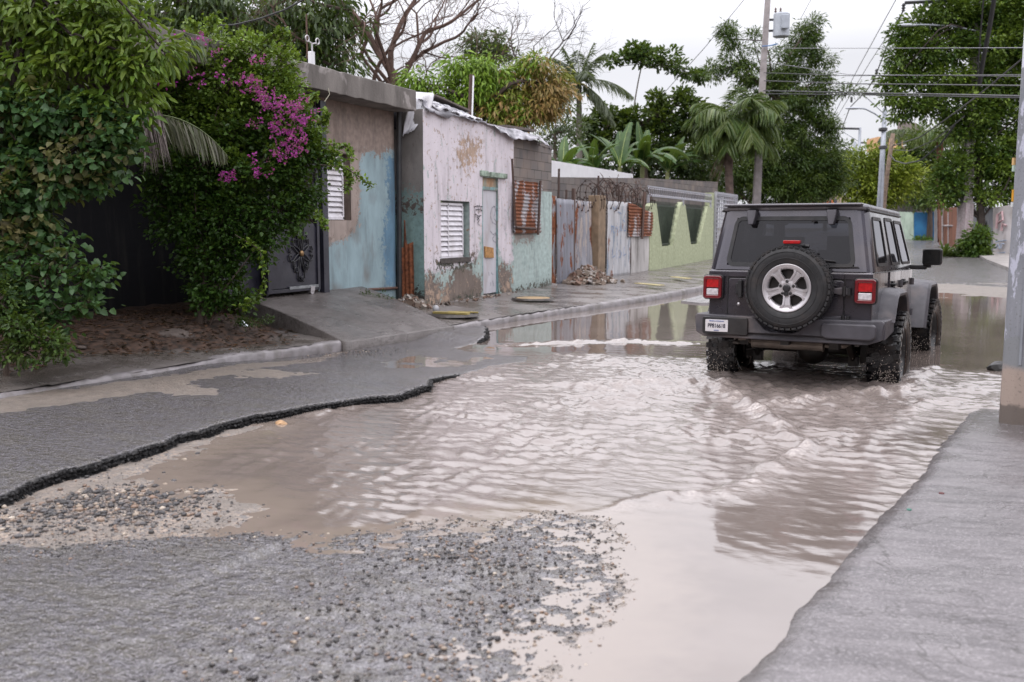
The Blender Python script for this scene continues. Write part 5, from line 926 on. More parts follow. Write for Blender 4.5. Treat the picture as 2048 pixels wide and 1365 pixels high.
# dry bramble
b = MB(); r_ = random.Random(5)
for i in range(110):
    c_ = PX(r_.uniform(1200, 1300), r_.uniform(375, 420), XC - .15); p = Vector(c_); pts = [p]
    for k in range(4): p = p + Vector((r_.uniform(-.1, .1), r_.uniform(-.25, .25), r_.uniform(-.12, .2))); pts.append(p)
    b.tube(pts, .007, 3)
tag(b.build('dry_bramble', M('dry_stem', (.12, .075, .06), .9, .4)), 'dead tangled vine stems caught in the wire coils', 'dead vine', kind='stuff')
# rubble
rubm = NT('rubble'); g_ = rubm.n('NewGeometry').outputs['Random Per Island']; cr = rubm.n('ValToRGB'); el = cr.color_ramp.elements; el[0].color = (.07, .055, .045, 1); el[1].color = (.36, .33, .32, 1); k = el.new(.35); k.color = (.17, .12, .09, 1); k = el.new(.6); k.color = (.19, .11, .08, 1); k = el.new(.8); k.color = (.3, .26, .22, 1); rubm.t.links.new(g_, cr.inputs[0]); rub_m = rubm.fin(cr.outputs[0], .8)
def rubble(lab, cx, cy, w_, d_, h_, n, s0, s1, seed, z0=.2):
    r = random.Random(seed); b = MB()
    for i in range(n):
        u, v = r.gauss(0, .42), r.gauss(0, .42); hh = h_ * math.exp(-(u * u + v * v) * 2.2); s = r.uniform(s0, s1); e_ = Matrix.Rotation(r.random() * 3, 3, 'X') @ Matrix.Rotation(r.random() * 3, 3, 'Z'); b.box((cx + u * w_, cy + v * d_, z0 + hh * r.uniform(.5, 1)), (s * r.uniform(.5, 1.6), s * r.uniform(.5, 1.3), s * r.uniform(.2, .8)), e_)
    tag(b.build('rubble', rub_m, bevel=0), lab, 'rubble', kind='stuff')
cy_ = PX(1172, 540, XF + .35)[1]; rubble('heap of stones, dry leaves and rubbish against the fence', XF + .35, cy_ + .1, .5, 1.1, .40, 800, .04, .12, 1)
rubble('small pile of broken stone at the foot of the gap between the houses', -8.42, 14.62, .35, .30, .22, 160, .04, .12, 2, .16)
rubble('bits of broken render along the foot of the white house', X2 + .2, 16.5, .3, 3.0, .02, 90, .015, .05, 3, .2)
# ---- block wall behind, white parapet house
bwm = block_m; A = (-10.8, 20.5); Bp = (-9.15, 42.0)
b = MB(); dx, dy = Bp[0] - A[0], Bp[1] - A[1]; L_ = sqrt(dx * dx + dy * dy); b.prism([(0, 0), (L_, 0), (L_, 3.47), (L_ * .6, 3.25), (L_ * .28, 2.98), (0, 2.85)], -.1, .1, 'x'); o_ = b.build('block_wall', block_m); o_.location = (A[0], A[1], 0); o_.rotation_euler = (0, 0, -atan2(dx, dy)); tag(o_, 'long grey concrete block wall behind the metal fence', 'wall')
ph = thing('white_building', 'low building with plain white parapet behind the block wall', 'building', (-13.2, 32, 0)); xw = -11.3; ya, yb_ = PX(1080, 335, xw)[1], PX(1266, 355, xw)[1]; zt_ = PX(1180, 337, xw)[2]
b = MB(); b.box2((xw - .15, ya - 2, zt_ - .46), (xw, yb_, zt_ + .05)); b.box2((xw - 5, yb_ - .15, zt_ - .46), (xw - .151, yb_ - .002, zt_ + .048)); inv(b.build('parapet', M('white_render', (.72, .71, .74), .7, .06, 3, .1)), ph)
b = MB(); b.box2((xw - 5, ya - 2, 0), (xw - .3, yb_ - .3, zt_ - .46)); inv(b.build('wall', M('dull_green_wall', (.14, .17, .09), .8, .2)), ph)  # plain dull green below the parapet
# ---- green wall with tapered openings
greenm = wallmat('pale_green_paint', (.40, .435, .28), [((.40, .435, .28), 1, .1, 0)], damp=(.16, .18, .10, 1), bs=.1)
gy0, gy1 = PX(1300, 450, XF)[1], PX(1426, 450, XF)[1]; gw = thing('green_wall', 'pale green garden wall with tapered barred openings', 'wall', (XF, 35, .2))
zt1, zlow = 2.5, .95
def openp(a, b_, c_, d_): return [tuple(PX(*q, XF)[1:]) for q in (a, b_, c_, d_)]
O1 = openp((1313, 408), (1361, 404), (1346, 499), (1324, 502)); O2 = openp((1371, 404), (1416, 404), (1399, 493), (1382, 494))
b = MB(); top = 2.42; 
pieces = [[(gy0, .1), (gy1, .1), (gy1, .93), (gy0, .93)], [(gy0, .93), (O1[3][0], .93), (O1[0][0], 2.30), (gy0 + .25, 2.30), (gy0, 2.2)], [(O1[2][0], .93), (O2[3][0], .93), (O2[0][0], 2.32), (O2[0][0] - .35, 2.42), (O1[1][0] + .3, 2.42), (O1[1][0], 2.3)], [(O2[2][0], .93), (gy1, .93), (gy1, 2.35), (O2[1][0], 2.35)]]
for k, pc in enumerate(pieces): b.prism(pc, XF - .18 + .002 * k, XF + (0 if k else .004), 'x')
inv(b.build('wall', greenm), gw)
barm = M('dark_green_bars', (.03, .045, .03), .5, .3); b = MB(); y = gy0 + .3
while y < gy1 - .1: b.box2((XF - .13, y, .9), (XF - .115, y + .022, 2.38)); y += .135
b.box2((XF - .135, gy0 + .2, 2.22), (XF - .11, gy1, 2.26)); b.box2((XF - .135, gy0 + .2, .98), (XF - .11, gy1, 1.02)); inv(b.build('window_bars', barm), gw)
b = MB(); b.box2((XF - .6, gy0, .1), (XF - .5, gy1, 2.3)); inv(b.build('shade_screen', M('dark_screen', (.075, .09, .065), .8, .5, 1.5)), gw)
silver = M('silver_paint', (.42, .42, .47), .4, .12, 8, .1, metal=.3)
sr = thing('silver_railing', 'silver scrolled metal railing along the top of the green wall', 'railing', (XF, 34, 2.4)); b = MB(); ry0, ry1 = PX(1296, 384, XF)[1], PX(1422, 398, XF)[1]; z0, z1 = 2.50, 2.82
b.box2((XF - .02, ry0, z1 - .04), (XF + .02, ry1, z1)); b.box2((XF - .02, ry0, z0), (XF + .02, ry1, z0 + .04)); inv(b.build('rails', silver), sr)
b = MB(); y = ry0 + .1
while y < ry1: b.tube([(XF, y, z0 + .04), (XF, y + .10, z0 + .08), (XF, y + .02, (z0 + z1) / 2), (XF, y - .06, z1 - .09), (XF, y + .04, z1 - .04)], .018, 4); y += .24
inv(b.build('scrolls', silver), sr)
for k, y in enumerate((ry0 + .05, (ry0 + ry1) / 2, ry1 - .05)): b = MB(); b.box2((XF - .03, y - .03, 2.3), (XF + .03, y + .03, z0)); inv(b.build('railing_post', silver), sr)
# silver gate and green pillar beyond
sg = thing('silver_gate', 'silver lattice gate standing right of the green wall', 'gate', (XF, 41, .2)); b = MB(); y0, y1 = gy1 + .45, gy1 + 4.6; 
for i in range(13): y = y0 + (y1 - y0) * i / 12; b.box2((XF - .02, y - .025, .25), (XF + .02, y + .025, 2.85))
for i in range(17): z = .27 + 2.56 * i / 16; b.box2((XF - .018, y0, z - .022), (XF + .018, y1, z + .022))
inv(b.build('lattice', silver), sg); b = MB(); b.box2((XF - .05, y0 - .08, .2), (XF + .03, y0, 2.95)); b.box2((XF - .05, y1, .2), (XF + .03, y1 + .08, 2.95)); b.box2((XF - .03, y0, 2.86), (XF + .03, y1, 2.95)); inv(b.build('gate_frame', silver), sg)
b = MB(); b.box2((XF - .35, gy1 + .02, .1), (XF - .05, gy1 + .34, 2.9)); tag(b.build('green_pillar', greenm), 'olive green pillar between the green wall and the silver gate', 'pillar')
b = MB(); b.box2((XF - 2.6, gy0 - .5, 0), (XF - 2.4, gy1 + 5, 2.72)); tag(b.build('yard_wall', M('olive_wall', (.25, .28, .12), .8, .2, 2)), 'olive yard wall seen through the silver railing', 'wall')
# roof-top bracket, post
b = thing('antenna_mount', 'white radio box with two ring holders on the roof slab', 'antenna', tuple(PX(623, 118, -8.5))); c_ = Vector(b.location)
q = MB(); q.prism(rrect(c_[1] - .045, c_[1] + .045, c_[2] - .10, c_[2] + .10, .012), c_[0] - .03, c_[0] + .03, 'x'); inv(q.build('radio_box', M('white_plastic', (.72, .72, .76), .4, .04), bevel=.005), b)
q = MB(); q.tube([(c_[0], c_[1] + .02, c_[2] + .1), (c_[0], c_[1] + .02, c_[2] + .22)], .012, 6); q.tube([(c_[0], c_[1] - .06, c_[2] + .24), (c_[0], c_[1] + .02, c_[2] + .215), (c_[0], c_[1] + .12, c_[2] + .24)], .009, 6); inv(q.build('bracket', alloy), b)
for s in (-.09, .16): q = MB(); q.lathe([(.042 + .009 * cos(k), .009 * sin(k)) for k in np.linspace(0, 2 * pi, 7)[:-1]], 20, (c_[0], c_[1] + s, c_[2] + .27), 'x', True); inv(q.build('ring', alloy, smooth=True), b)
q = MB(); q.tube([(c_[0] - .05, c_[1] - .03, c_[2]), (c_[0] - .05, c_[1] - .03, c_[2] + .62)], .012, 6); inv(q.build('rod', M('rusty_steel2', (.10, .055, .04), .8, .3)), b)
q = MB(); q.tube([(c_[0] + .03, c_[1] + .03, c_[2] - .08), (c_[0] + .12, c_[1] + .14, c_[2] - .2), (-8.27, c_[1] + .10, c_[2] - .5), (-8.27, c_[1] - .03, c_[2] - .62)], .006, 5); inv(q.build('cable', M('cable_beige', (.35, .33, .25), .6, .1)), b)
p0, p1 = D(938, 245, 19.5), D(943, 150, 19.5); b = MB(); b.tube([p0 - [0, 0, .3], p1], .045, 6); o_ = b.build('roof_post', woodm); tag(o_, 'dark pole with white tube rising behind the roof of the white house', 'pole'); b = MB(); b.tube([D(944, 245, 19.4), D(947, 152, 19.4)], .016, 6); b.build('white_tube', M('white_tube', (.75, .75, .78), .4, .05), o_)
p = [D(900, 228, 20), D(1000, 215, 20)]; 
# ---- things lying on the left pavement
def cover(lab, x, y, r_, mat, z=.17, tilt=0, ring=True):
    p = G(x, y, z); t_ = thing('manhole_cover', lab, 'manhole cover', (p[0], p[1], z)); q = MB(); q.lathe([(0, .012), (r_ * .96, .012), (r_, .004), (r_, -.02)], 28, (0, 0, 0), 'z'); o_ = q.build('lid_or_hole_disc', mat, t_)
    if ring: q = MB(); q.lathe([(r_ * 1.04, -.02), (r_ * 1.05, .012), (r_ * 1.22, .016), (r_ * 1.28, -.02)], 28, (0, 0, 0), 'z'); q.build('rim', M('wet_rim', (.07, .06, .055), .4, .4, 12, .5), t_)
    return t_
cover('round rusty yellow manhole cover on the pavement near the white door', 1066, 597, .33, M('cover_yellow', (.36, .25, .13), .5, .35, 9, .4), .20)
cv = cover('open manhole with dark rim and yellow boards inside it near the ramp', 906, 629, .33, M('hole_shade', (.02, .018, .016), .4, .3), .17); q = MB(); q.box((.02, -.10, .03), (.62, .10, .03)); q.box((.12, .12, .03), (.5, .06, .02), .2); q.build('yellow_board', M('yellow_board', (.35, .28, .10), .5, .3, 8), cv)  # near-black disc stands in for the shade down the open hole
for x, y, l_, a_, lab in ((1298, 569, .95, .9, 'yellow plank lying flat on the pavement before the metal fence'), (1362, 556, .9, .7, 'smaller yellow plank further along the pavement by the green wall')):
    p = G(x, y, .22); q = MB(); q.box((0, 0, 0), (.20, l_, .014), a_); o_ = q.build('plank', M('yellow_board2', (.42, .36, .17), .5, .35, 8)); o_.location = (p[0], p[1], .222); tag(o_, lab, 'plank')
p = G(872, 620, .2); q = MB(); q.ico((0, 0, 0), .055, (1, 1, 1.15), 0, 3); o_ = q.build('ball', M('ball_grey', (.38, .38, .40), .4, .2), smooth=True); o_.location = (p[0], p[1], .215); tag(o_, 'small pale grey ball on the pavement behind the open manhole', 'ball')
p = G(485, 652, .3); q = MB(); random.seed(3); q.ico((0, 0, 0), .075, (1, .8, .7), .35, 2); o_ = q.build('foil_scrap', M('foil', (.75, .78, .85), .25, .1, metal=.8)); o_.location = (p[0], p[1], .30); tag(o_, 'crumpled silver foil scrap on the soil beside the ramp', 'litter')
p = [G(1362, 602, .03)[:2], G(1400, 591, .03)[:2], G(1450, 592, .03)[:2], G(1450, 606, .03)[:2], G(1400, 606, .03)[:2]]; q = MB(); q.prism([tuple(k) for k in p], -.1, .03, 'z'); tag(q.build('concrete_slab', M('pale_slab', (.30, .29, .30), .3, .15, 5, .3)), 'pale broken slab tip standing out of the calm water left of the car', 'slab')
for x, y, c_, s_, lab in ((1883, 990, (.10, .02, .02), .014, 'tiny dark red scrap on the right pavement'), (1818, 1023, (.03, .16, .12), .012, 'tiny green bottle cap on the right pavement')):
    p = G(x, y, .07); q = MB(); q.lathe([(0, .004), (s_, .004), (s_ * 1.1, 0), (s_, -.002)], 12, (0, 0, 0)); o_ = q.build('litter_scrap', M('scrap_' + str(x), c_, .5, .2)); o_.location = (p[0], p[1], .078); tag(o_, lab, 'litter')
p = G(562, 848, 0); q = MB(); random.seed(9); q.ico((0, 0, 0), .045, (1.1, .8, .6), .2, 2); o_ = q.build('stone', M('tan_stone', (.42, .26, .14), .6, .3, 12)); o_.location = (p[0], p[1], .0); tag(o_, 'tan stone breaking the water surface beside the asphalt edge', 'stone')
# ================================================================ vegetation
SH = {'oval': ([(0, 0, 0), (.35, -.5, .10), (.35, .5, .10), (.78, -.34, .02), (.78, .34, .02), (1, 0, -.14)], [(0, 1, 3, 5), (0, 5, 4, 2)]),
      'heart': ([(0, 0, 0), (.12, -.5, .10), (.12, .5, .10), (.62, -.40, .05), (.62, .40, .05), (1, 0, -.16)], [(0, 1, 3, 5), (0, 5, 4, 2)]),
      'dia': ([(0, 0, 0), (.45, -.5, .08), (1, 0, -.12), (.45, .5, .08)], [(0, 1, 2, 3)])}
def unit(a): return a / (np.linalg.norm(a, axis=-1, keepdims=True) + 1e-9)
def leaves(name, C, Dr, Ln, wr, shape, mat, parent, r, v=None, up=(0, 0, 1), tilt=.6):
    tv, tf = SH[shape]; tv = np.array(tv, float); tf = np.array(tf); N = len(C); Dr = unit(Dr); n0 = np.array(up) + r.normal(size=(N, 3)) * tilt
    side = unit(np.cross(Dr, n0)); nr = np.cross(side, Dr); Ln = Ln[:, None, None]
    V = C[:, None] + Dr[:, None] * tv[None, :, 0:1] * Ln + side[:, None] * tv[None, :, 1:2] * Ln * wr + nr[:, None] * tv[None, :, 2:3] * Ln
    F = tf[None] + (np.arange(N) * len(tv))[:, None, None]
    at = {'v': ('FLOAT', np.repeat(np.zeros(N) if v is None else v, len(tv)))}
    return npmesh(name, V.reshape(-1, 3), F.reshape(-1, tf.shape[1]), mat, parent, False, at)
barkm = M('bark_brown', (.075, .055, .045), .9, .35, 6, .6, 30, stretch=(1, 1, .3)); bark_g = M('bark_grey', (.13, .115, .10), .9, .3, 6, .6, 30, stretch=(1, 1, .3))
DENS = 4.6
def blobs3(bl, dep, thick):
    out = []
    for b in bl:
        d = dep + (b[4] if len(b) > 4 else 0); c = D(b[0], b[1], d); rx, ry = b[2] * d / FPX, b[3] * d / FPX; out.append((c, rx, ry, thick * (rx + ry) / 2))
    return out
def tree(name, label, cat, bl, dep, mat, leaf=.14, wr=.5, shape='dia', tr=.35, dens=1.0, per=40, thick=1.0, trunk=None, tr_r=(.16, .08), bark=None, seed=0, droop=.3, vfun=None, group=None, flat=.7, twigs=.35, outw=.7, extra=None, tilt=.6, shell=.35):
    r = np.random.default_rng(seed); B = blobs3(bl, dep, thick); T = []; O = []; own = []; h3 = np.array([RT, [0, 0, 1.], np.cross(RT, [0, 0, 1.])])
    for k, (c, rx, ry, rz) in enumerate(B):
        n = max(5, int(dens * DENS * (rx * ry) / tr ** 2)); p = unit(r.normal(size=(n, 3))); q = p * (shell + (1 - shell) * r.random((n, 1)) ** .6) * (1 + .16 * r.normal(size=(n, 1)))
        T.append(c + (q * [rx, ry, rz]) @ h3); O.append(p @ h3); own += [k] * n
    T = np.vstack(T); O = np.vstack(O); own = np.array(own); nT = len(T)
    cnt = (per * r.uniform(.5, 1.5, nT)).astype(int); idx = np.repeat(np.arange(nT), cnt); N = len(idx); off = r.normal(size=(N, 3)) * tr * .5 * [1, 1, flat]
    C_ = T[idx] + off; dirs = unit(off) * .9 + O[idx] * outw + r.normal(size=(N, 3)) * .45 + np.array([0, 0, -droop]); L_ = leaf * r.uniform(.6, 1.25, N)
    v = np.zeros(N) if vfun is None else vfun(T, r)[idx]
    base = None
    if trunk:
        pts = [D(x, y, dep) for x, y in trunk]
        if pts[0][2] > .3: pts = [np.array([pts[0][0], pts[0][1], .1 + max(0, pts[0][1] - 30) * .012])] + pts
        loc = tuple(pts[0])
    else: c0 = B[-1][0]; loc = (c0[0], c0[1], .2); pts = None
    t_ = thing(name, label, cat, loc, group=group); cr_ = leaves('crown', C_, dirs, L_, wr, shape, mat, None, r, v, tilt=tilt); inv(cr_, t_)
    b = MB()
    if pts:
        pts = [np.array(p) for p in pts]; n = len(pts); rs = np.linspace(tr_r[0], tr_r[1], n); b.tube(smoothpoly(pts, max(6, n * 3)), list(np.interp(np.linspace(0, 1, max(6, n * 3)), np.linspace(0, 1, n), rs)), 8)
        for (c, rx, ry, rz) in B:
            dst = [np.linalg.norm(p - c) for p in pts]; s0 = pts[max(0, int(np.argmin(dst)) - (1 if len(pts) > 2 else 0))] if True else pts[-1]; s0 = pts[-1] if dst[-1] < min(dst) * 1.5 else s0
            m = (s0 + c) / 2 + r.normal(size=3) * .12 * np.linalg.norm(c - s0) + [0, 0, .08 * np.linalg.norm(c - s0)]; b.tube(smoothpoly([s0, m, c], 7), list(np.linspace(tr_r[1] * .8, tr_r[1] * .3, 7)), 5)
    tw = r.choice(nT, int(nT * twigs), replace=False)
    for k in tw:
        c = B[own[k]][0]; m = (T[k] + c) / 2 + r.normal(size=3) * tr * .3; rr = max(.006, tr_r[1] * .16); b.tube([c, m, T[k]], [rr * 1.4, rr, rr * .4], 3, False)
    if b.v: inv(b.build('trunk', bark or barkm, fixn=False), t_)
    return t_, T
# leaf colours
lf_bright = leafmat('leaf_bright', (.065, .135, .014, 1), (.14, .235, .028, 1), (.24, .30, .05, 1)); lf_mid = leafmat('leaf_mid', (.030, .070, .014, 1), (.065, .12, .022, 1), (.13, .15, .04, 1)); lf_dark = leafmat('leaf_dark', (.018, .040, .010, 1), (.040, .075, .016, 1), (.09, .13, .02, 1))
lf_grape = leafmat('leaf_broad', (.032, .085, .026, 1), (.070, .145, .045, 1), (.19, .16, .07, 1)); lf_boug = leafmat('leaf_vine', (.024, .066, .011, 1), (.058, .125, .018, 1), (.20, .30, .035, 1))
lf_mango = leafmat('leaf_mango', (.13, .25, .02, 1), (.24, .36, .04, 1), (.36, .15, .09, 1)); lf_far = leafmat('leaf_far', (.055, .085, .045, 1), (.10, .13, .06, 1), (.14, .14, .08, 1)); lf_yel = leafmat('leaf_yellow', (.22, .28, .025, 1), (.34, .38, .05, 1), (.14, .22, .03, 1))
lf_palm = leafmat('leaf_palm', (.038, .085, .020, 1), (.085, .15, .035, 1), (.20, .22, .06, 1), rough=.35); lf_grey = leafmat('leaf_dry_palm', (.13, .13, .10, 1), (.24, .22, .18, 1), (.10, .14, .05, 1)); lf_ban = leafmat('leaf_banana', (.030, .075, .022, 1), (.052, .11, .030, 1), (.08, .145, .045, 1), rough=.4)
lf_oliv = leafmat('leaf_olive', (.045, .075, .028, 1), (.085, .115, .04, 1), (.10, .11, .05, 1)); lf_neem = leafmat('leaf_neem', (.028, .062, .014, 1), (.060, .105, .020, 1), (.12, .17, .03, 1)); lf_right = leafmat('leaf_almond', (.026, .066, .012, 1), (.065, .125, .018, 1), (.18, .26, .035, 1))
magenta = leafmat('bract_magenta', (.30, .015, .26, 1), (.50, .035, .44, 1), (.46, .05, .24, 1), trans=.4, dark=.9)
randv = lambda amt, p=1.5: (lambda T, r: amt * r.random(len(T)) ** p)
def highv(z0, z1, amt): return lambda T, r: np.clip((T[:, 2] - z0) / (z1 - z0) + .3 * r.normal(size=len(T)), 0, 1) * amt  # paler towards the top: light on upper tufts put into leaf colour
# near left
tree('tree', 'tree with long pale leaves overhanging from the top left corner', 'tree', [(30, 40, 90, 70), (120, 60, 90, 70), (200, 50, 90, 75), (285, 60, 60, 60), (230, 140, 90, 55), (300, 125, 45, 45), (120, 140, 90, 50), (40, 130, 60, 50), (250, 215, 60, 35), (180, 200, 60, 30), (330, 105, 22, 30), (60, 0, 120, 60), (180, 0, 100, 50), (20, 190, 60, 50)], 9.2, lf_bright, leaf=.125, wr=.34, shape='oval', tr=.17, dens=.85, per=22, thick=.9, trunk=[(-60, 640), (-30, 400), (30, 170), (50, 60), (75, -20)], tr_r=(.11, .03), seed=1, droop=.75, vfun=randv(.6), twigs=.5, bark=M('dark_bark', (.04, .028, .025), .9, .3))
tree('broadleaf_bush', 'dense bush of broad round leaves with reddish tips on the left', 'bush', [(30, 230, 70, 60), (110, 225, 80, 55), (190, 240, 60, 45), (240, 250, 40, 40), (40, 310, 80, 60), (130, 315, 80, 50), (215, 320, 50, 42), (90, 370, 80, 45), (180, 368, 40, 25), (20, 400, 60, 60), (30, 470, 55, 50), (235, 285, 35, 40), (70, 440, 50, 40)], 9.1, lf_grape, leaf=.072, wr=.88, shape='heart', tr=.14, dens=1.05, per=28, thick=.9, trunk=[(-80, 660), (0, 480), (80, 340)], tr_r=(.05, .02), seed=2, droop=.55, vfun=lambda T, r: (r.random(len(T)) < .22) * r.uniform(.4, 1, len(T)), twigs=.4)
tree('broadleaf_bush', 'leafy shrub with reaching sprays at the lower left edge', 'bush', [(110, 480, 40, 30), (130, 525, 45, 28), (90, 560, 60, 40), (165, 560, 35, 22), (60, 610, 60, 40), (140, 612, 50, 25), (195, 540, 22, 10), (110, 640, 55, 30), (20, 560, 50, 60), (175, 605, 25, 12), (30, 520, 60, 60)], 9.0, lf_grape, leaf=.066, wr=.85, shape='heart', tr=.13, dens=1.0, per=18, thick=.9, trunk=[(10, 700), (60, 620), (110, 540)], tr_r=(.03, .012), seed=3, droop=.35, vfun=lambda T, r: (r.random(len(T)) < .2) * r.uniform(.3, .8, len(T)), twigs=.5)
tree('ground_shrub', 'low dark small-leaved shrub in the bottom left corner of the soil strip', 'bush', [(30, 650, 55, 40), (80, 680, 55, 28), (40, 705, 60, 20), (110, 700, 35, 15), (0, 600, 40, 60)], 8.7, lf_mid, leaf=.055, wr=.5, shape='oval', tr=.10, dens=1.2, per=26, thick=.9, seed=4, droop=.1, vfun=randv(.3), twigs=.4)
bt, BT = tree('bougainvillea', 'bougainvillea with magenta flowers spilling over the house front', 'climbing shrub', [(420, 95, 50, 45), (500, 105, 50, 42), (560, 140, 40, 35), (460, 170, 80, 60), (540, 190, 70, 60), (390, 220, 70, 60), (470, 260, 90, 70), (570, 260, 70, 60), (610, 290, 50, 48), (585, 340, 65, 50), (510, 350, 90, 70), (400, 330, 80, 70), (340, 370, 60, 60), (640, 318, 28, 22), (600, 390, 40, 30), (560, 420, 60, 40), (460, 430, 85, 60), (370, 440, 70, 50), (480, 500, 55, 40), (420, 510, 70, 50), (440, 570, 55, 40), (470, 600, 35, 20), (420, 600, 40, 25), (530, 470, 45, 22), (350, 180, 30, 40)], 12.0, lf_boug, leaf=.056, wr=.72, shape='oval', tr=.13, dens=1.4, per=34, thick=.75, trunk=[(400, 640), (410, 520), (455, 330), (470, 160), (450, 100)], tr_r=(.05, .016), seed=5, droop=.2, vfun=highv(2.3, 3.7, .9), twigs=.45)
# its flowers and long arching sprays
r_ = np.random.default_rng(8); fl = [(370, 75, 8, 5, 6), (400, 78, 12, 7, 12), (405, 155, 20, 9, 24), (380, 145, 8, 6, 6), (330, 168, 12, 5, 8), (450, 128, 7, 5, 5), (505, 122, 12, 6, 8), (520, 118, 8, 5, 8), (497, 160, 16, 10, 36), (520, 175, 14, 10, 26), (535, 195, 14, 12, 36), (555, 212, 16, 12, 40), (575, 222, 14, 10, 30), (592, 230, 10, 14, 26), (600, 248, 8, 10, 24), (570, 205, 12, 9, 20), (560, 245, 10, 7, 20), (555, 265, 10, 8, 20), (585, 262, 15, 8, 18), (575, 285, 12, 12, 40), (565, 305, 12, 9, 32), (590, 305, 10, 8, 20), (508, 245, 10, 6, 12), (465, 355, 14, 7, 22), (443, 350, 8, 5, 9), (516, 340, 8, 14, 16), (505, 310, 6, 8, 8), (600, 280, 14, 10, 12), (630, 230, 12, 10, 6), (605, 205, 6, 8, 14), (540, 340, 10, 10, 5), (40, 5, 14, 8, 10), (65, 8, 10, 6, 6), (440, 100, 10, 8, 6)]
C_ = []
for x, y, rx, ry, n in fl:
    for k in range(int(n * .62)): C_.append(D(x + r_.normal() * rx * 1.0, y + r_.normal() * ry * 1.0, 11.35 + r_.normal() * .10))
C_ = np.array(C_); C3 = np.repeat(C_, 5, 0) + r_.normal(size=(len(C_) * 5, 3)) * .014; inv(leaves('flowers', C3, r_.normal(size=C3.shape), r_.uniform(.022, .036, len(C3)), .85, 'oval', magenta, None, r_, np.repeat(r_.random(len(C_)) * .5, 5), tilt=1.5), bt)['kind'] = 'stuff'
b = MB(); LC = []; LD = []
for pts in ([(640, 330), (690, 335), (720, 355), (745, 375)], [(520, 110), (550, 70), (575, 65)], [(480, 80), (520, 90), (560, 62)], [(420, 70), (425, 45), (430, 36)], [(650, 290), (680, 290), (700, 300), (705, 320)], [(640, 250), (650, 235), (655, 228)], [(600, 190), (625, 200), (632, 190)], [(560, 110), (580, 75), (556, 62)], [(400, 60), (380, 50), (375, 42)], [(630, 420), (645, 440), (650, 455)], [(300, 250), (320, 300), (300, 330)], [(470, 470), (520, 500), (530, 570)], [(690, 330), (700, 360), (690, 380)], [(470, 620), (510, 600), (524, 575)]):
    P = smoothpoly([D(x, y, 11.6 - .012 * i * 10) for i, (x, y) in enumerate(pts)], 26); b.tube(P, .006, 4)
    for p in P[4:]:
        for k in range(4): LC.append(p + r_.normal(size=3) * .02); LD.append(r_.normal(size=3))
inv(b.build('stems', barkm), bt)['kind'] = 'stuff'; LC = np.array(LC); inv(leaves('spray_leaves', LC, np.array(LD), r_.uniform(.04, .07, len(LC)), .7, 'oval', lf_boug, None, r_, r_.random(len(LC))), bt)['kind'] = 'stuff'
# palm fronds
def frond(b, LC, base, az, el, length, droop, r, n=34, ll=.5, wid=.035, hang=.5, side=1.0, rw=.012, split=.35):
    # returns leaflet rows: appends (quads) to LC
    p = np.array(base, float); d = np.array([cos(az) * cos(el), sin(az) * cos(el), sin(el)]); pts = [p.copy()]; dirs = [d.copy()]; st = length / n
    for i in range(n): d = unit(d + np.array([0, 0, -droop / n])); p = p + d * st; pts.append(p.copy()); dirs.append(d.copy())
    b.tube(pts, list(np.linspace(rw, rw * .25, n + 1)), 4, False)
    for i in range(3, n + 1):
        t = i / n; L_ = ll * (sin(pi * min(1, t * .92 + .08)) ** .6 + .12) * r.uniform(.85, 1.1); dd = dirs[i]; sd_ = unit(np.cross(dd, [0, 0, 1.]))
        for s in (-1, 1):
            for q in range(2):
                ld = unit(sd_ * s * side + dd * (.55 + split * q) + np.array([0, 0, -hang + .25 * q]) + r.normal(size=3) * .10); LC.append((pts[i] - dd * st * .5 * q, ld, L_, wid, hang))
def leaflets(name, LC, mat, parent, r, sag=.35):
    C_ = np.array([l[0] for l in LC]); Dd = np.array([l[1] for l in LC]); L_ = np.array([l[2] for l in LC]); W_ = np.array([l[3] for l in LC]); up = r.normal(size=C_.shape) * .5 + [0, 0, .6]; sd_ = unit(np.cross(Dd, up)); N = len(C_); V = []
    for t, w in ((0, .35), (.4, 1), (.75, .75), (1, .08)):
        c = C_ + Dd * (L_ * t)[:, None] + np.array([0, 0, -1.]) * (L_ * sag * t * t)[:, None]
        for s in (-.5, .5): V.append(c + sd_ * (W_ * w * s)[:, None])
    V = np.stack(V, 1); F = np.array([(0, 1, 3, 2), (2, 3, 5, 4), (4, 5, 7, 6)]); F = F[None] + (np.arange(N) * 8)[:, None, None]
    return inv(npmesh(name, V.reshape(-1, 3), F.reshape(-1, 4), mat, None, False, {'v': ('FLOAT', np.repeat(r.random(N) * .6, 8))}), parent)
def palm(label, base_px, crown_px, dep, fr, mat, trunk_r=(.12, .07), bark=None, seed=0, cat='palm tree', name='palm_tree', mid=None, gdep=None, **kw):
    gdep = gdep or dep
    r = np.random.default_rng(seed); c = D(*crown_px, dep); g = D(*base_px, gdep); t_ = thing(name, label, cat, tuple(g)); b = MB(); g = np.array([g[0], g[1], .2 + max(0, g[1] - 30) * .012]); t_.location = tuple(g); P = smoothpoly([g] + ([D(*m, gdep) for m in mid] if mid else []) + [c], 20)
    b.tube(P, list(np.linspace(*trunk_r, 20) * (1 + .06 * np.sin(np.arange(20) * 2.5))), 10); inv(b.build('trunk', bark or bark_g, smooth=True), t_); b = MB(); LC = []
    for (az, el, ln, dr) in fr: frond(b, LC, c, az, el, ln, dr, r, **kw)
    inv(b.build('rachis', M('frond_rib', (.10, .13, .05), .6, .2)), t_)['kind'] = 'stuff'; leaflets('fronds', LC, mat, t_, r)['kind'] = 'stuff'; return t_
cam_az = atan2(RT[1], RT[0])
r_ = random.Random(12)
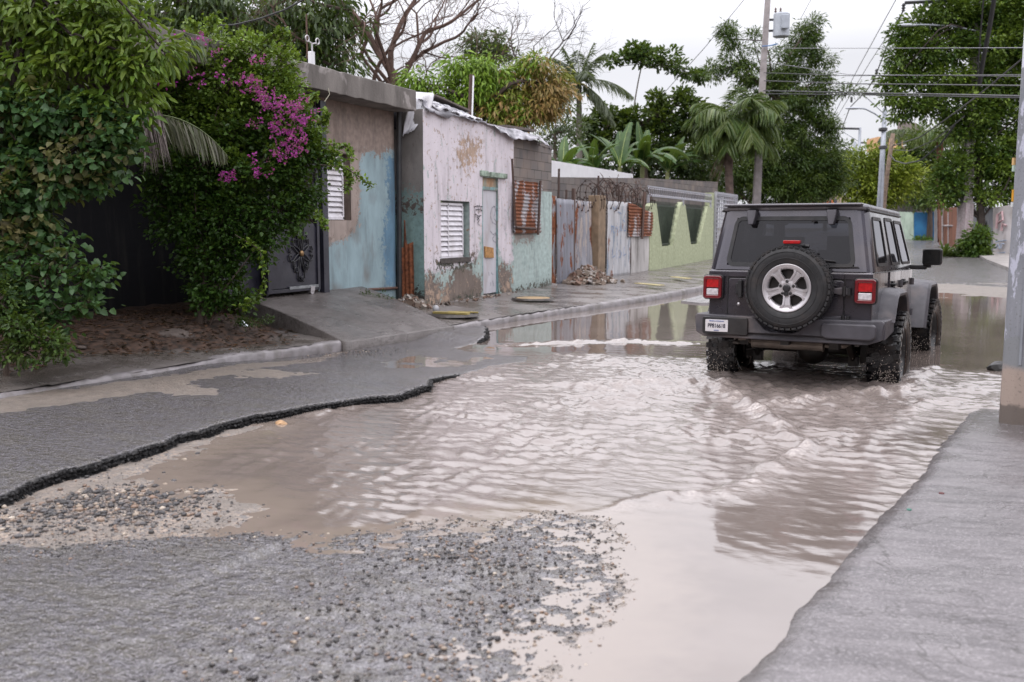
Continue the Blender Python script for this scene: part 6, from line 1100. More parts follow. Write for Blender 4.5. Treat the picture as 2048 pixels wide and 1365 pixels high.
palm('arching palm frond with grey dry leaflets hanging in front of the bougainvillea', (420, 640), (255, 240), 10.9, [(cam_az + .05, .38, 1.25, 1.5), (cam_az + .7, .5, .9, 1.4)], lf_grey, (.014, .010), bark=M('dark_stem', (.02, .017, .014), .9, .3), seed=3, ll=.30, wid=.020, hang=1.5, side=.45, name='palm_frond_plant', cat='palm', n=30, gdep=12.9, mid=[(410, 420), (330, 300)])
palm('small drooping bundle of dry palm leaves between the broad-leaved bush and the bougainvillea', (425, 640), (272, 196), 10.7, [(cam_az + .2, .5, .35, 2.2), (cam_az + 2.6, .5, .30, 2.2), (cam_az - .8, .3, .35, 2.0), (cam_az + 1.2, .3, .3, 2)], M('dry_grey_leaf', (.19, .16, .15), .8, .4, 20), (.014, .010), bark=M('dark_stem', (.02, .017, .014), .9, .3), seed=4, ll=.50, wid=.013, hang=2.2, side=.3, name='palm_frond_plant', cat='palm', n=16, gdep=12.9, mid=[(415, 400), (330, 270)])
palm('pale palm frond tip showing above the long-leaved tree near the roof', (430, 640), (285, 75), 11.4, [(cam_az + .1, .6, .8, 1.6), (cam_az - .3, .35, .75, 1.6)], lf_palm, (.014, .01), bark=M('dark_stem', (.02, .017, .014), .9, .3), gdep=12.9, mid=[(430, 400), (400, 200)], seed=5, ll=.3, wid=.022, hang=.9, side=.6, name='palm_frond_plant', cat='palm', n=22)
# ferns
t_ = thing('fern', 'fern fronds among the leaves at the left edge', 'fern', tuple(D(30, 620, 9.7))); b = MB(); LC = []; rr = np.random.default_rng(5)
for (x, y, az, el, ln) in ((20, 560, cam_az + .4, 1.2, .5), (60, 540, cam_az + 1.5, 1.3, .55), (10, 580, cam_az + 2.2, 1.1, .5), (85, 500, cam_az + 1.2, 1.4, .4), (35, 590, cam_az - .3, .9, .5), (0, 540, cam_az + .9, 1.2, .45)): frond(b, LC, D(x, y, 9.55), az, el, ln, 1.1, rr, n=26, ll=.085, wid=.014, hang=.15, rw=.003)
inv(b.build('stalks', barkm), t_)['kind'] = 'stuff'; leaflets('fronds', LC, lf_mid, t_, rr, .1)['kind'] = 'stuff'
# weeds at the foot of the ramp and walls
tree('weed_clump', 'small weeds growing by the wall where the ramp meets the house', 'weeds', [(735, 593, 18, 6), (770, 600, 15, 6), (760, 590, 10, 5)], 15.2, lf_mid, leaf=.05, wr=.3, tr=.08, dens=1.5, per=20, seed=14, twigs=0)
tree('weed_clump', 'green weeds at the edge of the ramp below the bougainvillea', 'weeds', [(500, 645, 20, 8), (530, 640, 12, 5), (474, 640, 16, 10)], 12.0, lf_mid, leaf=.04, wr=.3, tr=.06, dens=1.3, per=20, seed=15, twigs=0)
# behind the houses
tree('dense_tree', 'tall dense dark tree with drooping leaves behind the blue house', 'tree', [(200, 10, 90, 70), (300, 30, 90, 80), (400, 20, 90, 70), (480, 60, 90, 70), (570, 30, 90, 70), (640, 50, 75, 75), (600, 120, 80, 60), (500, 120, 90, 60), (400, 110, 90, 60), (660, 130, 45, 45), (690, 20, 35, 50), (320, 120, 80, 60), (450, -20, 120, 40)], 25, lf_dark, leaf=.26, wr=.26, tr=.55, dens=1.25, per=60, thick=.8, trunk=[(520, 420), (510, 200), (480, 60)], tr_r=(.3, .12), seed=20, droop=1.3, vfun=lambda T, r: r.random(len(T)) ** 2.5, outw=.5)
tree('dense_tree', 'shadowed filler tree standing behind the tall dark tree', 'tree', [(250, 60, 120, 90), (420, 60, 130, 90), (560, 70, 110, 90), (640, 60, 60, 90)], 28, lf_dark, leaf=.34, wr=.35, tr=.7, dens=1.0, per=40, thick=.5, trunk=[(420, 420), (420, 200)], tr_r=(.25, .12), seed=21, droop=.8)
def bare(label, roots, dep, seed, mat, n0=6):
    r = np.random.default_rng(seed); b = MB(); h3 = np.array([RT, [0, 0, 1.], np.cross([0, 0, 1.], RT)])
    def grow(p, d, L_, rad, lv):
        pts = [p]; m = 5
        for i in range(m): d = unit(d + r.normal(size=3) * .17 + [0, 0, .02]); p = p + d * L_ / m; pts.append(p)
        b.tube(pts, list(np.linspace(rad, rad * .66, m + 1)), 6 if rad > .03 else 3, False)
        if lv <= 0: return
        for k in range(3 if lv > 1 else 4):
            q = pts[r.integers(2, m + 1)] if k else pts[-1]; ang = r.uniform(.25, .8) * (1 if r.random() < .5 else -1); ax = r.normal(size=3); nd = unit(d * cos(ang) + unit(np.cross(d, ax)) * abs(sin(ang))); grow(q, nd, L_ * r.uniform(.62, .85), rad * (.66 if not k else .5), lv - 1)
    for (px_r, dirp, L_, rad, lv) in roots: grow(D(*px_r, dep), unit(np.array(dirp) @ h3), L_, rad, lv)
    tag(b.build('bare_tree', mat, fixn=False), label, 'tree')
barem = M('bare_bark', (.12, .075, .062), .9, .35, 3, .5, 20); b_ = None
bare('large leafless tree with many forking reddish branches behind the houses', [((790, 260), (.12, 1, .1), 2.1, .12, 1), ((800, 175), (.35, 1, .1), 1.7, .085, 5), ((795, 170), (-.5, 1, .0), 1.8, .13, 5), ((812, 130), (1.1, .8, .2), 1.6, .06, 5), ((800, 200), (1.3, .55, -.1), 1.4, .05, 5), ((705, 240), (.15, 1, 0), 1.9, .08, 5), ((745, 230), (-.25, 1, .1), 1.8, .07, 5), ((720, 120), (.4, 1, .1), 1.6, .06, 5)], 27, 4, barem)
bare('smaller leafless tree with fine twigs beyond the mango tree', [((1060, 210), (.3, 1, .1), 2.0, .07, 4), ((1070, 190), (1, .8, .1), 1.6, .05, 4), ((1050, 160), (-.2, 1, 0), 1.4, .05, 4)], 42, 9, M('dark_twigs', (.05, .038, .036), .9, .3))
tree('mango_tree', 'mango tree with fresh green and bronze young leaves', 'tree', [(845, 165, 42, 22), (850, 195, 38, 20), (925, 145, 40, 28), (985, 145, 45, 30), (1030, 170, 35, 30), (960, 180, 50, 28), (1005, 210, 45, 28), (930, 200, 35, 25), (1075, 135, 32, 22), (1100, 190, 36, 36), (1075, 215, 36, 28), (900, 215, 30, 20), (1045, 240, 30, 20), (880, 230, 30, 18), (1085, 165, 34, 30), (1000, 235, 40, 20)], 25, lf_mango, leaf=.21, wr=.24, tr=.32, dens=1.6, per=85, thick=.9, trunk=[(950, 420), (955, 280), (965, 215)], tr_r=(.2, .1), seed=22, droop=1.1, vfun=lambda T, r: np.clip((T @ RT - (-.65)) / 1.2 - (T[:, 2] - 5.2) / 1.6 + r.normal(size=len(T)) * .7 - .35, 0, 1) * .75, outw=.6)
tree('far_tree', 'round dull crown rising above the mango tree', 'tree', [(965, 82, 36, 20), (992, 98, 28, 20), (942, 100, 24, 20), (1020, 112, 30, 14)], 46, lf_oliv, leaf=.22, wr=.4, tr=.5, dens=1.6, per=60, trunk=[(965, 400), (965, 120)], tr_r=(.2, .1), seed=23, bark=barem)
tree('far_tree', 'pale grey green feathery tree beneath the coconut palm', 'tree', [(1110, 245, 34, 26), (1140, 215, 26, 20), (1095, 275, 30, 25), (1150, 260, 30, 25)], 38, lf_far, leaf=.20, wr=.3, tr=.4, dens=1.1, per=36, trunk=[(1110, 400), (1110, 270)], tr_r=(.12, .06), seed=24)
fr = [(cam_az + a, e_, L_, d_) for a, e_, L_, d_ in ((.1, .35, 2.6, 1.2), (-.5, -.4, 2.2, .9), (.5, 1.1, 1.9, 1.0), (1.6, 1.2, 1.8, .8), (2.6, 1.1, 1.8, 1.2), (3.1, .9, 1.5, 1.6), (-1.4, .7, 1.8, 1.4), (2.9, 1.25, 1.7, .6), (.2, 1.3, 1.8, .6), (4.2, .0, 1.8, 1.2), (-.1, -.7, 2.4, .4), (3.3, -.5, 1.8, .5), (3.0, .1, 1.5, 1.2))]
palm('distant coconut palm with thin ragged fronds against the sky', (1160, 420), (1158, 165), 42, fr, leafmat('palm_grey_green', (.07, .09, .06, 1), (.12, .14, .09, 1), trans=.3), (.16, .11), seed=31, ll=.62, wid=.05, hang=.6, n=30, rw=.03)
tree('umbrella_tree', 'thin leaning tree with a flat umbrella crown against the sky', 'tree', [(1215, 122, 12, 6), (1245, 114, 16, 6), (1268, 104, 22, 11), (1300, 98, 26, 8), (1290, 120, 24, 8), (1335, 112, 26, 6), (1352, 132, 20, 8), (1380, 150, 24, 7), (1325, 130, 14, 5), (1410, 155, 16, 6)], 48, lf_mid, leaf=.25, wr=.6, shape='oval', tr=.28, dens=1.3, per=26, thick=2.4, trunk=[(1266, 225), (1275, 170), (1284, 128)], tr_r=(.055, .03), bark=bark_g, seed=25, droop=0, vfun=randv(.4))
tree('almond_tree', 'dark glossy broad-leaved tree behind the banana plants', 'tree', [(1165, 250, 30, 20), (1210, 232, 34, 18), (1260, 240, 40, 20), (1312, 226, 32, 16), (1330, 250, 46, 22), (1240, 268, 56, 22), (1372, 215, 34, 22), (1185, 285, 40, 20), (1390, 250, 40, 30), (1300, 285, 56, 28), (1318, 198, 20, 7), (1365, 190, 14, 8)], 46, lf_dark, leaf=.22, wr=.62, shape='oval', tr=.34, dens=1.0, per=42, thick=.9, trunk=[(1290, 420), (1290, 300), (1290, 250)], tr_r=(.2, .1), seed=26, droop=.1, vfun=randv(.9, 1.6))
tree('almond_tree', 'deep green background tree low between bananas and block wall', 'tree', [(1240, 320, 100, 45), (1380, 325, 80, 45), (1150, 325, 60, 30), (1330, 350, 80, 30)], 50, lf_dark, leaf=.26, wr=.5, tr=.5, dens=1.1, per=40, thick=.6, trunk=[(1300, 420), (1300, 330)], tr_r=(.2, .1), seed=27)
# bananas
def banana(label, base, dep, lv, seed):
    r = np.random.default_rng(seed); top = D(*base, dep); g = np.array([top[0] - .05, top[1], .2]); t_ = thing('banana_plant', label, 'banana plant', tuple(g), group='banana plants behind the block wall'); b = MB(); b.tube([g, top], [.14, .09], 8); inv(b.build('stem', M('banana_stem', (.16, .17, .07), .7, .3)), t_)
    for (az, el, ln, dr, w_) in lv:
        p = top.copy(); ln = ln * .80; az += cam_az; dr *= 1.25; d = np.array([cos(az) * cos(el), sin(az) * cos(el), sin(el)]); n = 22; pts = [p.copy()]; ds = [d]
        for i in range(n): d = unit(d + [0, 0, -dr / n]); p = p + d * ln / n; pts.append(p.copy()); ds.append(d)
        V = []; F = []
        for s in (-1, 1):
            j = 0
            while j < n:
                k = min(n, j + int(r.integers(2, 6))); base_i = len(V); tear = r.normal() * .12
                for i in range(j, k + 1):
                    t = i / n; w = w_ * max(0, sin(pi * min(1, t * .86 + .10))) ** .55 * (.2 if t < .12 else 1); sd_ = unit(np.cross(ds[i], [0, 0, 1.])); dn = np.cross(sd_, ds[i]) * s * 0 + np.array([0, 0, -1.])
                    V += [pts[i], pts[i] + sd_ * s * w * .55 + [0, 0, .10 * w], pts[i] + sd_ * s * w + dn * w * (.25 + tear) + ds[i] * tear * .4]
                for i in range(k - j): a = base_i + i * 3; F += [(a, a + 1, a + 4, a + 3), (a + 1, a + 2, a + 5, a + 4)]
                j = k
        inv(npmesh('leaf', V, F, lf_ban, None, True, {'v': ('FLOAT', np.full(len(V), r.random() * .8))}), t_); q = MB(); q.tube(pts, list(np.linspace(.025, .006, n + 1)), 4, False); inv(q.build('leaf_rib', M('banana_rib', (.25, .30, .10), .5, .2)), t_)
r_b = random.Random(77)
def blv(n, k, tall): return [(r_b.uniform(0, 6.28), r_b.uniform(.75, 1.3), k * r_b.uniform(1.6, 2.3), r_b.uniform(.9, 1.7), k * r_b.uniform(.17, .23)) for _ in range(n)] + [(tall, 1.3, 1.9 * k, .8, .2 * k)]
banana('banana plant with upright leaves nearest the broken block wall top', (1125, 345), 36, blv(8, 1.0, 1.4), 1)
banana('low spreading banana plant just right of the upright one', (1185, 345), 37.5, blv(8, .95, 2.6), 2)
banana('banana plant with a tall ragged leaf in the middle of the row', (1240, 335), 39, blv(8, 1.1, 1.5) + [(1.0, 1.35, 2.6, 1.0, .24)], 3)
banana('tallest banana plant with one long glossy leaf arching right', (1285, 335), 41, blv(8, 1.2, 1.2) + [(2.4, 1.5, 2.4, 1.0, .30), (.15, 1.15, 3.2, 2.0, .34)], 4)
banana('banana plant with drooping leaves beside the block wall near the palm', (1335, 345), 44, blv(9, 1.2, .4), 5)
t_ = thing('water_tank', 'dark water tank behind the bananas', 'water tank', tuple(D(1192, 306, 46))); c_ = D(1192, 306, 46); q = MB(); q.lathe([(0, .55), (.10, .38), (.12, .35), (.30, .26), (.38, .14), (.38, -.3)], 20, tuple(c_), 'z'); inv(q.build('tank', M('tank_navy', (.03, .035, .06), .4, .2), smooth=True), t_)

# ornamental palm
fr = [(cam_az + 2 * pi * i / 23 + .2 * sin(i * 3), .30 + .95 * ((i * 7) % 5) / 5, 2.5 + .3 * sin(i * 5), 2.1 - .5 * ((i * 7) % 5) / 5) for i in range(23)] + [(cam_az + 1.3, 1.45, 1.7, .6), (cam_az + .2, 1.25, 1.9, 1.3)]
palm('stout palm with heavy drooping fronds in front of the utility pole', (1467, 400), (1474, 250), 44, fr, lf_palm, (.17, .19), seed=33, ll=.95, wid=.055, hang=.65, n=64, rw=.03, mid=[(1457, 330), (1462, 300)], bark=M('palm_bark', (.14, .10, .085), .9, .35, 5, .8, 14, bd=.03), side=.8)
q = MB(); r_ = random.Random(4); p = D(1432, 300, 36)
for i in range(14): q.tube([D(1460, 285, 44), D(1440 + r_.uniform(-10, 14), 315, 44), D(1425 + r_.uniform(-8, 14), 365 + r_.uniform(-20, 10), 44)], [.03, .02, .005], 3)
tag(q.build('dead_fronds', M('dead_frond', (.17, .12, .095), .9, .3)), 'dead brown fronds hanging beside the stout palm trunk', 'dead fronds')
# neem
tree('neem_tree', 'big airy dark green tree around the utility pole', 'tree', [(1462, 78, 14, 30), (1452, 58, 9, 18), (1508, 85, 13, 18), (1475, 115, 28, 26), (1415, 145, 30, 16), (1500, 150, 40, 28), (1560, 140, 35, 40), (1600, 85, 28, 30), (1622, 50, 20, 22), (1618, 75, 22, 14), (1645, 120, 26, 22), (1600, 130, 35, 25), (1640, 155, 22, 16), (1560, 200, 60, 40), (1620, 205, 45, 32), (1650, 180, 24, 16), (1540, 260, 60, 40), (1620, 270, 55, 40), (1650, 245, 26, 20), (1570, 320, 75, 45), (1640, 330, 60, 40), (1520, 340, 50, 50), (1610, 375, 75, 35), (1450, 350, 55, 45), (1400, 320, 40, 35), (1690, 185, 34, 8), (1660, 375, 30, 25), (1560, 385, 70, 30)], 53, lf_neem, leaf=.25, wr=.24, tr=.40, dens=1.15, per=80, thick=.9, trunk=[(1560, 430), (1560, 330), (1550, 200)], tr_r=(.2, .08), seed=28, droop=.5, vfun=randv(.9, 2))
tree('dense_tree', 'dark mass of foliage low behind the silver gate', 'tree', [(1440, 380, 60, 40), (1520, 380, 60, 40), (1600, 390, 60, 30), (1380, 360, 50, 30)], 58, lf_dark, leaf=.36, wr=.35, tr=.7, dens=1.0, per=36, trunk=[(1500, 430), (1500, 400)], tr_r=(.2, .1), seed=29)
# far end of the street
tree('yellow_green_tree', 'bright yellow green tree down the street behind the lamp post', 'tree', [(1725, 320, 34, 26), (1760, 330, 40, 30), (1700, 350, 34, 22), (1730, 370, 45, 32), (1780, 375, 45, 30), (1820, 362, 34, 22), (1800, 340, 30, 18), (1745, 395, 50, 22), (1690, 375, 20, 18)], 66, lf_yel, leaf=.34, wr=.36, tr=.62, dens=1.9, per=46, thick=.9, trunk=[(1745, 450), (1748, 390)], tr_r=(.25, .12), seed=35, vfun=randv(.9, 1.4))
tree('mid_tree', 'mixed green trees filling the right of the street beyond the concrete pole', 'tree', [(1850, 300, 45, 38), (1810, 315, 30, 26), (1890, 290, 45, 40), (1850, 350, 60, 40), (1905, 350, 45, 45), (1870, 390, 50, 26), (1830, 395, 30, 16)], 72, lf_mid, leaf=.34, wr=.4, tr=.7, dens=1.4, per=42, trunk=[(1860, 450), (1860, 360)], tr_r=(.25, .1), seed=36, vfun=randv(.9))
tree('far_tree', 'dull green trees closing the far end of the street', 'tree', [(1640, 330, 45, 26), (1680, 310, 36, 24), (1690, 350, 40, 30), (1640, 370, 50, 30), (1610, 350, 40, 40), (1590, 300, 40, 50)], 108, lf_far, leaf=.55, wr=.45, tr=1.0, dens=1.2, per=40, trunk=[(1650, 450), (1655, 350)], tr_r=(.25, .1), seed=37)
fr = [(cam_az + 2 * pi * i / 9, .5, 1.9, 1.9) for i in range(9)]
palm('small ragged palm with a brown crown beside the arched concrete gable', (1885, 420), (1880, 262), 60, fr, lf_palm, (.2, .22), seed=38, ll=.7, wid=.07, hang=.8, n=18, rw=.04, bark=M('palm_brown', (.16, .07, .05), .9, .3))
palm('grey distant palm in front of the arched concrete gable', (1800, 440), (1800, 262), 84, [(cam_az + 2 * pi * i / 9, .45, 2.2, 1.9) for i in range(9)], lf_far, (.16, .14), seed=39, ll=.7, wid=.08, hang=.8, n=18, rw=.04)
# right tree
tree('almond_tree', 'huge dense green tree hanging over the right side of the street', 'tree', [(1815, 70, 28, 22), (1850, 45, 36, 30), (1905, 30, 50, 40), (1970, 20, 60, 50), (2040, 20, 60, 50), (1800, 115, 28, 22), (1840, 105, 40, 30), (1900, 95, 50, 36), (1970, 90, 60, 44), (2045, 90, 60, 50), (1790, 160, 26, 16), (1835, 160, 45, 26), (1900, 155, 55, 32), (1970, 165, 60, 40), (2045, 170, 60, 44), (1785, 200, 28, 14), (1800, 225, 26, 14), (1850, 210, 46, 22), (1910, 215, 50, 30), (1975, 235, 50, 36), (2035, 250, 50, 44), (1925, 265, 30, 24), (1985, 295, 46, 36), (2035, 320, 45, 44), (1990, 350, 44, 32), (2030, 385, 40, 28), (1970, 395, 34, 20), (1905, 335, 34, 28), (1900, 375, 36, 26), (1885, 400, 26, 16), (1955, 320, 30, 30)], 46, lf_right, leaf=.20, wr=.5, shape='oval', tr=.46, dens=1.5, per=66, thick=1.0, trunk=[(1962, 440), (1955, 300), (1950, 180), (1945, 60)], tr_r=(.22, .06), bark=M('dark_bark2', (.045, .035, .03), .9, .3), seed=40, droop=.2, vfun=lambda T, r: r.random(len(T)) ** 1.5)
tree('leafy_bush', 'leafy green bush in front of the grey corrugated wall on the right', 'bush', [(1955, 475, 20, 22), (1965, 495, 14, 16), (1945, 500, 18, 14), (1935, 485, 10, 12)], 43, lf_right, leaf=.20, wr=.5, tr=.25, dens=1.8, per=32, seed=41, vfun=randv(.6))
for k, (x, y, n_, lab) in enumerate(((1888, 512, 16, 'small spiky agave at the foot of the brown corrugated gate'), (1912, 518, 20, 'spiky agave in the middle of the verge plants'), (1932, 520, 20, 'widest spiky agave below the leafy bush'))):
    r = np.random.default_rng(k); c_ = D(x, y, 43.5); t_ = thing('agave', lab, 'plant', tuple(c_), group='agaves on the right verge'); LC = [(c_ + r.normal(size=3) * .05, unit(np.array([r.normal(), r.normal(), r.uniform(.6, 1.6)])), r.uniform(.5, .95), .11, 0) for _ in range(n_ * 2)]; leaflets('blades', LC, lf_palm, t_, r, .25)
tree('hedge', 'low green hedge before the blue gate', 'hedge', [(1832, 484, 14, 5), (1855, 483, 16, 5), (1845, 480, 12, 4)], 72, lf_bright, leaf=.25, wr=.4, tr=.3, dens=1.6, per=26, seed=44, twigs=0)
# ================================================================ far end of the street, poles, wires
def farwall(name, lab, a, b_, mat, dep_a, dep_b, th=.2, cat='wall', group=None):
    # a, b_ = (px, y top, y bottom) at each end with its own distance
    At_, Ab = D(a[0], a[1], dep_a), D(a[0], a[2], dep_a); Bt, Bb = D(b_[0], b_[1], dep_b), D(b_[0], b_[2], dep_b); n_ = np.cross(Bb - Ab, [0, 0, 1.]); n_[2] = 0; n_ = n_ / np.linalg.norm(n_) * th; n_ = n_ if n_ @ FWD > 0 else -n_
    q = MB(); vs = [Ab, Bb, Bt, At_] + [p + n_ for p in (Ab, Bb, Bt, At_)]; q.add(vs, [(0, 1, 2, 3), (7, 6, 5, 4), (0, 4, 5, 1), (1, 5, 6, 2), (2, 6, 7, 3), (3, 7, 4, 0)]); o_ = q.build(name, mat); 
    if lab: tag(o_, lab, cat, group)
    return o_
bluem = NT('blue_gate'); c = bluem.mix(bluem.mr(bluem.noise(1.2, 4), .35, .65), (.012, .13, .33, 1), (.03, .22, .46, 1)); blue_gate_m = bluem.fin(c, .5)
farwall('blue_gate', 'bright blue metal gate at the far right of the street', (1828, 425, 481), (1873, 424, 484), blue_gate_m, 73, 72, cat='gate')
mint = M('mint_wall', (.42, .52, .42), .7, .25, .8, .1, dirt=(.2, .3, .22), damt=.5)
farwall('mint_wall', 'pale mint wall left of the blue gate', (1796, 424, 478), (1827, 425, 481), mint, 76, 73.5)
farwall('pillar', 'grey gate pillar between the blue gate and the brown gate', (1874, 418, 488), (1884, 417, 490), M('pillar_grey', (.30, .29, .30), .8, .2, 2), 66, 65, cat='pillar')
brn = M('brown_corrugated', (.22, .10, .065), .8, .3, 1.5, .3, 10, stretch=(3, 3, .3)); bg_ = farwall('brown_gate', 'brown corrugated gate with pale frame beside the concrete pole', (1885, 418, 490), (1922, 414, 496), brn, 58, 55, cat='gate')
q = MB(); fm = M('pale_frame', (.42, .38, .38), .7, .2)
for x in (1885, 1897, 1909, 1921): q.tube([D(x, 417, 57 - (x - 1885) / 20), D(x, 492, 57 - (x - 1885) / 20)], .05, 4)
q.tube([D(1884, 452, 57), D(1922, 452, 54.9)], .05, 4); q.build('gate_frame', fm, bg_)
grz = M('grey_corrugated', (.20, .21, .23), .5, .25, 1.5, .3, stretch=(4, 4, .3), metal=.3, dirt=(.12, .11, .11)); farwall('corrugated_wall', 'grey corrugated metal wall behind the leafy bush on the right', (1922, 414, 500), (1986, 415, 521), grz, 52, 46)
def ptmat():
    t = NT('mural_wall'); c = t.mix(t.mr(t.noise(.8, 5), .35, .65), (.42, .40, .40, 1), (.58, .55, .56, 1)); c = t.mix(t.mr(t.noise(1.8, 5, stretch=(1, 1, .5)), .55, .7, 0, .7), c, (.26, .22, .20, 1)); return t.fin(c, .8)
mw = farwall('mural_wall', 'white wall with faded pink and blue painted lettering at the right edge', (1986, 416, 521), (2072, 402, 534), ptmat(), 45.5, 43)
def decal(pts, mat, parent, name, dep=44.0, w=.09):
    q = MB(); P = smoothpoly([D(x, y, dep) for x, y in pts], 12)
    q.tube(P, w, 4); o_ = q.build(name, mat, parent); return o_
pk = M('faded_pink', (.44, .30, .31), .8, .3, 4); bf = M('faded_blue', (.30, .35, .44), .8, .3, 4)
b = MB()
for st in ([(1993, 458), (1995, 430), (2004, 424), (2006, 440), (1997, 446)], [(2003, 462), (2005, 448), (2012, 452)]): b.tube([D(x, y, 45.3 - (x - 1986) * .029) for x, y in st], .06, 4)
b.build('pink_lettering', pk, mw)['kind'] = 'stuff'; b = MB()
for st in ([(1991, 484), (2012, 481)], [(1992, 498), (1996, 488), (1999, 498)], [(2002, 497), (2002, 488), (2008, 488)], [(1991, 508), (2010, 505)]): b.tube([D(x, y, 45.3 - (x - 1986) * .029) for x, y in st], .035, 4)
b.build('blue_lettering', bf, mw)['kind'] = 'stuff'
# shed roof over the mint wall
sh = thing('shed', 'grey block shed with a corrugated roof above the mint wall', 'shed', tuple(D(1820, 430, 80))); q = MB(); q.prism([(0, 0)] * 0 or [(-2.1, 0), (2.3, 0), (2.3, .07), (-2.1, .07)], 0, 2.6, 'y'); 
inv(farwall('wall', None, (1772, 402, 424), (1872, 404, 424), M('shed_block', (.16, .145, .14), .9, .3, 2), 80, 77), sh); inv(farwall('roof', None, (1768, 391, 397), (1868, 392, 398), M('shed_roof', (.34, .35, .37), .5, .2, 2), 78.5, 75.5, 3.0), sh); inv(farwall('fascia', None, (1768, 397.5, 401), (1870, 398.5, 402), M('fascia_dark', (.06, .055, .05), .8), 79, 76), sh); inv(farwall('opening_shade', None, (1772, 424, 430), (1832, 424, 430), M('shade_dark', (.03, .03, .03), .8), 79.5, 77, .1), sh)  # dark panel has the shade of the shed opening put into its colour
farwall('verge_wall', 'low reddish brick edging under the hedge', (1822, 485, 493), (1872, 486, 494), M('red_edge', (.20, .09, .06), .9, .3), 71, 70, cat='wall')
# distant houses at the street end
dh = thing('house', 'distant white and tan house with a flat roof at the end of the street', 'house', tuple(D(1650, 420, 98))); inv(farwall('upper_storey', None, (1628, 372, 392), (1655, 373, 392), M('far_white', (.55, .54, .56), .8, .1), 98, 97, 3), dh); inv(farwall('wall', None, (1600, 391, 425), (1700, 392, 425), M('far_tan', (.40, .31, .24), .8, .3, .6), 95, 95, 3), dh); inv(farwall('roof_edge', None, (1612, 386, 391), (1672, 388, 392), M('far_beige', (.50, .42, .33), .8, .1), 94.6, 94.6, 2), dh)
for x0 in (1625, 1662): inv(farwall('window', None, (x0, 398, 412), (x0 + 12, 398, 412), M('far_window', (.05, .05, .055), .4), 94.7, 94.7, .1), dh)
pf = thing('playground_fence', 'distant fence with orange and dark stripes seen just over the car roof', 'fence', tuple(D(1640, 412, 84)))
for k in range(6):
    x0 = 1617 + 9.5 * k; inv(farwall('orange_post', None, (x0, 400, 418), (x0 + 3, 400, 418), M('orange_post', (.60, .16, .06), .7, .1), 84, 84, .2), pf)
    inv(farwall('dark_panel', None, (x0 + 3.4, 403, 418), (x0 + 9, 403, 418), M('dark_panel', (.04, .04, .07), .7, .1), 84.3, 84.3, .1), pf)
inv(farwall('blue_post', None, (1697, 405, 418), (1702, 405, 418), M('blue_post', (.03, .16, .36), .7, .1), 84, 84, .2), pf)
# arched gable and orange house
ah = thing('arched_building', 'tall bare concrete building with an arched gable above an orange wall', 'building', tuple(D(1820, 300, 96)))
c0 = [(1793, 290), (1795, 246), (1802, 242), (1815, 242), (1830, 246), (1845, 253), (1846, 290)]; P = [D(x, y, 96) for x, y in c0]; P2 = [D(x, y, 101) for x, y in c0]; q = MB(); n = len(P); q.add(P + P2, [tuple(range(n)), tuple(range(n, 2 * n))[::-1]] + [(i, i + n, (i + 1) % n + n, (i + 1) % n) for i in range(n)]); inv(q.build('gable', M('bare_concrete', (.21, .18, .17), .9, .25, .6)), ah)
inv(farwall('orange_wall', None, (1756, 274, 300), (1806, 276, 300), M('orange_wall', (.55, .33, .18), .8, .25, .5), 94, 94, 3), ah); inv(farwall('lower_wall', None, (1765, 296, 440), (1846, 290, 440), M('brown_lower_wall', (.2, .17, .14), .9), 95.5, 95.8, 3), ah)  # lower wall is one even brown
for x0 in (1762, 1772): inv(farwall('window', None, (x0, 281, 292), (x0 + 4, 281, 292), M('far_window2', (.12, .09, .07), .4), 93.9, 93.9, .1), ah)
# ---- poles
concp = M('pole_concrete', (.30, .27, .27), .85, .2, 3, .4, 30, dirt=(.16, .14, .13), damt=.5); galv = M('galvanised', (.30, .32, .36), .4, .12, 5, .1, metal=.5); dark_arm = M('crossarm', (.05, .05, .055), .7, .3)
def pole(pts, dep, r0, r1, mat, t_, n=10): q = MB(); P = [D(x, y, dep) for x, y in pts]; P = ([np.array([P[0][0], P[0][1], .05])] if P[0][2] > .3 else []) + P; q.tube(P, list(np.linspace(r0, r1, len(P))), n); return inv(q.build('pole', mat, smooth=n > 6), t_)
up_ = thing('utility_pole', 'tall concrete utility pole with a grey transformer beside the stout palm', 'utility pole', tuple(D(1511, 430, 45.5))); pole([(1511, 450), (1518, 300), (1527, 130), (1538, -40)], 45.5, .27, .15, concp, up_, 4)
tr_ = MB(); c_ = D(1563, 48, 45.3); tr_.lathe([(0, .48), (.32, .48), (.375, .43), (.375, -.57), (.33, -.60), (0, -.60)], 20, tuple(c_), 'z'); to = inv(tr_.build('transformer', M('transformer_grey', (.42, .45, .50), .4, .1, 4, .05), smooth=False), up_)
q = MB(); q.box(tuple(D(1570, 44, 44.8)), (.34, .25, .62), YAW); inv(q.build('radiator', M('transformer_grey2', (.36, .39, .44), .4, .1), bevel=.03), up_)
for dx in (-6, 4): q = MB(); a = D(1557 + dx, 28, 45.3); q.lathe([(.0, .0), (.06, 0), (.03, .06), (.07, .10), (.03, .16), (.06, .20), (.02, .28), (0, .3)], 8, tuple(a), 'z'); inv(q.build('insulator', M('insulator_brown', (.10, .06, .05), .3, .2)), up_)
q = MB(); q.tube([D(1530, 40, 45.5), D(1552, 40, 45.5)], .055, 6); q.tube([D(1530, 62, 45.5), D(1552, 62, 45.5)], .055, 6); inv(q.build('bracket', dark_arm), up_); q = MB(); q.tube([D(1524, 93, 45.2), D(1540, 92, 45.1), D(1556, 88, 45)], .03, 5); inv(q.build('blue_strap', M('strap', (.10, .2, .4), .6)), up_)
cp = thing('utility_pole', 'concrete pole with pink painted foot in front of the grey corrugated wall', 'utility pole', tuple(D(1925, 500, 46)))
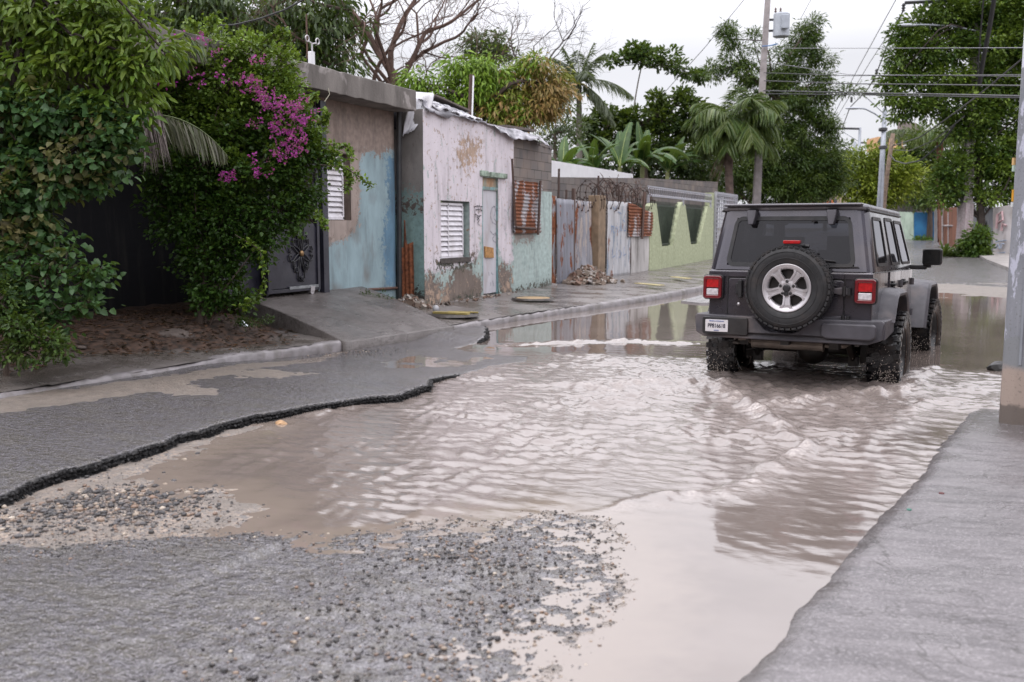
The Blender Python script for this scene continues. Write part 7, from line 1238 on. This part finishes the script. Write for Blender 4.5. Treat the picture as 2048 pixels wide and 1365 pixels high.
pole([(1927, 498), (1933, 400), (1938, 310), (1948, 160), (1958, -60)], 46, .36, .2, concp, cp, 4); q = MB(); P = [D(1927.2, 492, 45.9), D(1930.5, 440, 45.9), D(1932.4, 408, 45.9)]; q.tube(P, [.365, .345, .335], 4); inv(q.build('painted_foot', wallmat('pink_paint', (.36, .31, .32), [((.36, .31, .32), 1, .2, 0)], stain=(.34, .20, .22, 1))), cp)
q = MB(); q.tube([D(1957, -2, 45.8), D(1810, 6, 45.8)], .09, 4); inv(q.build('crossarm', dark_arm), cp); q = MB(); q.tube([D(1845, 8, 45.8), D(1895, 34, 45.8), D(1952, 50, 45.8)], .05, 4); inv(q.build('brace', galv), cp)
def lamp(t_, head, arm, dep):
    q = MB(); q.tube(smoothpoly([D(x, y, dep) for x, y in arm], 14), .045, 6); inv(q.build('lamp_arm', galv, smooth=True), t_); c_ = D(*head, dep); q = MB(); q.ico((0, 0, 0), .5, (1.0, .32, .17), 0, 2); o_ = q.build('lamp_head', M('lamp_grey', (.45, .47, .52), .35, .1, metal=.2), None, smooth=True); o_.location = c_; o_.rotation_euler = (0, 0, YAW); o_.parent = t_; o_.matrix_parent_inverse = t_.matrix_basis.inverted() if False else Matrix.Translation(t_.location).inverted()
lamp(cp, (1815, 51), [(1952, 62), (1900, 52), (1850, 50), (1822, 50)], 45.5)
lp = thing('street_lamp', 'grey steel lamp post with curved arm behind the car', 'street lamp', tuple(D(1760, 440, 60))); pole([(1758, 445), (1764, 330), (1770, 218)], 60, .23, .13, galv, lp, 12)
lamp(lp, (1706, 217), [(1769, 243), (1750, 228), (1730, 218), (1712, 217)], 60); q = MB(); q.tube([D(1772, 190, 60), D(1724, 188, 60)], .07, 4); q.tube([D(1770, 218, 60), D(1771, 190, 60)], .06, 5); inv(q.build('crossarm', dark_arm), lp); q = MB(); q.tube([D(1727, 190, 60), D(1768, 228, 60)], .03, 4); inv(q.build('brace', galv), lp)
for y in (257, 293): q = MB(); q.tube([D(1766, y, 60), D(1766, y + 5, 60)], .26, 8); inv(q.build('strap', dark_arm), lp)
wp_ = thing('wooden_pole', 'leaning brown wooden pole just right of the grey lamp post', 'pole', tuple(D(1765, 440, 61))); pole([(1764, 445), (1774, 350), (1786, 268)], 61, .17, .13, M('pole_wood', (.22, .16, .12), .9, .3), wp_, 8)
p3 = thing('utility_pole', 'distant steel pole with a one-sided dark crossarm', 'utility pole', tuple(D(1716, 430, 85))); pole([(1713, 440), (1717, 330), (1720, 256)], 85, .2, .12, galv, p3, 8); q = MB(); q.tube([D(1721, 258, 85), D(1668, 257, 85)], .10, 4); inv(q.build('crossarm', dark_arm), p3); q = MB(); q.tube([D(1682, 262, 85), D(1715, 282, 85)], .03, 4); inv(q.build('brace', galv), p3)
p4_ = thing('utility_pole', 'farthest thin pole left of the one-sided crossarm pole', 'utility pole', tuple(D(1706, 430, 105))); pole([(1704, 440), (1707, 340), (1710, 284)], 105, .2, .13, galv, p4_, 8)
p5 = thing('utility_pole', 'short distant crossarm peeking over the yellow green tree', 'utility pole', tuple(D(1765, 430, 98))); pole([(1763, 440), (1764, 285)], 98, .18, .12, galv, p5, 8); q = MB(); q.tube([D(1764, 286, 98), D(1722, 286, 98)], .09, 4); inv(q.build('crossarm', dark_arm), p5)
# ---- the near pole at the right edge
np_ = G(2030, 838, .03); dn = 7.62; PB = thing('utility_pole', 'close grey octagonal pole with stickers at the right edge of the picture', 'utility pole', (float(np_[0]), float(np_[1]), .0))
t = NT('near_pole'); at = t.n('NewGeometry'); sp = t.n('SeparateXYZ'); t.t.links.new(t.co, sp.inputs[0]); z = sp.outputs['Z']; n_ = t.noise(5, 5); zz = t.math('ADD', z, t.mr(n_, .3, .7, -.04, .04))
c = t.mix(t.mr(t.noise(9, 6, stretch=(1, 1, .25)), .3, .7), (.19, .20, .225, 1), (.27, .28, .31, 1)); c = t.mix(t.mr(t.noise(3.4, 6, rough=.75, stretch=(1.4, 1.4, .5)), .55, .58), c, (.46, .47, .56, 1)) 
c = t.mix(t.mr(zz, .71, .72, 1, 0), c, (.21, .22, .235, 1)); c = t.mix(t.mr(zz, .44, .50, 1, 0), c, (.36, .29, .25, 1)); c = t.mix(t.mr(zz, .17, .19, 1, 0), c, (.15, .125, .11, 1)); c = t.mix(t.mr(z, 2.74, 2.745), c, (.62, .64, .72, 1)); c = t.mix(t.mr(t.noise(60, 3), .6, .7, 0, .5), c, (.10, .09, .09, 1))
nearm = t.fin(c, .6, t.bump(t.noise(40, 4), .3, .005))
q = MB(); cx0, cy0 = D(2040, 800, dn)[:2]; 
base = D(2040, 838, dn); q.tube([(cx0, cy0, -.10), (cx0, cy0, 3.0), (cx0, cy0, 5.5), (cx0, cy0, 9.0)], [.150, .132, .12, .10], 8); PB.location = (cx0, cy0, 0); po = inv(q.build('shaft', nearm, bevel=.006), PB)
q = MB(); q.tube([(cx0 - .02, cy0 - .128, .5), (cx0 - .02, cy0 - .118, 5)], .016, 6); inv(q.build('conduit', galv), PB)
yel = M('sticker_orange', (.62, .30, .02), .5, .1, 10); tan_ = M('sticker_tan', (.55, .36, .16), .6, .2, 12); whs = M('sticker_white', (.6, .62, .62), .5, .15, 20)
def facequad(px0, y0, px1, y1, mat, name, txt=None, size=.03, off=0.):
    # small sheet stuck on the pole, facing the road camera side
    a = radians(-90 - 22.5 + 0); 
    zc = D(0, (y0 + y1) / 2, dn)[2]; h = abs(y1 - y0) * dn / FPX; w_ = abs(px1 - px0) * dn / FPX; x_ = (px0 + px1) / 2; cpos = D(x_, (y0 + y1) / 2, dn - .16 - off); yaw_ = atan2(cpos[1] - cy0, cpos[0] - cx0)
    M4 = Matrix.Translation(Vector(cpos)) @ Matrix.Rotation(YAW * .95, 4, 'Z') @ Matrix.Rotation(pi / 2, 4, 'X'); q = MB(); q.add([M4 @ Vector(p) for p in [(-w_ / 2, -h / 2, 0), (w_ / 2, -h / 2, 0), (w_ / 2, h / 2, 0), (-w_ / 2, h / 2, 0), (-w_ / 2, -h / 2, -.03), (w_ / 2, -h / 2, -.03), (w_ / 2, h / 2, -.03), (-w_ / 2, h / 2, -.03)]], [(0, 1, 2, 3), (0, 4, 5, 1), (1, 5, 6, 2), (2, 6, 7, 3), (3, 7, 4, 0)]); o_ = inv(q.build(name, mat), PB)
    if txt: tx_ = text(txt, size, ink, None, M4 @ Matrix.Translation((0, 0, .002)), sx=.9, extrude=.0004); inv(tx_, PB); tx_.parent = PB
    return o_
facequad(2028, 316, 2060, 330, tan_, 'sticker', 'TARIMAS', .042); facequad(2028, 331, 2060, 343, M('sticker_green', (.42, .52, .45), .6, .2), 'sticker', None); facequad(2027, 380, 2036, 403, yel, 'sticker', 'AR\nBE', .028); facequad(2025, 405, 2032, 414, whs, 'sticker')
q = MB(); random.seed(6); q.ico((0, 0, 0), .09, (1.2, .8, .8), .25, 2); o_ = q.build('stone', M('black_stone', (.03, .03, .03), .4, .3)); o_.location = tuple(G(1998, 742, .0)); o_.location[2] = .03; tag(o_, 'dark wet stone in the water beside the near pole', 'stone')
# ---- wires
wblack = M('cable_black', (.02, .02, .022), .6, .2); wgrey = M('cable_grey', (.16, .16, .18), .6, .2)
def wire(lab, pts, r_, mat=wblack, sag=0., n=24, grp='overhead cables'):
    P = np.array([D(x, y, d) for x, y, d in pts]); Q = smoothpoly(P, n)
    if sag: t_ = np.linspace(0, 1, n); Q[:, 2] -= sag * 4 * t_ * (1 - t_)
    q = MB(); q.tube(Q, list(np.linspace(*r_, n)) if hasattr(r_, '__len__') else r_, 5, False); tag(q.build('cable', mat, smooth=True), lab, 'cable', grp)
wire('thick black cable sagging over the bougainvillea at top left', [(430, 52, 17), (470, 50, 17), (520, 38, 17), (570, 20, 17), (640, -18, 17)], .016)
wire('faint diagonal wire rising from the umbrella tree to the top edge', [(1325, 190, 44), (1410, 95, 40), (1500, -15, 38)], .014, wgrey)
wire('short faint wire beside the transformer at the top edge', [(1600, 40, 45), (1630, -15, 44)], .012, wgrey)
wire('leftmost of the two thin wires slanting to the top edge in the open sky', [(1660, 245, 78), (1720, 130, 62), (1800, -15, 48)], .022, wgrey)
wire('rightmost thin wire slanting through the open sky to the dark crossarm', [(1665, 250, 80), (1740, 125, 62), (1808, 20, 46)], .02, wgrey)
wire('heavier slanting cable with small insulators below the dark crossarm', [(1684, 258, 84), (1700, 215, 70), (1735, 180, 60), (1752, 150, 56), (1775, 90, 51), (1808, 18, 46)], .035)
for k, (ya, yb_, yc, r2) in enumerate(((97, 97, 96, .012), (142, 152, 150, .016), (158, 168, 172, .022), (178, 186, 193, .028), (184, 190, 196, .022), (120, 150, 153, .012))):
    names = ['highest faint horizontal wire crossing the sky to the near pole', 'upper double wire crossing the large right tree', 'straight dark wire crossing the middle of the right tree', 'thickest black cable running level to the near pole', 'lower twin of the thick level cable', 'slightly sloping wire from the transformer pole to the near pole']
    wire(names[k], [(1528, ya + 4 * (k > 0), 45.3), (1700, yb_, 30), (1900, (yb_ + yc) / 2, 16), (2052, yc, 7.55)], (r2 * 1.1, r2 * .3), wgrey if k in (0, 5) else wblack)
wire('service cable rising from the wooden pole to the near pole', [(1786, 292, 61), (1840, 275, 45), (1890, 240, 30), (1960, 188, 14), (2044, 118, 7.6)], (.04, .007))
wire('drooping loop of cable hanging from the wooden pole across the green trees', [(1780, 310, 60), (1790, 322, 57), (1810, 328, 52), (1840, 322, 45), (1880, 290, 40), (1910, 250, 38)], .035)
wire('thin cable just under the service cable near the wooden pole', [(1784, 300, 60), (1820, 302, 52), (1870, 280, 40), (1930, 232, 30)], .022)
wire('thick dark cable bundle dropping from the top edge through the right tree', [(1990, -15, 40), (1978, 60, 41), (1966, 120, 42), (1958, 170, 43)], .10)
wire('thin dark cable beside the thick bundle in the right tree', [(1968, -15, 40), (1960, 80, 41), (1955, 150, 42)], .035)
wire('cable hanging from the far crossarm into the trees', [(1672, 262, 84), (1682, 290, 84), (1698, 300, 84)], .05)
for k, (x, y, d) in enumerate(((1807, 16, 46), (1753, 146, 56), (1748, 158, 57), (1703, 200, 66))):
    lab = ['black insulator at the left end of the high crossarm', 'upper black insulator halfway down the slanting cable', 'lower black insulator halfway down the slanting cable', 'black insulator below the leaf tuft near the lamp head'][k]
    q = MB(); c_ = D(x, y, d); q.lathe([(0, .22), (.05, .2), (.10, .1), (.05, .06), (.10, -.02), (.05, -.08), (.09, -.14), (0, -.2)], 8, tuple(c_)); tag(q.build('insulator', dark_arm), lab, 'insulator', 'insulators on the overhead cables')

# ---- unseen wall and house, added for the car's paint and water to reflect
b = MB(); b.box2((3.3, 2.0, -.1), (3.5, 27.0, 2.6)); tag(b.build('added_reflection_wall', wallmat('brown_render', (.22, .17, .14), [((.3, .25, .2), 1, .2, 0)])), 'unseen brown rendered wall added outside the right edge for reflections', 'wall')
hb = thing('house', 'unseen two storey house added behind the viewer for reflections', 'house', (-2, -9, 0)); b = MB(); b.box2((-14, -12, -.1), (9, -9, 6.2)); inv(b.build('wall', M('tan_render', (.24, .19, .16), .9, .3, 1)), hb); b = MB(); b.box2((-14.4, -12.4, 6.2), (9.4, -8.5, 6.45)); inv(b.build('roof', slab_m), hb)
for x in (-11, -7, -2, 3): b = MB(); b.box2((x, -9.0, 1.0), (x + 1.2, -8.95, 2.2)); inv(b.build('window', M('far_window', (.05, .05, .055), .4)), hb)
